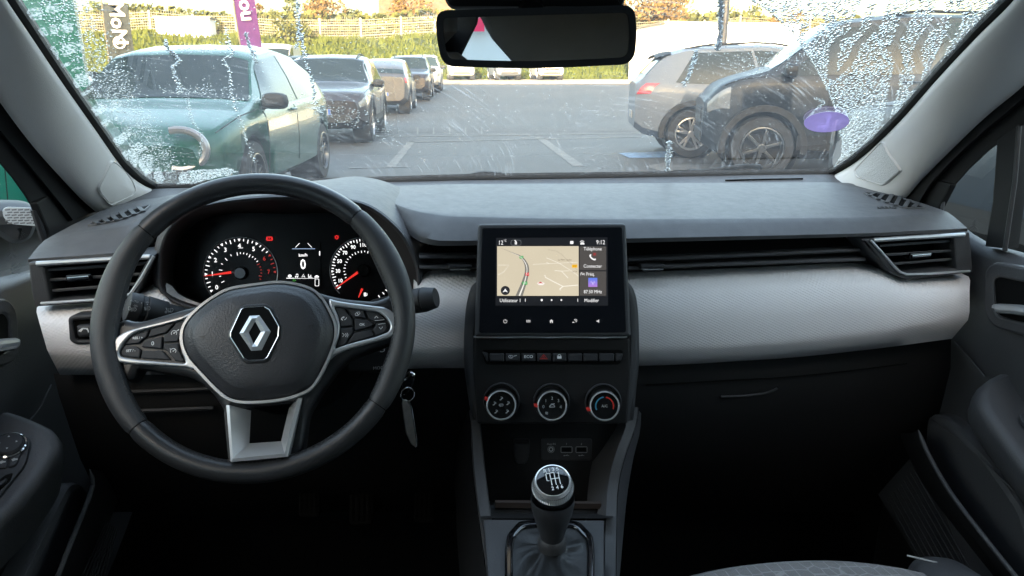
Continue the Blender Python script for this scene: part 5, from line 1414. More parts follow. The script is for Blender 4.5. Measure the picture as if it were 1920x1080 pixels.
# pale honeycomb panel, one long moulding passing behind the wheel
p1 = [(70, 576, 1.045), (200, 569, 1.045), (252, 556, 1.045), (298, 541, 1.045), (325, 566, 1.045), (368, 584, 1.045), (430, 598, 1.045), (540, 610, 1.045), (660, 606, 1.045), (730, 596, 1.045), (772, 562, 1.045), (786, 523, 1.045), (890, 519, 1.045), (1180, 522, 1.045), (1400, 514, 1.045), (1625, 505, 1.045), (1690, 522, 1.045), (1740, 523, 1.045), (1815, 518, 1.045)]
def shift(r, dx, dy, Y): return [(a + dx, b + dy, Y) for a, b, c in r]
p2 = [(74, 606, 1.012), (200, 600, 1.012), (300, 585, 1.012), (368, 612, 1.012), (540, 632, 1.012), (730, 616, 1.012), (785, 570, 1.012), (890, 558, 1.012), (1180, 560, 1.012), (1400, 552, 1.012), (1625, 540, 1.012), (1690, 548, 1.012), (1818, 545, 1.014)]
p3 = [(88, 655, 1.002), (200, 655, 1.002), (500, 655, 1.002), (780, 652, 1.002), (890, 650, 1.002), (1190, 649, 1.002), (1400, 642, 1.002), (1625, 620, 1.002), (1720, 606, 1.002), (1818, 585, 1.004)]
p3b = [(94, 668, 1.004), (200, 668, 1.004), (500, 666, 1.004), (780, 662, 1.004), (890, 660, 1.004), (1190, 659, 1.004), (1400, 651, 1.004), (1625, 630, 1.004), (1720, 614, 1.004), (1815, 600, 1.006)]
p4 = [(112, 702, 1.03), (190, 703, 1.03), (500, 700, 1.03), (780, 691, 1.03), (890, 690, 1.03), (1205, 686, 1.03), (1400, 676, 1.03), (1500, 669, 1.03), (1640, 654, 1.03), (1785, 635, 1.03)]
Q = pxy([p1, p2, p3, p3b, p4], 110)
top_in = [p + V((0, .03, .002)) for p in Q[0]]
rows = [[p + V((0, .05, .004)) for p in Q[4]], Q[4], lr(Q[4], Q[3], .5), Q[3], lr(Q[3], Q[2], .5, 0), Q[2], lr(Q[2], Q[1], .5), Q[1], [a.lerp(b, .75) + V((0, -.004, .0)) for a, b in zip(Q[1], Q[0])], [a.lerp(b, .95) + V((0, -.001, .001)) for a, b in zip(Q[1], Q[0])], Q[0], top_in]
mb = MB(); mb.grid(rows); PANB = mb.bvh(); mb.build('honeycomb_trim', M['silver'], DB, sharp=60)

# end vents: housing plate, two chrome strips, slats and tab
def end_vent(poly, louvre, chromes, slats, tab, Y, nm):
    pl = Pl(aty(poly[0][0], poly[0][1], Y), V((0, -1, .0)))
    lp = rnd(pl.uvs(louvre), .002)
    mb = MB(); mb.slab(pl, rnd(pl.uvs(poly), .003), -.05, .004, .003, holes=[lp]); mb.build('vent_housing', M['door'], DB)
    mb = MB(); mb.poly(pl, inset(ccw(lp), -.002), -.045); mb.build('vent_recess', M['abyss'], DB)
    for c in chromes:
        mb = MB(); P = c[0]; w = c[1]
        mb.tube([pl.w(*pl.uv(a, b), .0045) for a, b in P], w, 8, flat=.9); mb.build('chrome_strip', M['satin'], DB)
    for s_ in slats:
        a, b = pl.uv(*s_[0]), pl.uv(*s_[1])
        mb = MB(); mb.bar(pl.w(*a, -.014), pl.w(*b, -.014), .022, .0042, up=V((0, .25, 1)), bev=.0012); mb.build('slat', M['dark'], DB)
    mb = MB(); a, b = pl.uv(*tab[0]), pl.uv(*tab[1]); mb.slab(pl, rnd([(a[0], a[1] - .005), (b[0], b[1] - .005), (b[0], b[1] + .005), (a[0], a[1] + .005)], .002), -.014, .0, .002); mb.build('vent_tab', M['gloss'], DB)
    mb = MB(); mb.bar(pl.w(a[0] + .003, a[1] + .0005, .001), pl.w(b[0] - .003, b[1] + .001, .001), .003, .0042, up=V((0, 0, 1)), bev=.001); mb.build('tab_trim', M['chrome'], DB)
end_vent([(1612, 447), (1815, 434), (1822, 510), (1700, 524), (1672, 514), (1648, 490)], [(1640, 455), (1784, 446), (1790, 503), (1698, 512), (1690, 509)],
         [([(1634, 449), (1700, 445), (1804, 439)], .0036), ([(1629, 449), (1650, 472), (1672, 498), (1684, 509), (1696, 513), (1740, 512), (1814, 507)], .0022)],
         [((1652, 465), (1784, 456)), ((1664, 482), (1786, 474)), ((1679, 499), (1787, 490))], ((1706, 481), (1747, 478)), 1.026, 'r')
end_vent([(55, 491), (292, 477), (250, 560), (190, 566), (68, 574), (60, 545)], [(86, 500), (278, 486), (244, 549), (188, 558), (97, 562)],
         [([(72, 493), (140, 489), (284, 480)], .0036), ([(80, 567), (140, 563), (200, 559), (246, 550), (268, 518), (290, 479)], .0022)],
         [((88, 511), (276, 498)), ((92, 530), (270, 518)), ((97, 550), (256, 537))], ((123, 523), (172, 520)), 1.026, 'l')
# side of the left end, between vent and door
# headlamp level switch left of the wheel
pl = Pl(aty(165, 615, 1.008), V((0, -1, .12)))
mb = MB(); o_ = rnd(pl.uvs([(130, 595), (140, 589), (260, 583), (260, 640), (145, 645), (133, 638)]), .006); i_ = rnd(pl.uvs([(139, 600), (255, 592), (255, 632), (146, 636)]), .004)
mb.slab(pl, o_, -.02, .006, .003, holes=[i_]); mb.build('switch_frame', M['dark'], DB)
mb = MB(); mb.poly(pl, inset(ccw(i_), -.001), .001); mb.build('switch_recess', M['abyss'], DB)
mb = MB(); mb.slab(pl, rnd(pl.uvs([(147, 608), (205, 603), (205, 628), (150, 630)]), .004), 0, .010, .004); mb.build('lane_button', M['dark'], DB)
mb = MB(); mb.stroke(pl, pl.uvs([(154, 618), (160, 613), (168, 613), (172, 617)]), .0016, .0105); mb.stroke(pl, pl.uvs([(157, 619), (163, 612)]), .0012, .0105); mb.stroke(pl, pl.uvs([(170, 612), (172, 620)]), .0012, .0105); mb.build('print', M['white'], DB)

# dark lower dashboard, glove box and knee panel
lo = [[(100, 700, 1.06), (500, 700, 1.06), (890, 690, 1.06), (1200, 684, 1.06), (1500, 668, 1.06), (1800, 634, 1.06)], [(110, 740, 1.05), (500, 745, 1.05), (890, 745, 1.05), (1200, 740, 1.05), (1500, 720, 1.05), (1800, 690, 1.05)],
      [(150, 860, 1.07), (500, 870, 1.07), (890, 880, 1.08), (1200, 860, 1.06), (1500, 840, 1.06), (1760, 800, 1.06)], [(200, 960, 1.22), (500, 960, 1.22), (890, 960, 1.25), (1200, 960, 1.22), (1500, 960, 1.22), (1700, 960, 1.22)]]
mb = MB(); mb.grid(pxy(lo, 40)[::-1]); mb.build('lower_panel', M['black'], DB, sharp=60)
mb = MB(); mb.tube(cr([aty(a, b, 1.048) for a, b in ((1352, 744), (1400, 742), (1440, 736), (1458, 728))], 14), .0022, 6); mb.build('glovebox_latch', M['dark'], DB)
mb = MB(); mb.tube(cr([aty(a, b, 1.047) for a, b in ((1210, 722), (1500, 705), (1700, 682))], 14), .0012, 5); mb.build('glovebox_gap', M['abyss'], DB)
for yy in (732, 768):
    mb = MB(); mb.tube(cr([aty(a, b, 1.045) for a, b in ((240, yy + 3), (330, yy), (400, yy - 3))], 10), .003, 6); mb.build('knee_rib', M['dark'], DB)

# ------------------------------------------------------------------ instrument cluster
YC = 1.135
CP = Pl(aty(540, 490, YC), V((0, -cos(radians(14)), sin(radians(14)))))
CL = thing('instrument_cluster', aty(540, 490, YC), 'black instrument cluster with two dials and lit red needles behind the wheel', 'instrument panel')
opening = [(303, 484), (310, 452), (327, 424), (366, 396), (430, 381), (520, 375), (610, 377), (682, 388), (738, 428), (766, 470), (781, 520), (770, 556), (720, 590), (540, 600), (420, 588), (362, 574), (320, 556), (304, 532)]
def ringy(px, Y, grow=0.0, dz=0.0, n=90):
    P = cr([V((a, b, 0)) for a, b in px], n, True); c = V((542, 488, 0)); out = []
    for p in P:
        d = p - c; q = c + d * (1 + grow / d.length) if d.length else p
        out.append(aty(q.x, q.y, Y))
    return out
backl = [(296, 500), (296, 440), (320, 400), (370, 368), (450, 350), (540, 343), (610, 337), (672, 331), (735, 345), (790, 380), (830, 440), (835, 520), (790, 580), (720, 605), (540, 615), (420, 600), (350, 590), (310, 560)]
inner = [ringy(opening, YC + .015, -26), ringy(opening, 1.075, -8), ringy(opening, 1.045, 0)]
mb = MB(); mb.loops([l[::-1] for l in inner][::1]); mb.build('hood_lining', M['black'], CL, sharp=60)
mb = MB(); mb.loops([l for l in (ringy(opening, 1.045, 0), ringy(opening, 1.0365, 3), ringy(opening, 1.036, 6), ringy(opening, 1.040, 10))][::-1]); mb.build('hood_bezel', M['arm'], CL, sharp=60)
mb = MB()
rim_o = ringy(opening, 1.041, 9); rim_b = ringy(opening, 1.06, 16)
bk = [p for p in cr([V((a, b, 0)) for a, b in backl], 90, True)]
Yb = [1.30 if p.y < 420 else (1.14 if p.y < 520 else 1.06) for p in bk]
BK = [aty(p.x, p.y, 1.10 + .20 * min(1, max(0, (470 - p.y) / 110))) for p in bk]
# start index alignment: both begin at the left middle going up
mb.loops([rim_o, rim_b, [a.lerp(b, .35) + V((0, 0, .004)) for a, b in zip(rim_b, BK)], [a.lerp(b, .7) + V((0, 0, .004)) for a, b in zip(rim_b, BK)], BK][::-1]); mb.build('hood', M['pad'], CL, sharp=70)
# dial face
fu = CP.uvs([(p.x, p.y) for p in cr([V((a, b, 0)) for a, b in opening], 60, True)])
M['dialface'] = mk('dial_face', (.006, .006, .0065), .25, var=0, spec=.3)
mb = MB(); mb.poly(CP, inset(ccw(fu), -.012), -.004); mb.build('dial_face', M['dialface'], CL)
PXU = (V(CP.uv(600, 500)) - V(CP.uv(500, 500))).length / 100       # metres on the dial per pixel
def cuv(px, py): return V(CP.uv(px, py))
def pol(c, r, a): return c + V((cos(a), sin(a))) * r
wt, rd = MB(), MB(); h = .0012
cT = cuv(451.5, 512); RT = 66.5 * PXU
def ang(v): return radians(210 - 30 * v)
for k in range(0, 29):
    v = k / 4; a = ang(v); m_ = rd if v >= 6 else wt
    if k % 4 == 0:
        p = pol(cT, RT * .985, a); d = V((cos(a), sin(a))); n_ = V((-d.y, d.x))
        m_.poly(CP, [tuple(p + n_ * 2.6 * PXU), tuple(p - n_ * 2.6 * PXU), tuple(p - d * 5.2 * PXU)], h)
        q = pol(cT, RT * .78, a); m_.text(str(k // 4), CP, q.x, q.y, 11.5 * PXU, h, bold=.0001)
    else:
        l = 7.5 if k % 2 == 0 else 4.5
        m_.stroke(CP, [tuple(pol(cT, RT * .985, a)), tuple(pol(cT, RT * .985 - l * PXU, a))], 1.5 * PXU, h)
q = cuv(451.5, 465.0); wt.text('x1000', CP, q.x, q.y, 3.6 * PXU, h)
for k in range(0, 26):
    a = radians(205 - k * 9.0); m_ = rd if a < radians(32) else wt
    if a > radians(92) and k % 2: continue
    r0 = RT * .60; l = (6 if k % 4 == 0 else 3.4) * PXU
    m_.stroke(CP, [tuple(pol(cT, r0, a)), tuple(pol(cT, r0 - l, a))], 1.2 * PXU, h)
cS = cuv(682, 507); RS = 62.5 * PXU
def angs(v): return radians(213 - 10.7 - (v - 10) * 1.13)
for k in range(0, 44):
    v = k * 5; a = angs(v)
    if a < radians(-40): break
    if k % 4 == 2:
        p = pol(cS, RS * .985, a); d = V((cos(a), sin(a))); n_ = V((-d.y, d.x))
        wt.poly(CP, [tuple(p + n_ * 2.3 * PXU), tuple(p - n_ * 2.3 * PXU), tuple(p - d * 4.8 * PXU)], h)
        q = pol(cS, RS * .79, a); wt.text(str(v), CP, q.x, q.y, 10.2 * PXU, h, bold=.0001, sx=.92)
    else:
        wt.stroke(CP, [tuple(pol(cS, RS * .985, a)), tuple(pol(cS, RS * .985 - (7 if k % 2 == 0 else 4.5) * PXU, a))], 1.5 * PXU, h)
for k in range(0, 19):
    a = radians(200 - k * 9.6); wt.stroke(CP, [tuple(pol(cS, RS * .62, a)), tuple(pol(cS, RS * .62 - (4.4 if k % 2 else 3) * PXU, a))], 1.2 * PXU, h)
for a in (-62, -52, -44): wt.stroke(CP, [tuple(pol(cS, RS * .98, radians(a))), tuple(pol(cS, RS * .90, radians(a)))], 1.5 * PXU, h)
# fuel pump sign
q = cuv(685, 552); wt.slab(CP, rect(q.x - 2.6 * PXU, q.y - 3.4 * PXU, q.x + 1.6 * PXU, q.y + 3.4 * PXU), h - .0003, h); wt.stroke(CP, [(q.x + 1.6 * PXU, q.y - 2 * PXU), (q.x + 3.4 * PXU, q.y - 2 * PXU), (q.x + 3.4 * PXU, q.y + 2.4 * PXU)], .8 * PXU, h)
wt.build('dial_marks', M['lit_white'], CL); rd.build('red_dial_marks', M['lit_red_dim'], CL)
for c, R_, a0, a1 in ((cT, RT * 1.03, -40, 218), (cS, RS * 1.03, -40, 222)):
    mb = MB(); mb.tube([CP.w(*pol(c, R_, radians(a0 + (a1 - a0) * k / 70)), .001) for k in range(71)], .0007, 6); mb.build('dial_ring', M['satin'], CL)
for c, tip, base, nm in ((cT, (384.5, 517.5), (435, 510.5), 'rev_needle'), (cS, (630, 540), (672, 510), 'speed_needle')):
    a, b = cuv(*tip), cuv(*base); d = (b - a).normalized(); n_ = V((-d.y, d.x))
    mb = MB(); mb.slab(CP, [tuple(a + n_ * .5 * PXU), tuple(b + n_ * 2.4 * PXU), tuple(b - n_ * 2.4 * PXU), tuple(a - n_ * .5 * PXU)], .004, .0062, .0006, back=True); mb.build(nm, M['lit_needle'], CL)
    mb = MB(); e = c + d * 8 * PXU; mb.slab(CP, [tuple(b + n_ * 2.6 * PXU), tuple(b - n_ * 2.6 * PXU), tuple(e - n_ * 6 * PXU), tuple(e + n_ * 6 * PXU)], .003, .006, .001); mb.lathe(CP, c.x, c.y, [(13 * PXU, .0), (12 * PXU, .006), (10 * PXU, .0075), (.0001, .0075)], 24); mb.build('needle_hub', M['gloss'], CL)
mb = MB(); a, b = cuv(672.5, 558), cuv(679.5, 541); d = (b - a).normalized(); n_ = V((-d.y, d.x)); mb.slab(CP, [tuple(a + n_ * .6 * PXU), tuple(b + n_ * 2.2 * PXU), tuple(b - n_ * 2.2 * PXU), tuple(a - n_ * .6 * PXU)], .003, .005, .0005); mb.build('fuel_needle', M['lit_needle'], CL)
# telltales
mb = MB()
q = cuv(505.5, 447.5); mb.slab(CP, circ(q.x, q.y, 4.2 * PXU, 14), h - .0004, h, holes=[circ(q.x, q.y, 2.9 * PXU, 14)]); mb.text('!', CP, q.x, q.y, 6 * PXU, h, bold=.0002)
for s_ in (-1, 1): mb.stroke(CP, [tuple(pol(q, 5.6 * PXU, radians(90 - s_ * 90 + t))) for t in (-48, -24, 0, 24, 48)], 1.3 * PXU, h)
q = cuv(631.5, 445); mb.slab(CP, circ(q.x, q.y, 2.7 * PXU, 12, 0, 4.2 * PXU), h - .0004, h, holes=[circ(q.x, q.y, 1.5 * PXU, 12, 0, 2.8 * PXU)])
for s_ in (-1, 1): mb.stroke(CP, [(q.x + s_ * 2.2 * PXU, q.y + 1.6 * PXU), (q.x + s_ * 4.2 * PXU, q.y + 2.6 * PXU)], .9 * PXU, h); mb.stroke(CP, [(q.x + s_ * 2.4 * PXU, q.y - 1 * PXU), (q.x + s_ * 4.2 * PXU, q.y - 1.4 * PXU)], .9 * PXU, h)
mb.build('warning_lamp', M['lit_red'], CL)
# trip display between the dials
DS = thing('trip_display', CP.w(*cuv(568, 498)), 'small lit trip display reading 0 between the two dials', 'display')
mb = MB(); mb.slab(CP, CP.uvs([(537, 453), (600, 453), (602, 540), (535, 540)]), -.001, .0004); mb.build('screen', M['dialface'], DS)
wt = MB(); h = .0013
q = cuv(568.5, 496.5); wt.text('0', CP, q.x, q.y, 27 * PXU, h, sx=.80, bold=.0003)
q = cuv(568.5, 478.5); wt.text('km/h', CP, q.x, q.y, 8.2 * PXU, h, bold=.0001)
for a, b in (((554, 464), (562, 456)), ((577, 456), (585, 464)),): wt.stroke(CP, CP.uvs([a, b]), .9 * PXU, h)
wt.stroke(CP, CP.uvs([(599.5, 471), (599.5, 479)]), 1.8 * PXU, h)
q = cuv(543.5, 517.5); wt.slab(CP, circ(q.x, q.y, 3.6 * PXU, 12, 0, 2.8 * PXU), h - .0003, h); wt.stroke(CP, CP.uvs([(537, 521.6), (551, 521.6)]), 1.2 * PXU, h)
wt.stroke(CP, CP.uvs([(551, 522), (592, 522)]), .6 * PXU, h)
for dx in (0, 3.4): q = cuv(554.5 + dx, 519.2); wt.disc(CP, q.x, q.y, 1.3 * PXU, h, 8); wt.stroke(CP, CP.uvs([(555.6 + dx, 519), (555.6 + dx, 514)]), .7 * PXU, h)
wt.stroke(CP, CP.uvs([(555.6, 514.2), (559.2, 514)]), 1.2 * PXU, h)
wt.stroke(CP, CP.uvs([(566, 520), (569, 514), (572, 520), (569, 518.4)]), .9 * PXU, h, True)
for dx, hh in ((0, 6), (2.2, 2.6), (4.4, 4.6)): wt.stroke(CP, CP.uvs([(578.6 + dx, 520), (578.6 + dx, 520 - hh)]), 1.1 * PXU, h)
wt.stroke(CP, CP.uvs([(578, 520.3), (586, 520.3)]), .7 * PXU, h)
q = cuv(594, 519.3); wt.slab(CP, [(q.x + 4.2 * PXU * cos(t), q.y + 4.2 * PXU * sin(t) - PXU) for t in [pi * k / 10 for k in range(11)]], h - .0003, h)
wt.stroke(CP, [(V(p)) for p in rnd(CP.uvs([(591, 523), (598, 523), (598, 536), (591, 536)]), .001)], .9 * PXU, h, True)
wt.build('display_print', M['lit_white'], DS)
mb = MB(); mb.stroke(CP, CP.uvs([(548, 466.5), (591, 466.5)]), 1.0 * PXU, h); mb.build('display_line', glow('lit_blue', (.5, .7, 1), .12), DS)
mb = MB(); q = cuv(552, 525.5); mb.text('C-', CP, q.x, q.y, 6 * PXU, h, bold=.0002); mb.build('eco_sign', M['lit_green'], DS)
# ------------------------------------------------------------------ steering wheel
TW = radians(28)
WC = aty(483, 604, .865)
WP = Pl(WC, V((0, -cos(TW), sin(TW))))
SW = thing('steering_wheel', WC, 'black leather steering wheel with chrome spokes and a diamond badge', 'steering wheel')
# rim measured in the wheel plane
def w2(px, py): return V(WP.uv(px, py))
PW = (w2(560, 607) - w2(410, 607)).length / 150
ext = [w2(178, 610).length, w2(786, 605).length, w2(484, 320).length, w2(484, 893).length]
RO = (ext[0] + ext[1]) / 2
TR = .0126; RM_ = RO - TR
def rim_r(a):
    """thumb rests swell the rim at the spokes"""
    d = degrees_ = math.degrees(a) % 360
    s_ = 0
    for c, w, g in ((22, 16, .0034), (168, 16, .0034), (338, 14, .002), (200, 14, .002)):
        x = (d - c + 180) % 360 - 180; s_ += g * math.exp(-(x / w) ** 2)
    return s_
def rim_arc(a0, a1, name, mat, n=40, grow=0, thick=0.0):
    L = []
    for i in range(n + 1):
        t = a0 + (a1 - a0) * i / n
        g = rim_r(t); R_ = RM_ - g; rr = TR + g + thick
        # taper in at both seams
        e = min(i, n - i) / n * (a1 - a0) * RM_
        if e < .002: rr -= .0012 * (1 - e / .002)
        c = WP.w(R_ * cos(t), R_ * sin(t), 0); d = WP.e1 * cos(t) + WP.e2 * sin(t)
        L.append([c + d * (rr * cos(q)) + WP.n * ((TR + thick) * 1.08 * sin(q)) for q in [2 * pi * k / 22 for k in range(22)]])
    mb = MB(); mb.loops([l[::-1] for l in L], cap0=True, cap1=True); return mb.build(name, mat, SW, sharp=50)
def aw(px, py): q = w2(px, py); return atan2(q.y, q.x)
s1, s2, s3, s4 = aw(680, 395), aw(263, 425), aw(262, 800) % (2 * pi), aw(727, 772) % (2 * pi)
g = .0035
M['leather2'] = mk('perforated_leather', (.024, .025, .027), .52, var=.06, bump=.35, bs=1100)
for a0, a1, m_ in ((s1 + g, s2 - g, 'leather'), (s2 + g, s3 - g, 'leather2'), (s3 + g, s4 - g, 'leather'), (s4 + g - 2 * pi, s1 - g, 'leather2')):
    rim_arc(a0, a1, 'rim_section', M[m_], 46)
rim_arc(0, 2 * pi, 'rim_core', M['abyss'], 60, thick=-.0016)
# stitching along the inner edge
mb = MB()
for i in range(230):
    t = 2 * pi * i / 230; R_ = RM_ - rim_r(t) * 2 - TR * .86
    a = WP.w(R_ * cos(t), R_ * sin(t), TR * .55); t2 = t + .014
    b = WP.w(R_ * cos(t2), R_ * sin(t2), TR * .55); mb.tube([a, b], .0007, 4)
tag(mb.build('stitching', M['dark'], SW), kind='stuff')

# dark spider behind the spokes
H0 = -.020
spider = [(196, 612), (232, 596), (243, 600), (262, 601), (300, 590), (345, 577), (378, 570), (420, 548), (470, 536), (530, 531), (580, 540), (612, 551), (645, 558), (700, 563), (722, 556), (742, 540), (770, 560), (770, 640), (742, 660), (735, 640), (700, 654), (660, 668), (632, 690), (600, 735), (575, 780), (566, 852), (430, 858), (418, 770), (395, 735), (366, 712), (345, 704), (300, 698), (255, 690), (252, 700), (240, 715), (196, 700)]
mb = MB(); mb.slab(WP, rnd(WP.uvs(spider), .008, 4), -.034, -.003, .008, segs=4, holes=[rnd(WP.uvs([(432, 766), (441, 863), (541, 853), (558, 752)]), .004)]); mb.build('spoke_core', M['leather'], SW, sharp=50)
# satin frames round the button pods
def frame(out_px, in_px, nm, h0=-.006, h1=.004):
    o = rnd(WP.uvs(out_px), .004, 3); i = rnd(WP.uvs(in_px), .004, 3)
    mb = MB(); mb.slab(WP, o, h0, h1, .0022, holes=[i], segs=3); return mb.build(nm, M['satin'], SW, sharp=50)
Lo = [(369, 581), (340, 596), (309, 604), (262, 615), (238, 622), (221, 632), (208, 647), (200, 661), (204, 673), (220, 679), (251, 683), (306, 686), (353, 689), (362, 694), (368, 690), (352, 660), (346, 634), (350, 612), (366, 592)]
Li = [(361, 594), (325, 604), (290, 614), (265, 620), (248, 628), (231, 646), (224, 662), (229, 670), (259, 675), (305, 679), (351, 683), (342, 660), (336, 634), (343, 616)]
frame(Lo, Li, 'spoke_frame')
Ro = [(617, 560), (627, 564), (650, 568), (674, 571), (722, 577), (738, 586), (747, 598), (752, 611), (748, 622), (733, 633), (690, 645), (648, 657), (628, 666), (618, 676), (612, 672), (626, 645), (631, 622), (628, 595), (618, 575)]
Ri = [(625, 574), (650, 577), (682, 581), (712, 586), (726, 598), (733, 612), (729, 623), (703, 633), (670, 641), (643, 649), (627, 656), (636, 630), (638, 612), (634, 592)]
frame(Ro, Ri, 'spoke_frame')
mb = MB(); mb.poly(WP, WP.uvs(Li), -.0045); mb.poly(WP, WP.uvs(Ri), -.0045); mb.build('pod_floor', M['abyss'], SW)
BT = [('L', [(233, 647), (249, 629), (282, 617.5), (275, 633), (268, 637), (262, 644), (241, 646)]), ('L', [(285, 616), (329, 604.5), (312, 624.5), (277, 633.5)]), ('L', [(332, 604.5), (354, 598), (342, 617), (336, 634), (335, 641), (307, 642.5), (307, 629.5), (315, 623.5)]),
      ('L', [(265, 648), (271, 639), (305.5, 630), (304, 655), (265, 651)]), ('L', [(307, 644.5), (335, 643), (337, 656.5), (347, 679), (328, 677), (311.5, 657), (306, 655.5)]), ('L', [(226, 661), (233, 649), (257, 648.5), (262, 653), (265.5, 655.7), (262, 672), (231, 669)]), ('L', [(266.6, 657), (306, 657.5), (321, 675), (264, 672.5)]),
      ('R', [(627, 575), (645, 577.5), (657.5, 595), (661.5, 598), (661.5, 611), (637, 613.5), (635, 600)]), ('R', [(637, 615.6), (661.5, 613), (662, 623.4), (647.5, 647), (630, 652), (637, 634)]), ('R', [(648, 577.5), (682, 581.5), (688, 597.5), (662, 594.5)]), ('R', [(664, 597), (690, 600), (699.5, 607.7), (699, 612), (665, 621.5)]),
      ('R', [(685.5, 582), (710.5, 586.5), (722, 600), (702, 603.8), (690.5, 597.5)]), ('R', [(703, 606), (723, 603.8), (727, 612.4), (724, 622.5), (704.6, 630), (698, 617), (704, 612.4)]), ('R', [(664, 624), (696, 617.5), (701.5, 630.5), (650, 645)])]
for s_, p in BT:
    mb = MB(); mb.slab(WP, rnd(inset(ccw(WP.uvs(p)), .0004), .0012, 2), -.0045, .0012, .0012); mb.build('spoke_button', M['dark'], SW)
TL_, TR_ = MB(), MB(); TS = TL_; TH = .0014
def wt_(txt, px, py, size, sx=1.0, bold=.0001): q = w2(px, py); (TL_ if px < 480 else TR_).text(txt, WP, q.x, q.y, size * PW, TH, rot=0, sx=sx, bold=bold)
wt_('RES / +', 259, 634, 6.2); wt_('SET / -', 246, 658, 6.2); wt_('0', 287, 644.5, 11); wt_('OK', 679, 609, 7)
def gauge(px, py, extra):
    q = w2(px, py); TS.stroke(WP, [tuple(pol(q, 5 * PW, radians(t))) for t in range(-40, 230, 15)], 1.0 * PW, TH); TS.stroke(WP, [tuple(q), tuple(q + V((3.2, 2.6)) * PW)], 1.2 * PW, TH); TS.disc(WP, q.x, q.y, 1.3 * PW, TH, 8)
    if extra: TS.stroke(WP, [tuple(q + V((4.5, 4.2)) * PW), tuple(q + V((7.5, 5.6)) * PW)], 1.2 * PW, TH); TS.disc(WP, q.x + 8 * PW, q.y + 6 * PW, 1.2 * PW, TH, 6)
    else: TS.stroke(WP, [tuple(q + V((-6.5, 5)) * PW), tuple(q + V((-4, 3.4)) * PW)], 1.0 * PW, TH)
gauge(327, 625, True); gauge(325.5, 658.5, False)
TS = TR_   # handset, voice, source, arrows
def ms(pts, w=1.2): TS.stroke(WP, WP.uvs(pts), w * PW, TH)
ms([(640.5, 600), (641, 597), (644, 594.5), (646, 595)], 2); ms([(646, 600), (648.5, 598.5), (650, 595.5)], 1.4); ms([(643, 594.5), (645, 597)], 1.6); ms([(641, 599), (643, 601)], 1.6)
ms([(642, 625), (646, 628), (642.5, 632)], 1.1); ms([(648, 625.5), (649.5, 628.5), (648, 632)], 1.1); ms([(651, 624.5), (652.8, 628.5), (651, 633)], 1.0)
TS.stroke(WP, WP.uvs([(666, 589), (669, 586), (674.5, 585), (675, 588), (671.5, 591.5), (667, 592)]), 1.2 * PW, TH, True); q = w2(670.5, 588.5); TS.disc(WP, q.x, q.y, 1.3 * PW, TH, 6)
ms([(702.5, 597), (705.7, 593), (709, 596.5)], 1.1); ms([(711, 613.5), (714.3, 617.5), (717.5, 613)], 1.1); ms([(703, 601.6), (721, 599.6)], .6); ms([(709, 608.5), (723, 606.5)], .6)
TL_.build('button_print', M['white'], SW); TR_.build('button_print', M['white'], SW)
# hub: satin surround and the soft airbag cover
hubo = [(378, 573), (400, 557), (432, 541), (480, 533), (530, 528.5), (578, 538), (604, 556), (622, 585), (632, 612), (631, 640), (618, 676), (596, 718), (576, 737), (540, 750), (500, 756), (456, 757), (430, 751), (408, 735), (376, 702), (352, 674), (341, 645), (342, 618), (356, 594)]
ho = sm(WP.uvs(hubo), 110)
mb = MB(); mb.slab(WP, ho, -.010, .0065, .003, holes=[inset(ccw(ho), 5.0 * PW)], segs=3); mb.build('hub_surround', M['satin'], SW, sharp=50)
hi = inset(ccw(ho), 5.4 * PW); cH = sum((V(p) for p in hi), V((0, 0))) / len(hi)
L = []
for k, z in ((1.0, -.006), (1.0, .003), (.985, .0065), (.955, .010), (.90, .0135), (.86, .0150), (.845, .0166), (.80, .0185), (.6, .0215), (.3, .0235), (.05, .0238)):
    L.append([WP.w(*(cH + (V(p) - cH) * k), z) for p in hi])
mb = MB(); mb.loops(L, cap1=True); HB = mb.bvh(); mb.build('airbag_cover', M['hub'], SW, sharp=60)
# badge
bo = [(458.5, 576), (496, 573.7), (506.6, 579.7), (525, 612), (523.5, 631.5), (503, 671), (496, 676), (464.5, 677.7), (457, 672.4), (432, 633), (432, 624), (452.4, 579.7)]
BZ = .0240
BP_ = WP.up(BZ)
bo_ = rnd(BP_.uvs(bo), .0012, 2)
bad = MB(); bad.slab(BP_, inset(ccw(bo_), -.0032), -.012, .0, .0025, segs=3); bad.build('badge_pad', M['leather'], SW)
mb = MB(); mb.slab(BP_, bo_, -.004, .0022, .0008, holes=[inset(ccw(bo_), 2.6 * PW)], segs=2); mb.build('badge_ring', M['chrome'], SW, sharp=30)
mb = MB(); mb.poly(BP_, inset(ccw(bo_), 2.0 * PW), .0008); mb.build('badge_field', M['gloss'], SW)
do = [BP_.uv(*p) for p in [(469, 593), (487, 591.8), (508, 622), (491, 656.8), (471.7, 658), (450, 625.5)]]
di = [BP_.uv(*p) for p in [(478.5, 604), (479.5, 603.8), (490, 623), (477, 644.7), (476, 644.9), (467, 624.4)]]
mb = MB(); mid_ = [((a[0] + b[0]) / 2, (a[1] + b[1]) / 2) for a, b in zip(do, di)]
mb.loops([[BP_.w(*p, .0009) for p in do], [BP_.w(*p, .0024) for p in do], [BP_.w(*p, .0052) for p in mid_], [BP_.w(*p, .0026) for p in di], [BP_.w(*p, .0009) for p in di]][::1])
mb.build('badge_diamond', M['satin'], SW, sharp=10, recalc=True)
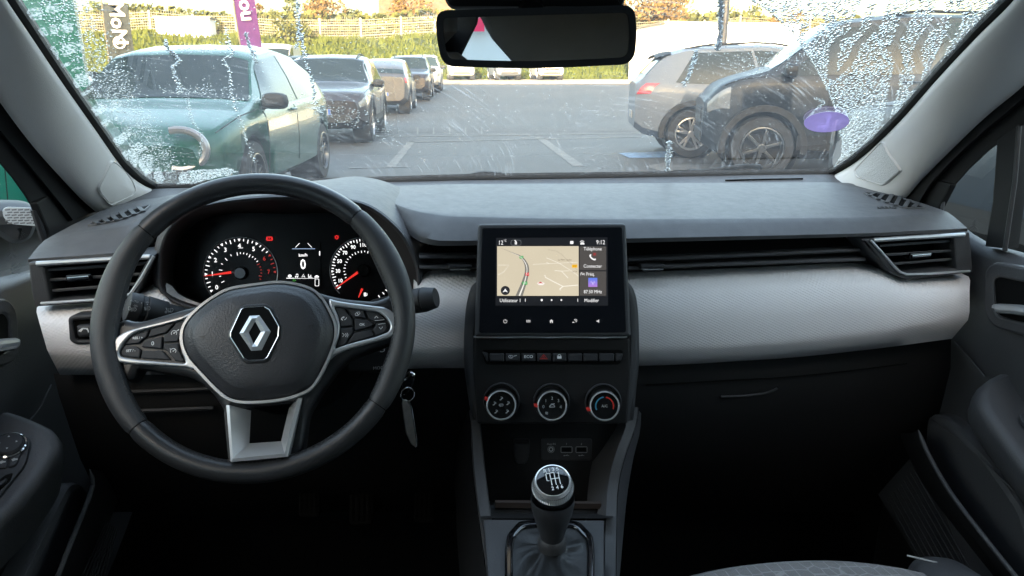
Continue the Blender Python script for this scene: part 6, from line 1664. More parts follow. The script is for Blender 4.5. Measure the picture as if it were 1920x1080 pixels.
# embossed marks on the cover
mb = MB()
def hubmark(fn):
    pass
for (cx, cy) in ((382, 632), (581, 612)):
    h_ = on(HB, cx, cy, .0004)
    pl = Pl(h_, WP.n, WP.e2); mb.stroke(pl, [(-7 * PW, .5 * PW), (-2 * PW, .8 * PW), (1 * PW, 1.6 * PW), (6 * PW, 2.6 * PW)], 1.4 * PW, .0); mb.stroke(pl, [(-1 * PW, 1 * PW), (-1 * PW, -2 * PW), (5 * PW, -1.4 * PW), (6 * PW, 2.6 * PW)], 1.2 * PW, .0)
h_ = on(HB, 485, 719, .0004); pl = Pl(h_, WP.n, WP.e2); mb.text('AIRBAG', pl, 0, 0, 8 * PW, .0002, rot=.05); mb.stroke(pl, [(-15 * PW, 6 * PW), (15 * PW, 8 * PW)], .8 * PW, .0002)
mb.build('embossed_marks', M['emboss'], SW)
# lower spoke: bright funnel shaped frame
o = [(424, 760), (437, 858), (450, 867), (530, 860), (546, 843), (567, 747), (553, 748), (535, 764), (463, 771), (440, 760)]
o4 = WP.uvs([(425, 760), (438, 866), (543, 856), (567, 746)]); i4 = WP.uvs([(463, 768), (464, 831), (524, 827), (536, 762)])
f4 = WP.uvs([(431.5, 760), (442.5, 859.5), (537.5, 850), (559.5, 747)])
def op(poly, z): return [WP.w(*p, z) for p in poly]
def oph(poly, zt, zb): return [WP.w(*p, z) for p, z in zip(poly, (zt, zb, zb, zt))]
mb = MB(); mb.loops([oph(o4, -.012, -.004), oph(o4, .002, .0135), oph(f4, .0035, .0150), oph(i4, -.022, -.010)], closed=False); mb.build('lower_spoke_frame', M['satin'], SW, sharp=25, recalc=False)

# ------------------------------------------------------------------ column, stalks and key
SC = thing('steering_column', WP.w(0, -.02, -.08), 'dark steering column shroud behind the wheel', 'steering column')
mb = MB(); L = []
for z, r in ((-.03, .050), (-.05, .062), (-.12, .075), (-.22, .085), (-.30, .09)): L.append([WP.w(r * 1.25 * cos(t), -.012 + r * .95 * sin(t), z) for t in [2 * pi * k / 24 for k in range(24)]])
mb.loops(L[::-1]); mb.build('shroud', M['black'], SC)
ST = thing('light_stalk', aty(270, 585, .96), 'left stalk with light and fog lamp symbols', 'stalk', 'column stalks')
def stalk(root, pts, rad, mats):
    P = [aty(*p) for p in pts]
    for (i0, i1, r0, r1, nm, mt) in mats:
        mb = MB(); a = P[0].lerp(P[1], i0); b = P[0].lerp(P[1], i1); mb.tube([a, a.lerp(b, .04), a.lerp(b, .96), b], [r0 * .94, r0, r1, r1 * .94], 20); mb.build(nm, M[mt], root, sharp=40)
    return P
Ps = stalk(ST, [(238, 574, .945), (395, 608, .985)], .02, [(0, .14, .0185, .0190, 'end_ring', 'dark'), (.145, .20, .0175, .0175, 'twist_ring', 'dark'), (.205, .45, .0185, .0165, 'barrel', 'dark'), (.455, 1, .0150, .0120, 'stem', 'black')])
ax = (Ps[1] - Ps[0]).normalized(); view = (CAM - Ps[0]).normalized()
nn = (view - view.dot(ax) * ax).normalized()
spl = Pl(Ps[0] + nn * .0188, nn, nn.cross(ax) if nn.cross(ax).z > 0 else -nn.cross(ax))
TS = MB(); PS_ = (V(spl.uv(300, 580)) - V(spl.uv(250, 580))).length / 50
def sx_(pts, w=1.1, cl=False): TS.stroke(spl, spl.uvs(pts), w * PS_, .0006, cl)
TS.text('AUTO', spl, *spl.uv(252, 565), 5.5 * PS_, .0006); TS.text('-00-', spl, *spl.uv(254, 573.5), 6 * PS_, .0006)
def lampsign(px, py, flip=1, rays=True):
    sx_([(px + flip * 1, py - 3.5), (px + flip * 4, py - 3), (px + flip * 5.5, py), (px + flip * 4, py + 3), (px + flip * 1, py + 3.5)], 1.1, True)
    if rays:
        for d in (-2.4, 0, 2.4): sx_([(px - flip * 1, py + d), (px - flip * 5, py + d + .8)], 1.0)
lampsign(250, 580); lampsign(240, 578, 1, False); lampsign(276, 578); sx_([(270, 575), (272, 581)], .8); TS.text('-O*', spl, *spl.uv(276, 567), 5 * PS_, .0006); TS.disc(spl, *spl.uv(265.5, 568), 1.1 * PS_, .0006, 8); TS.disc(spl, *spl.uv(276, 571), 1.0 * PS_, .0006, 8)
lampsign(319, 581); sx_([(311, 577), (313, 582)], 1.2); sx_([(309, 585), (311, 583), (313, 585), (311, 587)], 1.2, True); sx_([(316, 586), (318, 584), (321, 586)], 1.2)
TS.build('symbols', M['grey_print'], ST)
S2 = thing('wiper_stalk', aty(800, 560, .97), 'right stalk end showing beyond the wheel rim', 'stalk', 'column stalks')
stalk(S2, [(818, 558, .955), (700, 578, .985)], .02, [(0, .20, .0135, .0170, 'end_cap', 'dark'), (.205, .45, .0168, .0165, 'barrel', 'dark'), (.455, 1, .0150, .0120, 'stem', 'black')])
# audio satellite under the right spoke
AU = thing('audio_remote', aty(690, 680, .97), 'dark audio remote block half hidden under the right spoke', 'remote control')
pl = Pl(aty(690, 680, .945), V((0, -1, .15)))
mb = MB(); mb.slab(pl, rnd(pl.uvs([(640, 668), (735, 640), (742, 700), (648, 702)]), .006), -.05, 0, .006); mb.build('block', M['black'], AU)
mb = MB(); mb.text('MODE', pl, *pl.uv(712, 690), .0062, .0006); mb.text('VOL', pl, *pl.uv(703, 656), .0058, .0006); mb.build('print', M['grey_print'], AU)
mb = MB(); mb.stroke(pl, [(V(pl.uv(716, 656)) + V((.0035 * cos(t), .0025 * sin(t)))) for t in [-2.4 + 4.4 * k / 10 for k in range(11)]], .001, .0006); mb.build('print', M['white'], AU)
# ignition key with ring and fob
KY = thing('car_key', aty(768, 720, .99), 'black ignition key with its bow showing beside the wheel rim', 'key')
pl = Pl(aty(762, 722, .975), V((.1, -1, .1)))
mb = MB(); mb.slab(pl, rnd(pl.uvs([(748, 735), (752, 712), (770, 696), (778, 702), (777, 714), (768, 732), (757, 742)]), .004), -.006, .006, .003, back=True); mb.build('key_bow', M['gloss'], KY)
mb = MB(); mb.tube(cr([pl.w(*pl.uv(a, b), .004) for a, b in ((765, 725), (774, 712), (776, 701), (769, 697))], 14), .0014, 6); mb.build('key_trim', M['chrome'], KY)
KF = thing('key_ring', aty(764, 740, .968), 'split ring hanging from the ignition key', 'key ring')
pl = Pl(aty(764, 739, .966), V((.1, -1, .1)))
mb = MB(); c_ = V(pl.uv(764, 739.5)); rr_ = 14.5 * .0007
mb.tube([pl.w(c_.x + 14.6 * PW * 1.08 * cos(2 * pi * k / 36), c_.y + 15.2 * PW * 1.08 * sin(2 * pi * k / 36), .001 * sin(2 * pi * k / 36)) for k in range(36)], .0010, 8, closed=True); mb.build('ring', M['chrome'], KF)
FB = thing('key_fob', aty(768, 795, .962), 'worn pale metal key tag hanging from the split ring', 'key fob')
M['fob'] = mk('worn_metal_tag', (.46, .43, .39), .35, .85, var=.18, vs=60, bump=.2, bs=200)
pl = Pl(aty(768, 795, .962), V((.25, -1, .05)))
fo_ = pl.uvs([(754, 756), (757, 750), (763, 750), (769, 757), (772, 768), (782, 833), (778, 838), (771, 833), (761, 812), (756, 775)])
mb = MB(); mb.slab(pl, rnd(fo_, .002), -.003, .001, .0012, back=True, segs=3); mb.build('tag_face', M['fob'], FB)
mb = MB(); mb.tube(cr([pl.w(*pl.uv(a, b), .0012) for a, b in ((763, 751), (769, 758), (772, 769), (777, 800), (781.5, 833), (778, 837.5))], 24), .0011, 6); mb.build('tag_edge', M['chrome'], FB)
# pedals in the dark footwell
for k, (a, b, c, d) in enumerate(((560, 880, 600, 970), (655, 905, 700, 985), (776, 908, 815, 980))):
    t = thing('foot_pedal', aty((a + c) / 2, d, 1.18), ('left pedal of three in the dark footwell', 'middle pedal of three in the dark footwell', 'right pedal of three in the dark footwell')[k], 'pedal')
    pl = Pl(aty((a + c) / 2, (b + d) / 2, 1.16), V((0, -.8, .5)))
    mb = MB(); mb.slab(pl, rnd(pl.uvs([(a, b), (c, b), (c, d), (a, d)]), .008), -.012, .003, .004); mb.build('pad', M['abyss'], t)
    mb = MB()
    for j in range(4):
        x = a + (c - a) * (j + .7) / 4.4; p_, q_ = pl.uv(x, b + 8), pl.uv(x, d - 8); mb.bar(pl.w(*p_, .003), pl.w(*q_, .003), .004, .003, up=pl.n)
    mb.build('ribs', M['carpet'], t)
    mb = MB(); mb.tube([pl.w(0, 0, -.012), pl.w(0, .10, -.05), pl.w(0, .22, -.06)], .008, 8); mb.build('lever', M['black'], t)
# ------------------------------------------------------------------ centre stack (turned a little towards the driver)
sn = (RC @ V((0, .02, 1))).normalized(); su = RC @ V((0, 1, 0))
TP = Pl(aty(1035, 525, .985), sn, su)
def tu(pts): return TP.uvs(pts)
PT_ = (V(TP.uv(1100, 525)) - V(TP.uv(1000, 525))).length / 100
STK = thing('centre_stack', aty(1035, 660, 1.0), 'charcoal centre stack with push buttons and three chrome ringed knobs', 'centre stack')
# side wings
wing_l = [(899, 523), (885, 532), (876, 552), (870, 585), (867, 640), (868, 690), (874, 740), (882, 790), (890, 800), (895, 640)]
wing_r = [(1174, 523), (1187, 532), (1197, 552), (1202, 585), (1204, 640), (1203, 690), (1198, 740), (1193, 790), (1185, 800), (1178, 640)]
body = [(897, 500), (890, 560), (884, 640), (880, 700), (884, 790), (905, 795), (1172, 795), (1190, 790), (1192, 700), (1190, 640), (1182, 560), (1172, 500)]
mb = MB(); mb.slab(TP, rnd(tu(body), .006), -.09, -.006, .006); mb.build('stack_body', M['black'], STK)
for w_ in (wing_l, wing_r):
    c_ = sm(tu(w_[:8]), 4) if False else None
    P = [V((a, b, 0)) for a, b in w_[:8]]; Qo = cr(P, 30)
    left = w_ is wing_l; s_ = 1 if left else -1
    rows = []
    for dx, h in ((0, -.075), (0, -.03), (1.5, -.018), (5, -.010), (12, -.006), (20, -.0055)):
        rows.append([TP.w(*TP.uv(p.x + s_ * dx, p.y), h) for p in Qo])
    mb = MB(); mb.grid(rows if left else rows[::-1]); mb.build('side_wing', M['dark'], STK, sharp=60)
# face panels on the slab (below the screen)
mb = MB(); mb.slab(TP, rnd(tu([(889, 634), (1182, 634), (1184, 700), (1178, 796), (894, 796), (886, 700)]), .004), -.02, -.004, .003); mb.build('control_panel', M['black'], STK)
mb = MB(); mb.tube([TP.w(*TP.uv(a, 632), -.001) for a in range(888, 1186, 16)], .0016, 8, flat=1.0); mb.build('chrome_strip', M['ring'], STK)
# push button bar
mb = MB(); mb.slab(TP, rnd(tu([(903, 656), (1170, 656), (1164, 684), (910, 684)]), .005), -.02, -.0028, .001); mb.build('button_surround', M['abyss'], STK)
for poly in ([(904, 659), (915.5, 662), (916, 678), (912, 677)], [(1153.5, 662), (1169, 663), (1164, 677), (1153.5, 678)]):
    mb = MB(); mb.slab(TP, rnd(tu(poly), .002), -.01, .002, .003); mb.build('bar_end', M['dark'], STK)
sepx = [917, 946.6, 976.2, 1005.4, 1034.4, 1063.2, 1092.4, 1121.6, 1152]
for a, b in zip(sepx, sepx[1:]):
    mb = MB()
    L = []
    q = [(a + 1.2, 662.5), (b - 1.2, 662.5), (b - 1.2, 677.5), (a + 1.2, 677.5)]
    mb.slab(TP, rnd(tu(q), .0012, 2), -.010, .0035, .0022, segs=3); mb.build('push_button', M['dark'], STK)
BH = .0037
TS = MB(); q = TP.uv(991, 668.5); TS.text('ECO', TP, *q, 7.2 * PT_, BH, bold=.0001, sx=1.15)
# demist sign, lock
def tstroke(M_, pts, w, h=BH, cl=False): M_.stroke(TP, tu(pts), w * PT_, h, cl)
tstroke(TS, [(955, 666), (953.5, 668.5), (956, 671), (960, 671), (962, 668.5), (960, 666)], 1.0, cl=True); tstroke(TS, [(957, 666.5), (959, 671)], .9); tstroke(TS, [(963, 667.5), (969, 666)], 1.2)
TS.slab(TP, rnd(tu([(1044.5, 667.5), (1052.5, 667.5), (1052.5, 672), (1044.5, 672)]), .0005), BH - .0004, BH); tstroke(TS, [(1046, 668), (1046, 665.6), (1047.5, 664.4), (1049.5, 664.4), (1051, 665.6), (1051, 668)], 1.1)
TS.build('button_print', M['white'], STK)
mb = MB(); tstroke(mb, [(1019, 664.4), (1026.2, 672.4), (1012, 672.4)], 1.6, cl=True); tstroke(mb, [(1019, 668), (1021.6, 671), (1016.4, 671)], 1.0, cl=True); mb.build('hazard_sign', M['red_print'], STK)
# rotary heater knobs
KN = [(940, 757), (1034, 758), (1131, 758.5)]
for k, (cx, cy) in enumerate(KN):
    u, v = TP.uv(cx, cy); R_ = 27.3 * PT_
    mb = MB(); ub, vb = TP.uv(cx + .5, cy - 5); mb.lathe(TP, ub, vb, [(R_ * 1.26, -.0035), (R_ * 1.24, -.0005), (R_ * 1.19, .0002), (R_ * 1.14, -.002), (R_ * 1.12, -.004)], 40); mb.build('knob_well', M['dark'], STK)
    kn = MB(); kn.lathe(TP, u, v, [(R_ * 1.05, -.004), (R_ * 1.0, .012), (R_ * .995, .014)], 40)
    # moulded grip ribs round the skirt
    kb = kn.build('climate_knob', M['black'], STK)
    mb = MB(); mb.lathe(TP, u, v, [(R_ * 1.0, .012), (R_ * 1.03, .0150), (R_ * 1.0, .0175), (R_ * .93, .0178), (R_ * .90, .0155)], 48); mb.build('knob_ring', M['ring'], kb)
    mb = MB(); mb.lathe(TP, u, v, [(R_ * .905, .0150), (R_ * .89, .0155), (.0001, .0155)], 36); mb.build('knob_face', M['dialface'], kb)
    a = radians((158, 180, 193)[k]); mb = MB()
    d = V((cos(a), sin(a))); n_ = V((-d.y, d.x)); c = V((u, v))
    mb.slab(TP, [tuple(c + d * R_ * .98 + n_ * R_ * .10), tuple(c + d * R_ * 1.22 + n_ * R_ * .07), tuple(c + d * R_ * 1.22 - n_ * R_ * .07), tuple(c + d * R_ * .98 - n_ * R_ * .10)][::1], .001, .0185, .0005); mb.build('red_pointer', M['red_print'], kb)
    TS = MB(); KH = .0160; c = V((u, v))
    def ks(pts, w=.055, cl=False): TS.stroke(TP, [tuple(c + V(p) * R_) for p in pts], w * R_, KH, cl)
    if k == 1:
        for t, (x, y) in (('1', (-.42, .34)), ('2', (.0, .50)), ('3', (.43, .34)), ('0', (-.58, -.06)), ('4', (.58, -.08))): TS.text(t, TP, c.x + x * R_, c.y + y * R_, R_ * .30, KH)
        ks([(-.17, -.05), (-.1, .06), (.08, .08), (.17, -.02), (.16, -.08), (-.17, -.08)], .05, True); ks([(-.08, .12), (.18, .14)], .05)
        for y in (-.44, -.50, -.56): ks([(-.46, y), (-.40, y + .03), (-.34, y - .02), (-.28, y + .02)], .04)
    elif k == 0:
        for (x, y) in ((0, .46), (-.46, .12), (.46, .14), (-.34, -.42), (.40, -.42)):
            ks([(x - .10, y - .09), (x - .02, y - .09), (x + .04, y + .04)], .06); ks([(x + .08, y + .10), (x + .10, y - .02)], .045); TS.disc(TP, c.x + x * R_, c.y + (y + .10) * R_, R_ * .035, KH, 6)
        ks(rnd([(-.13, -.04), (.13, -.04), (.13, .08), (-.13, .08)], .04), .04, True); ks([(-.06, -.1), (-.06, .02)], .03); ks([(.06, -.1), (.06, .02)], .03)
    else: TS.text('A/C', TP, c.x, c.y, R_ * .26, KH)
    TS.build('knob_print', M['grey_print'], kb)
    if k == 2:
        mb = MB(); mb.stroke(TP, [tuple(c + V((cos(t), sin(t))) * R_ * .60) for t in [radians(205 - 108 * j / 14) for j in range(15)]], R_ * .09, KH); mb.build('cold_scale', M['blue_print'], kb)
        mb = MB(); mb.stroke(TP, [tuple(c + V((cos(t), sin(t))) * R_ * .60) for t in [radians(82 - 102 * j / 14) for j in range(15)]], R_ * .09, KH); mb.build('warm_scale', M['red_print'], kb)

# ------------------------------------------------------------------ touch screen
IS = thing('touchscreen', aty(1035, 525, 1.0), 'landscape touchscreen showing a map, the phone tile and radio tile', 'touchscreen')
hp = rnd(tu([(897, 421), (1171.5, 420), (1181, 629), (890, 630)]), [.006, .006, .003, .003], 5)
SZ = .010
mb = MB(); mb.slab(TP, hp, -.07, SZ, .0035, segs=4); mb.build('housing', M['arm'], IS, sharp=50)
ip = rnd(tu([(904.5, 428.5), (1164.5, 427.5), (1172, 623), (899, 624)]), .004, 4)
mb = MB(); mb.slab(TP, ip, SZ - .002, SZ + .0008, .0004); 
M['screenglass'] = mk('screen_glass', (.008, .009, .012), .14, var=0, spec=.35)
mb.build('front_glass', M['screenglass'], IS)
LP = TP.up(SZ + .001)
def lu(pts): return LP.uvs(pts)
PL_ = (V(LP.uv(1100, 525)) - V(LP.uv(1000, 525))).length / 100
def lit(nm, col, st): return glow(nm, col, st)
E0 = .165
scr = MB(); scr.poly(LP, lu([(930, 446), (1139, 445), (1140, 573), (929, 573)]), 0); scr.build('screen_ground', lit('screen_black', (.010, .011, .014), .165), IS)
mapm, nt_, p_, o_ = nodes('map_sheet'); L_ = nt_.links.new
tc_ = N(nt_, 'ShaderNodeTexCoord'); nz_ = N(nt_, 'ShaderNodeTexNoise', Scale=14.0, Detail=3.0); L_(tc_.outputs['Object'], nz_.inputs['Vector'])
r_ = N(nt_, 'ShaderNodeMix', data_type='RGBA'); r_.inputs[6].default_value = (.56, .49, .36, 1); r_.inputs[7].default_value = (.66, .585, .44, 1); L_(nz_.outputs['Fac'], r_.inputs[0]); L_(r_.outputs[2], p_.inputs['Emission Color'])
p_.inputs['Emission Strength'].default_value = .165 * LITK; p_.inputs['Base Color'].default_value = (.01, .01, .01, 1); p_.inputs['Roughness'].default_value = .3
def scn(pts, z, mat, nm, w=None, cl=False):
    mb = MB()
    if w is None: mb.poly(LP, lu(pts), z)
    else: mb.stroke(LP, lu(pts), w * PL_, z, cl)
    return mb.build(nm, mat, IS)
def zs(x, y): return (900 + x / 5.143, 430 + y / 5.143)      # from the enlarged photograph of the screen
z1, z2, z3, z4 = .0003, .0006, .0009, .0012
scn([zs(165, 163), zs(951, 162), zs(952, 641), zs(165, 641)], z1, mapm, 'map')
road = lit('map_road', (.20, .19, .17), .165); lane = lit('map_lane', (.85, .82, .75), .165); mini = lit('map_street', (.86, .81, .70), .165)
def band(left, right, z, mat, nm):
    A = cr([V((*zs(*p), 0)) for p in left], 24); B = cr([V((*zs(*p), 0)) for p in right], 24)
    mb = MB(); mb.loops([[LP.w(*LP.uv(p.x, p.y), z) for p in A], [LP.w(*LP.uv(p.x, p.y), z) for p in B]], closed=False); mb.build(nm, mat, IS, recalc=False)
band([(205, 183), (300, 222), (380, 262), (425, 330), (432, 410), (400, 510), (343, 640)], [(208, 183), (310, 222), (405, 262), (460, 330), (474, 400), (452, 510), (412, 640)], z2, road, 'map_motorway')
band([(300, 224), (385, 265), (436, 330), (450, 400), (424, 510), (372, 640)], [(302, 223), (390, 264), (444, 330), (456, 400), (434, 510), (388, 640)], z3, lane, 'map_motorway')
mb = MB()
for pts, w in (([(625, 440), (630, 462), (700, 500), (800, 550), (945, 538)], 1.5), ([(800, 550), (770, 575), (775, 588)], 1.9), ([(720, 398), (785, 403), (850, 470)], 1.1), ([(785, 403), (860, 400)], .8), ([(640, 275), (760, 325), (880, 400), (950, 452)], .8), ([(510, 338), (680, 330), (940, 318)], .6), ([(640, 318), (670, 332)], .8), ([(175, 345), (280, 345), (230, 410), (175, 440)], .8)):
    mb.stroke(LP, lu([zs(*p) for p in pts]), w * PL_, z2)
mb.build('map_street', mini, IS)
mb = MB(); mb.stroke(LP, lu([zs(*p) for p in [(655, 195), (735, 210), (785, 240), (840, 295), (890, 345), (940, 395)]]), .7 * PL_, z2); mb.build('map_road', lit('map_road2', (.42, .37, .28), .165), IS)
scn([zs(548, 522), zs(565, 510), zs(600, 508), zs(625, 520), zs(608, 538), zs(570, 538)], z2, lit('map_halo', (.85, .8, .75), .165), 'map_position'); scn([zs(555, 524), zs(583, 505), zs(612, 523), zs(583, 518)], z3, lit('map_arrow', (.6, .05, .05), .165), 'map_position')
for pts, col, txt in (([(380, 258), (418, 256), (418, 282), (382, 283)], (.04, .35, .08), 'N2'), ([(408, 506), (457, 504), (457, 534), (409, 535)], (.04, .35, .08), 'E402'), ([(437, 419), (473, 417), (473, 447), (438, 448)], (.65, .02, .03), 'A13'), ([(886, 341), (938, 339), (938, 370), (887, 371)], (.85, .45, .02), 'D40')):
    scn([zs(*p) for p in pts], z3, lit('road_shield', col, .165), 'road_shield')
    mb = MB(); cx = sum(p[0] for p in pts) / 4; cy = sum(p[1] for p in pts) / 4; mb.text(txt, LP, *LP.uv(*zs(cx, cy)), 3.4 * PL_, z4); mb.build('shield_text', lit('shield_text', (.9, .9, .85) if col[1] < .4 else (.2, .1, 0), .165), IS)
mb = MB(); c_ = V(LP.uv(*zs(244, 590))); mb.disc(LP, c_.x, c_.y, 44 / 5.143 * PL_, z3, 28); mb.build('compass_disc', lit('compass_dark', (.02, .02, .025), .165), IS)
TXT = MB()
def st_(t, x, y, size, al='CENTER', bold=0, sx=.86): q = LP.uv(*zs(x, y)); TXT.text(t, LP, *q, size * PL_, z4, align=al, bold=bold, sx=sx)
TXT.poly(LP, lu([zs(218, 608), (947.4, 541), zs(268, 608), zs(243, 598)]), z4)
st_('12', 200, 131, 11.5); st_('°C', 242, 112, 6); st_('9:12', 1162, 127, 11.5); st_('Utilisateur 1', 293, 687, 9.4); st_('Modifier', 1075, 687, 9.4)
st_('Téléphone', 1086, 190, 9.2); st_('Connecter', 1086, 356, 9.2); st_('Fréq.', 1064, 433, 9.2); st_('87.50 MHz', 1087, 603, 9.0)
for x in (437, 942): TXT.stroke(LP, lu([zs(x, 668), zs(x, 698)]), .9 * PL_, z4)
for x, r in ((595, 11), (690, 8), (784, 8)): c_ = LP.uv(*zs(x, 682)); TXT.disc(LP, *c_, r / 5.143 * PL_, z4, 12)
def sst(pts, w, cl=False): TXT.stroke(LP, lu([zs(*p) for p in pts]), w * PL_, z4, cl)
TXT.slab(LP, rnd(lu([zs(869, 113), zs(900, 113), zs(900, 142), zs(869, 142)]), .0006), z4 - .0002, z4)
sst([(962, 120), (983, 108), (1004, 120)], .9); sst([(970, 127), (983, 120), (996, 127)], .9); TXT.poly(LP, lu([zs(965, 147), zs(968, 134), zs(975, 128), zs(998, 128), zs(1005, 136), zs(1007, 147)]), z4)
sst([(334, 105), (352, 125), (352, 143), (340, 143), (340, 124)], 1.8)
# phone handset
sst([(1060, 248), (1062, 262), (1076, 280), (1096, 292), (1112, 290)], 2.6); sst([(1060, 244), (1068, 254)], 3.4); sst([(1104, 288), (1114, 294)], 3.4)
sst([(968, 445), (968, 425), (1006, 425), (1006, 445)], .7); sst([(972, 420), (984, 416)], .8); sst([(980, 438), (1000, 434)], 1.0)
TXT.build('screen_text', lit('screen_white', (1, 1, 1), .15), IS)
mb = MB(); mb.stroke(LP, [(V(p)) for p in rnd(lu([zs(298, 104), zs(396, 104), zs(396, 154), zs(298, 154)]), .0045, 6)], .45 * PL_, z4, True); mb.build('status_pill', lit('pill_line', (.25, .27, .28), .165), IS)
mb = MB(); 
for a, b in (((1092, 228), (1116, 254)), ((1116, 228), (1092, 254))): mb.stroke(LP, lu([zs(*a), zs(*b)]), 1.2 * PL_, z4)
mb.build('missed_cross', lit('cross_red', (.5, .02, .02), .165), IS)
tile = lit('tile_grey', (.075, .068, .064), .165)
scn([zs(960, 164), zs(1217, 164), zs(1217, 395), zs(960, 395)], z1, tile, 'tile'); scn([zs(960, 405), zs(1217, 405), zs(1217, 641), zs(960, 641)], z1, tile, 'tile')
icm, nt_, p_, o_ = nodes('radio_icon'); tc_ = N(nt_, 'ShaderNodeTexCoord'); gr_ = N(nt_, 'ShaderNodeSeparateXYZ'); nt_.links.new(tc_.outputs['Generated'], gr_.inputs[0]); cr_ = N(nt_, 'ShaderNodeValToRGB'); nt_.links.new(gr_.outputs['Z'], cr_.inputs[0])
cr_.color_ramp.elements[0].color = (.42, .20, .62, 1); cr_.color_ramp.elements[1].color = (.09, .20, .75, 1); nt_.links.new(cr_.outputs[0], p_.inputs['Emission Color']); p_.inputs['Emission Strength'].default_value = .165 * LITK; p_.inputs['Base Color'].default_value = (0, 0, 0, 1)
scn([zs(1044, 468), zs(1131, 468), zs(1131, 555), zs(1044, 555)], z2, icm, 'radio_icon')
mb = MB(); mb.stroke(LP, lu([zs(1086, 512), zs(1082, 532)]), .9 * PL_, z4); mb.stroke(LP, lu([zs(1088, 512), zs(1093, 532)]), .9 * PL_, z4)
for s_ in (-1, 1):
    for r in (10, 18): mb.stroke(LP, lu([zs(1087 + s_ * r * cos(t), 510 + r * sin(t)) for t in (-.7, -.3, .1, .5)]), .55 * PL_, z4)
mb.build('antenna_sign', lit('antenna', (.6, .55, .9), .165), IS)
mb = MB()
for t, x, y in (('La Mare Louise', 817, 294), ('La Dé', 912, 407)): mb.text(t, LP, *LP.uv(*zs(x, y)), 4.6 * PL_, z4, sx=.9)
mb.build('map_names', lit('map_text', (.16, .12, .08), .165), IS)
# row of touch symbols
TXT = MB()
sst([(236, 872), (228, 880), (228, 894), (236, 902), (252, 902), (260, 894), (260, 880), (252, 872)], .8); sst([(244, 866), (244, 884)], .9)
for i in range(3):
    for j in range(2): TXT.poly(LP, lu([zs(448 + i * 14, 874 + j * 13), zs(457 + i * 14, 874 + j * 13), zs(457 + i * 14, 883 + j * 13), zs(448 + i * 14, 883 + j * 13)]), z4)
TXT.poly(LP, lu([zs(670, 884), zs(688, 868), zs(706, 884), zs(702, 885), zs(702, 902), zs(692, 902), zs(692, 890), zs(684, 890), zs(684, 902), zs(675, 902), zs(675, 885)]), z4)
sst([(906, 872), (918, 866), (932, 870), (934, 882), (924, 896)], .9); sst([(914, 878), (922, 876), (924, 883), (916, 885)], .8, True); TXT.poly(LP, lu([zs(889, 901), zs(893, 892), zs(905, 892), zs(912, 901)]), z4)
TXT.poly(LP, lu([zs(1124, 879), zs(1134, 879), zs(1148, 868), zs(1148, 902), zs(1134, 891), zs(1124, 891)]), z4)
TXT.build('touch_symbols', lit('touch_white', (.62, .62, .62), .165), IS)

# ------------------------------------------------------------------ centre console, sockets, gear lever
CN = thing('centre_console', aty(1035, 900, .9), 'charcoal centre console with two side rails around the gear lever', 'centre console')
def rail(lp, rp, nm, side):
    A = cr([aty(*p) for p in lp], 30); B = cr([aty(*p) for p in rp], 30)
    out = [a + V((-.004 if side < 0 else 0, .09, -.03)) for a in A]; inn = [b + V((.004 if side > 0 else -.0, .08, -.02)) for b in B]
    if side < 0: out = [a + V((.012, .02, -.10)) for a in A]
    else: inn = [b + V((.004, .10, -.10)) for b in B]
    L = [out, A, [a.lerp(b, .12) + V((0, -.003, .003)) for a, b in zip(A, B)], [a.lerp(b, .88) + V((0, -.003, .003)) for a, b in zip(A, B)], B, inn]
    mb = MB(); mb.grid(L[::1]); return mb.build(nm, M['console'], CN, sharp=50, recalc=False)
rail([(879, 770, 1.0), (882, 790, .99), (885, 860, .95), (891, 920, .89), (902, 1000, .80), (915, 1090, .71), (930, 1190, .60)], [(897, 770, 1.0), (901, 790, .99), (908, 860, .95), (914, 915, .89), (926, 1000, .80), (942, 1090, .71), (958, 1190, .60)], 'side_rail', -1)
rail([(1174, 765, 1.0), (1170, 800, .99), (1148, 860, .95), (1136, 915, .89), (1131, 1000, .80), (1129, 1090, .71), (1126, 1190, .60)], [(1197, 765, 1.0), (1192, 800, .99), (1171, 860, .95), (1159, 915, .89), (1156, 1000, .80), (1155, 1090, .71), (1152, 1190, .60)], 'side_rail', 1)
mb = MB(); A = cr([aty(*p) for p in [(878, 770, 1.0), (881, 790, .99), (884, 860, .95), (890, 920, .89), (901, 1000, .80), (914, 1090, .71), (929, 1190, .60)]], 20)
mb.grid([[p + V((-.02, .06, -.16)) for p in A], [p + V((-.012, .05, -.07)) for p in A], [p + V((0, .006, -.004)) for p in A]]); mb.build('console_side', M['black'], CN)
mb = MB()
A = cr([aty(*p) for p in [(1198, 770, 1.0), (1193, 800, .99), (1172, 860, .95), (1160, 915, .89), (1157, 1000, .80), (1156, 1090, .71)]], 20); B = cr([aty(*p) for p in [(1202, 775, 1.02), (1200, 810, 1.01), (1187, 862, .98), (1176, 930, .93), (1168, 1010, .84), (1161, 1090, .74)]], 20)
mb.grid([A, B, [p + V((.005, .08, -.10)) for p in B]]); mb.build('rail_side', M['arm'], CN)
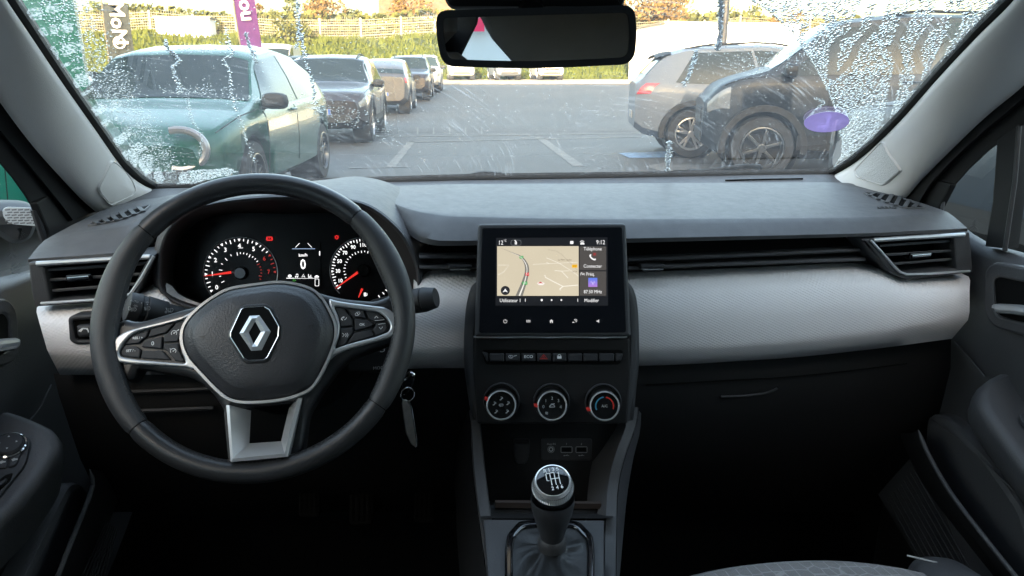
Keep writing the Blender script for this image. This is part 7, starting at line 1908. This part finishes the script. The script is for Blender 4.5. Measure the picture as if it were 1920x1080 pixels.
# recessed face with sockets
FPn = Pl(aty(1035, 840, 1.025), sn, su)
def fu_(pts): return FPn.uvs(pts)
mb = MB(); mb.slab(FPn, fu_([(885, 785), (1195, 785), (1150, 950), (910, 950)]), -.02, 0); mb.build('socket_face', M['black'], CN)
mb = MB(); mb.slab(FPn, rnd(fu_([(962, 822), (994, 822), (992, 855), (986, 869), (968, 869), (963, 855)]), .004), -.002, .003, .002); mb.build('power_socket_lid', M['dark'], CN)
mb = MB(); mb.slab(FPn, rnd(fu_([(964, 824), (993, 824), (991, 831), (966, 831)]), .002), .002, .006, .002); mb.build('lid_tab', M['black'], CN)
mb = MB(); mb.slab(FPn, rnd(fu_([(1014, 822), (1110, 822), (1109, 863), (1015, 863)]), .004), -.002, .0025, .0015); mb.build('socket_plate', M['dark'], CN)
PF = (V(FPn.uv(1100, 840)) - V(FPn.uv(1000, 840))).length / 100; FH = .0027
TS = MB(); TS.text('Aux-IN', FPn, *FPn.uv(1033.5, 832), 5.4 * PF, FH); TS.text('1', FPn, *FPn.uv(1062, 832), 5.4 * PF, FH); TS.text('2', FPn, *FPn.uv(1090, 832), 5.4 * PF, FH)
for x in (1062, 1090):
    TS.stroke(FPn, rnd(fu_([(x - 10.5, 837), (x + 10.5, 837), (x + 10.5, 848), (x - 10.5, 848)]), .0015), .7 * PF, FH, True); TS.stroke(FPn, fu_([(x - 4, 853.5), (x + 5, 853.5)]), .7 * PF, FH); TS.stroke(FPn, fu_([(x - 1, 853.5), (x + 2, 851.5)]), .6 * PF, FH); TS.disc(FPn, *FPn.uv(x - 4.5, 853.5), 1.1 * PF, FH, 6)
c_ = FPn.uv(1033, 842); TS.stroke(FPn, circ(*c_, 6.2 * PF, 20), .8 * PF, FH, True)
TS.build('socket_print', M['grey_print'], CN)
mb = MB(); mb.lathe(FPn, *c_, [(4.6 * PF, .002), (4.2 * PF, .0035), (2.6 * PF, .0035), (2.2 * PF, .001)], 18); mb.build('aux_socket', M['satin'], CN)
mb = MB()
for x in (1062, 1090): mb.slab(FPn, fu_([(x - 8.5, 839), (x + 8.5, 839), (x + 8.5, 846), (x - 8.5, 846)]), .0022, .0027)
mb.build('usb_socket', M['abyss'], CN)
# tray, floor plate
mb = MB(); mb.grid([[aty(a, 972, .80) for a in (900, 1035, 1150)], [aty(a, 958, .86) + V((0, 0, -.004)) for a in (905, 1035, 1150)], [aty(a, 948, .87) + V((0, 0, 0)) for a in (905, 1035, 1150)], [aty(a, 940, 1.02) for a in (895, 1035, 1155)], [aty(a, 900, 1.07) for a in (890, 1035, 1160)]][::1]); mb.build('tray', M['black'], CN, recalc=False)
mb = MB(); mb.bar(aty(928, 945, .865), aty(1126, 947, .865), .006, .008); mb.build('tray_lip', mk('brown_rubber', (.030, .020, .016), .6, var=.1), CN)
pz = aty(1030, 990, .775).z
PZ = Pl(V((.14, .7, pz)), V((0, -.06, 1)), V((0, 1, 0)))
mb = MB(); mb.slab(PZ, PZ.uvs([(906, 973), (1133, 975), (1131, 1200), (925, 1200)]), -.03, 0, .002); mb.build('lever_plate', M['cplate'], CN)
GL = thing('gear_lever', PZ.w(*PZ.uv(1035, 1030)), 'six speed gear lever with chrome collar above a leather gaiter', 'gear lever')
fr_o = PZ.uvs([(946, 1036), (950, 1008), (972, 983), (1000, 981), (1070, 981), (1090, 986), (1112, 1010), (1115, 1040), (1114, 1200), (946, 1200)]); fr_i = PZ.uvs([(962, 1036), (966, 1012), (982, 994), (1004, 992), (1066, 992), (1080, 996), (1097, 1016), (1100, 1040), (1099, 1190), (962, 1190)])
mb = MB(); mb.slab(PZ, rnd(fr_o, .006, 4), -.002, .006, .003, segs=3, holes=[rnd(fr_i, .006, 4)]); mb.build('gaiter_frame', M['gloss'], GL)
# lever axis
yk = .715
kt = aty(1036.5, 904, yk); kb_ = aty(1035, 1015, yk + .012)
ax = (kt - kb_).normalized()
KPn = Pl(kb_, ax, V((0, 1, 0)))
Hk = (kt - kb_).length; s0 = .048 / 2
# knob profile (radius, height from the collar)
kd = yk * 1.0
def rk(px): return px / F * (RC.transposed() @ (kt - CAM)).z * -1 / 2
prof = [(rk(44), .004), (rk(50), Hk * .16), (rk(66), Hk * .38), (rk(79), Hk * .56), (rk(84), Hk * .68), (rk(82), Hk * .76)]
mb = MB(); mb.lathe(KPn, 0, 0, prof, 40); mb.build('knob', M['dark'], GL, sharp=60)
tip = (CAM - kt).normalized(); tn = (ax * .72 + tip * .5).normalized()
KT = Pl(kt + tn * .002, tn, V((0, 1, .3)))
mb = MB(); rr0 = rk(77); mb.lathe(KT, 0, 0, [(rr0 * 1.04, -.020), (rr0 * 1.06, -.014), (rr0 * 1.05, -.0115), (rr0 * .98, -.0115)], 48); mb.build('collar_edge', M['chrome'], GL, sharp=30)
mb = MB(); nk = 110
for h0, h1, r0, r1 in ((-.0115, -.004, rr0 * 1.0, rr0 * .93),):
    a_ = [KT.w((r0 + (.0006 if k % 2 else 0)) * cos(2 * pi * k / nk), (r0 + (.0006 if k % 2 else 0)) * sin(2 * pi * k / nk), h0) for k in range(nk)]
    b_ = [KT.w((r1 + (.0006 if k % 2 else 0)) * cos(2 * pi * k / nk), (r1 + (.0006 if k % 2 else 0)) * sin(2 * pi * k / nk), h1) for k in range(nk)]
    mb.loops([a_, b_])
mb.build('knurled_ring', M['satin'], GL, sharp=20)
mb = MB(); mb.lathe(KT, 0, 0, [(rr0 * .93, -.004), (rr0 * .90, .0), (rr0 * .87, .0018), (rr0 * .82, .0022), (rr0 * .79, .0012)], 48); mb.build('collar_ring', M['ring'], GL, sharp=40)
mb = MB(); mb.lathe(KT, 0, 0, [(rr0 * .80, .0010), (rr0 * .6, .0026), (rr0 * .3, .0036), (.0001, .0040)], 40); mb.build('cap', M['gloss'], GL, sharp=60)
TS = MB(); g_ = rr0 * .80; KHt = .0042
c0 = V((0, 0))
X_ = [-.36, -.12, .14, .40]
for t, x, y in (('R', X_[0] - .02, .62), ('1', X_[1], .66), ('3', X_[2], .66), ('5', X_[3], .64), ('2', X_[1], -.62), ('4', X_[2] + .03, -.60), ('6', X_[3] + .05, -.58)): TS.text(t, KT, x * g_, y * g_, g_ * .34, KHt, bold=.0001)
def gs(pts): TS.stroke(KT, [(a * g_, b * g_) for a, b in pts], g_ * .055, KHt)
gs([(X_[1], .46), (X_[1], -.40)]); gs([(X_[2], .46), (X_[2], -.40)]); gs([(X_[3], .46), (X_[3], -.40)]); gs([(X_[1], .03), (X_[3], .03)]); gs([(X_[0], .42), (X_[0], -.06), (X_[1] - .10, -.06)]); gs([(X_[0], .42), (X_[2], .46)])
TS.build('shift_pattern', M['white'], GL)
mb = MB(); mb.lathe(KPn, 0, 0, [(rk(56), -.010), (rk(56), .0), (rk(51), .006), (rk(46), .0075), (rk(40), .0075)], 36); mb.build('neck_ring', M['cplate'], GL)
# leather gaiter with folds
L = []
fi_ = [V((p[0], p[1])) for p in sm(fr_i, 60)]
cK = V(((kb_ - PZ.o).dot(PZ.e1), (kb_ - PZ.o).dot(PZ.e2)))
hK = (kb_ - PZ.o).dot(PZ.n)
for j in range(12):
    t = j / 11; row = []
    for i, p in enumerate(fi_):
        a = atan2(p.y - cK.y, p.x - cK.x)
        inn = cK + V((cos(a), sin(a))) * rk(54)
        e = t ** .72
        fold = .0045 * sin(a * 4 + 1.3) * sin(pi * t) + .003 * sin(a * 9 + t * 3) * sin(pi * t)
        q = p.lerp(inn, e); d_ = (p - cK).normalized()
        q = q + d_ * fold
        row.append(PZ.w(q.x, q.y, .002 + (hK - .010) * (t ** 1.9) + fold * .4))
    L.append(row)
mb = MB(); mb.loops(L); mb.build('gaiter', M['boot'], GL, sharp=None, recalc=True)
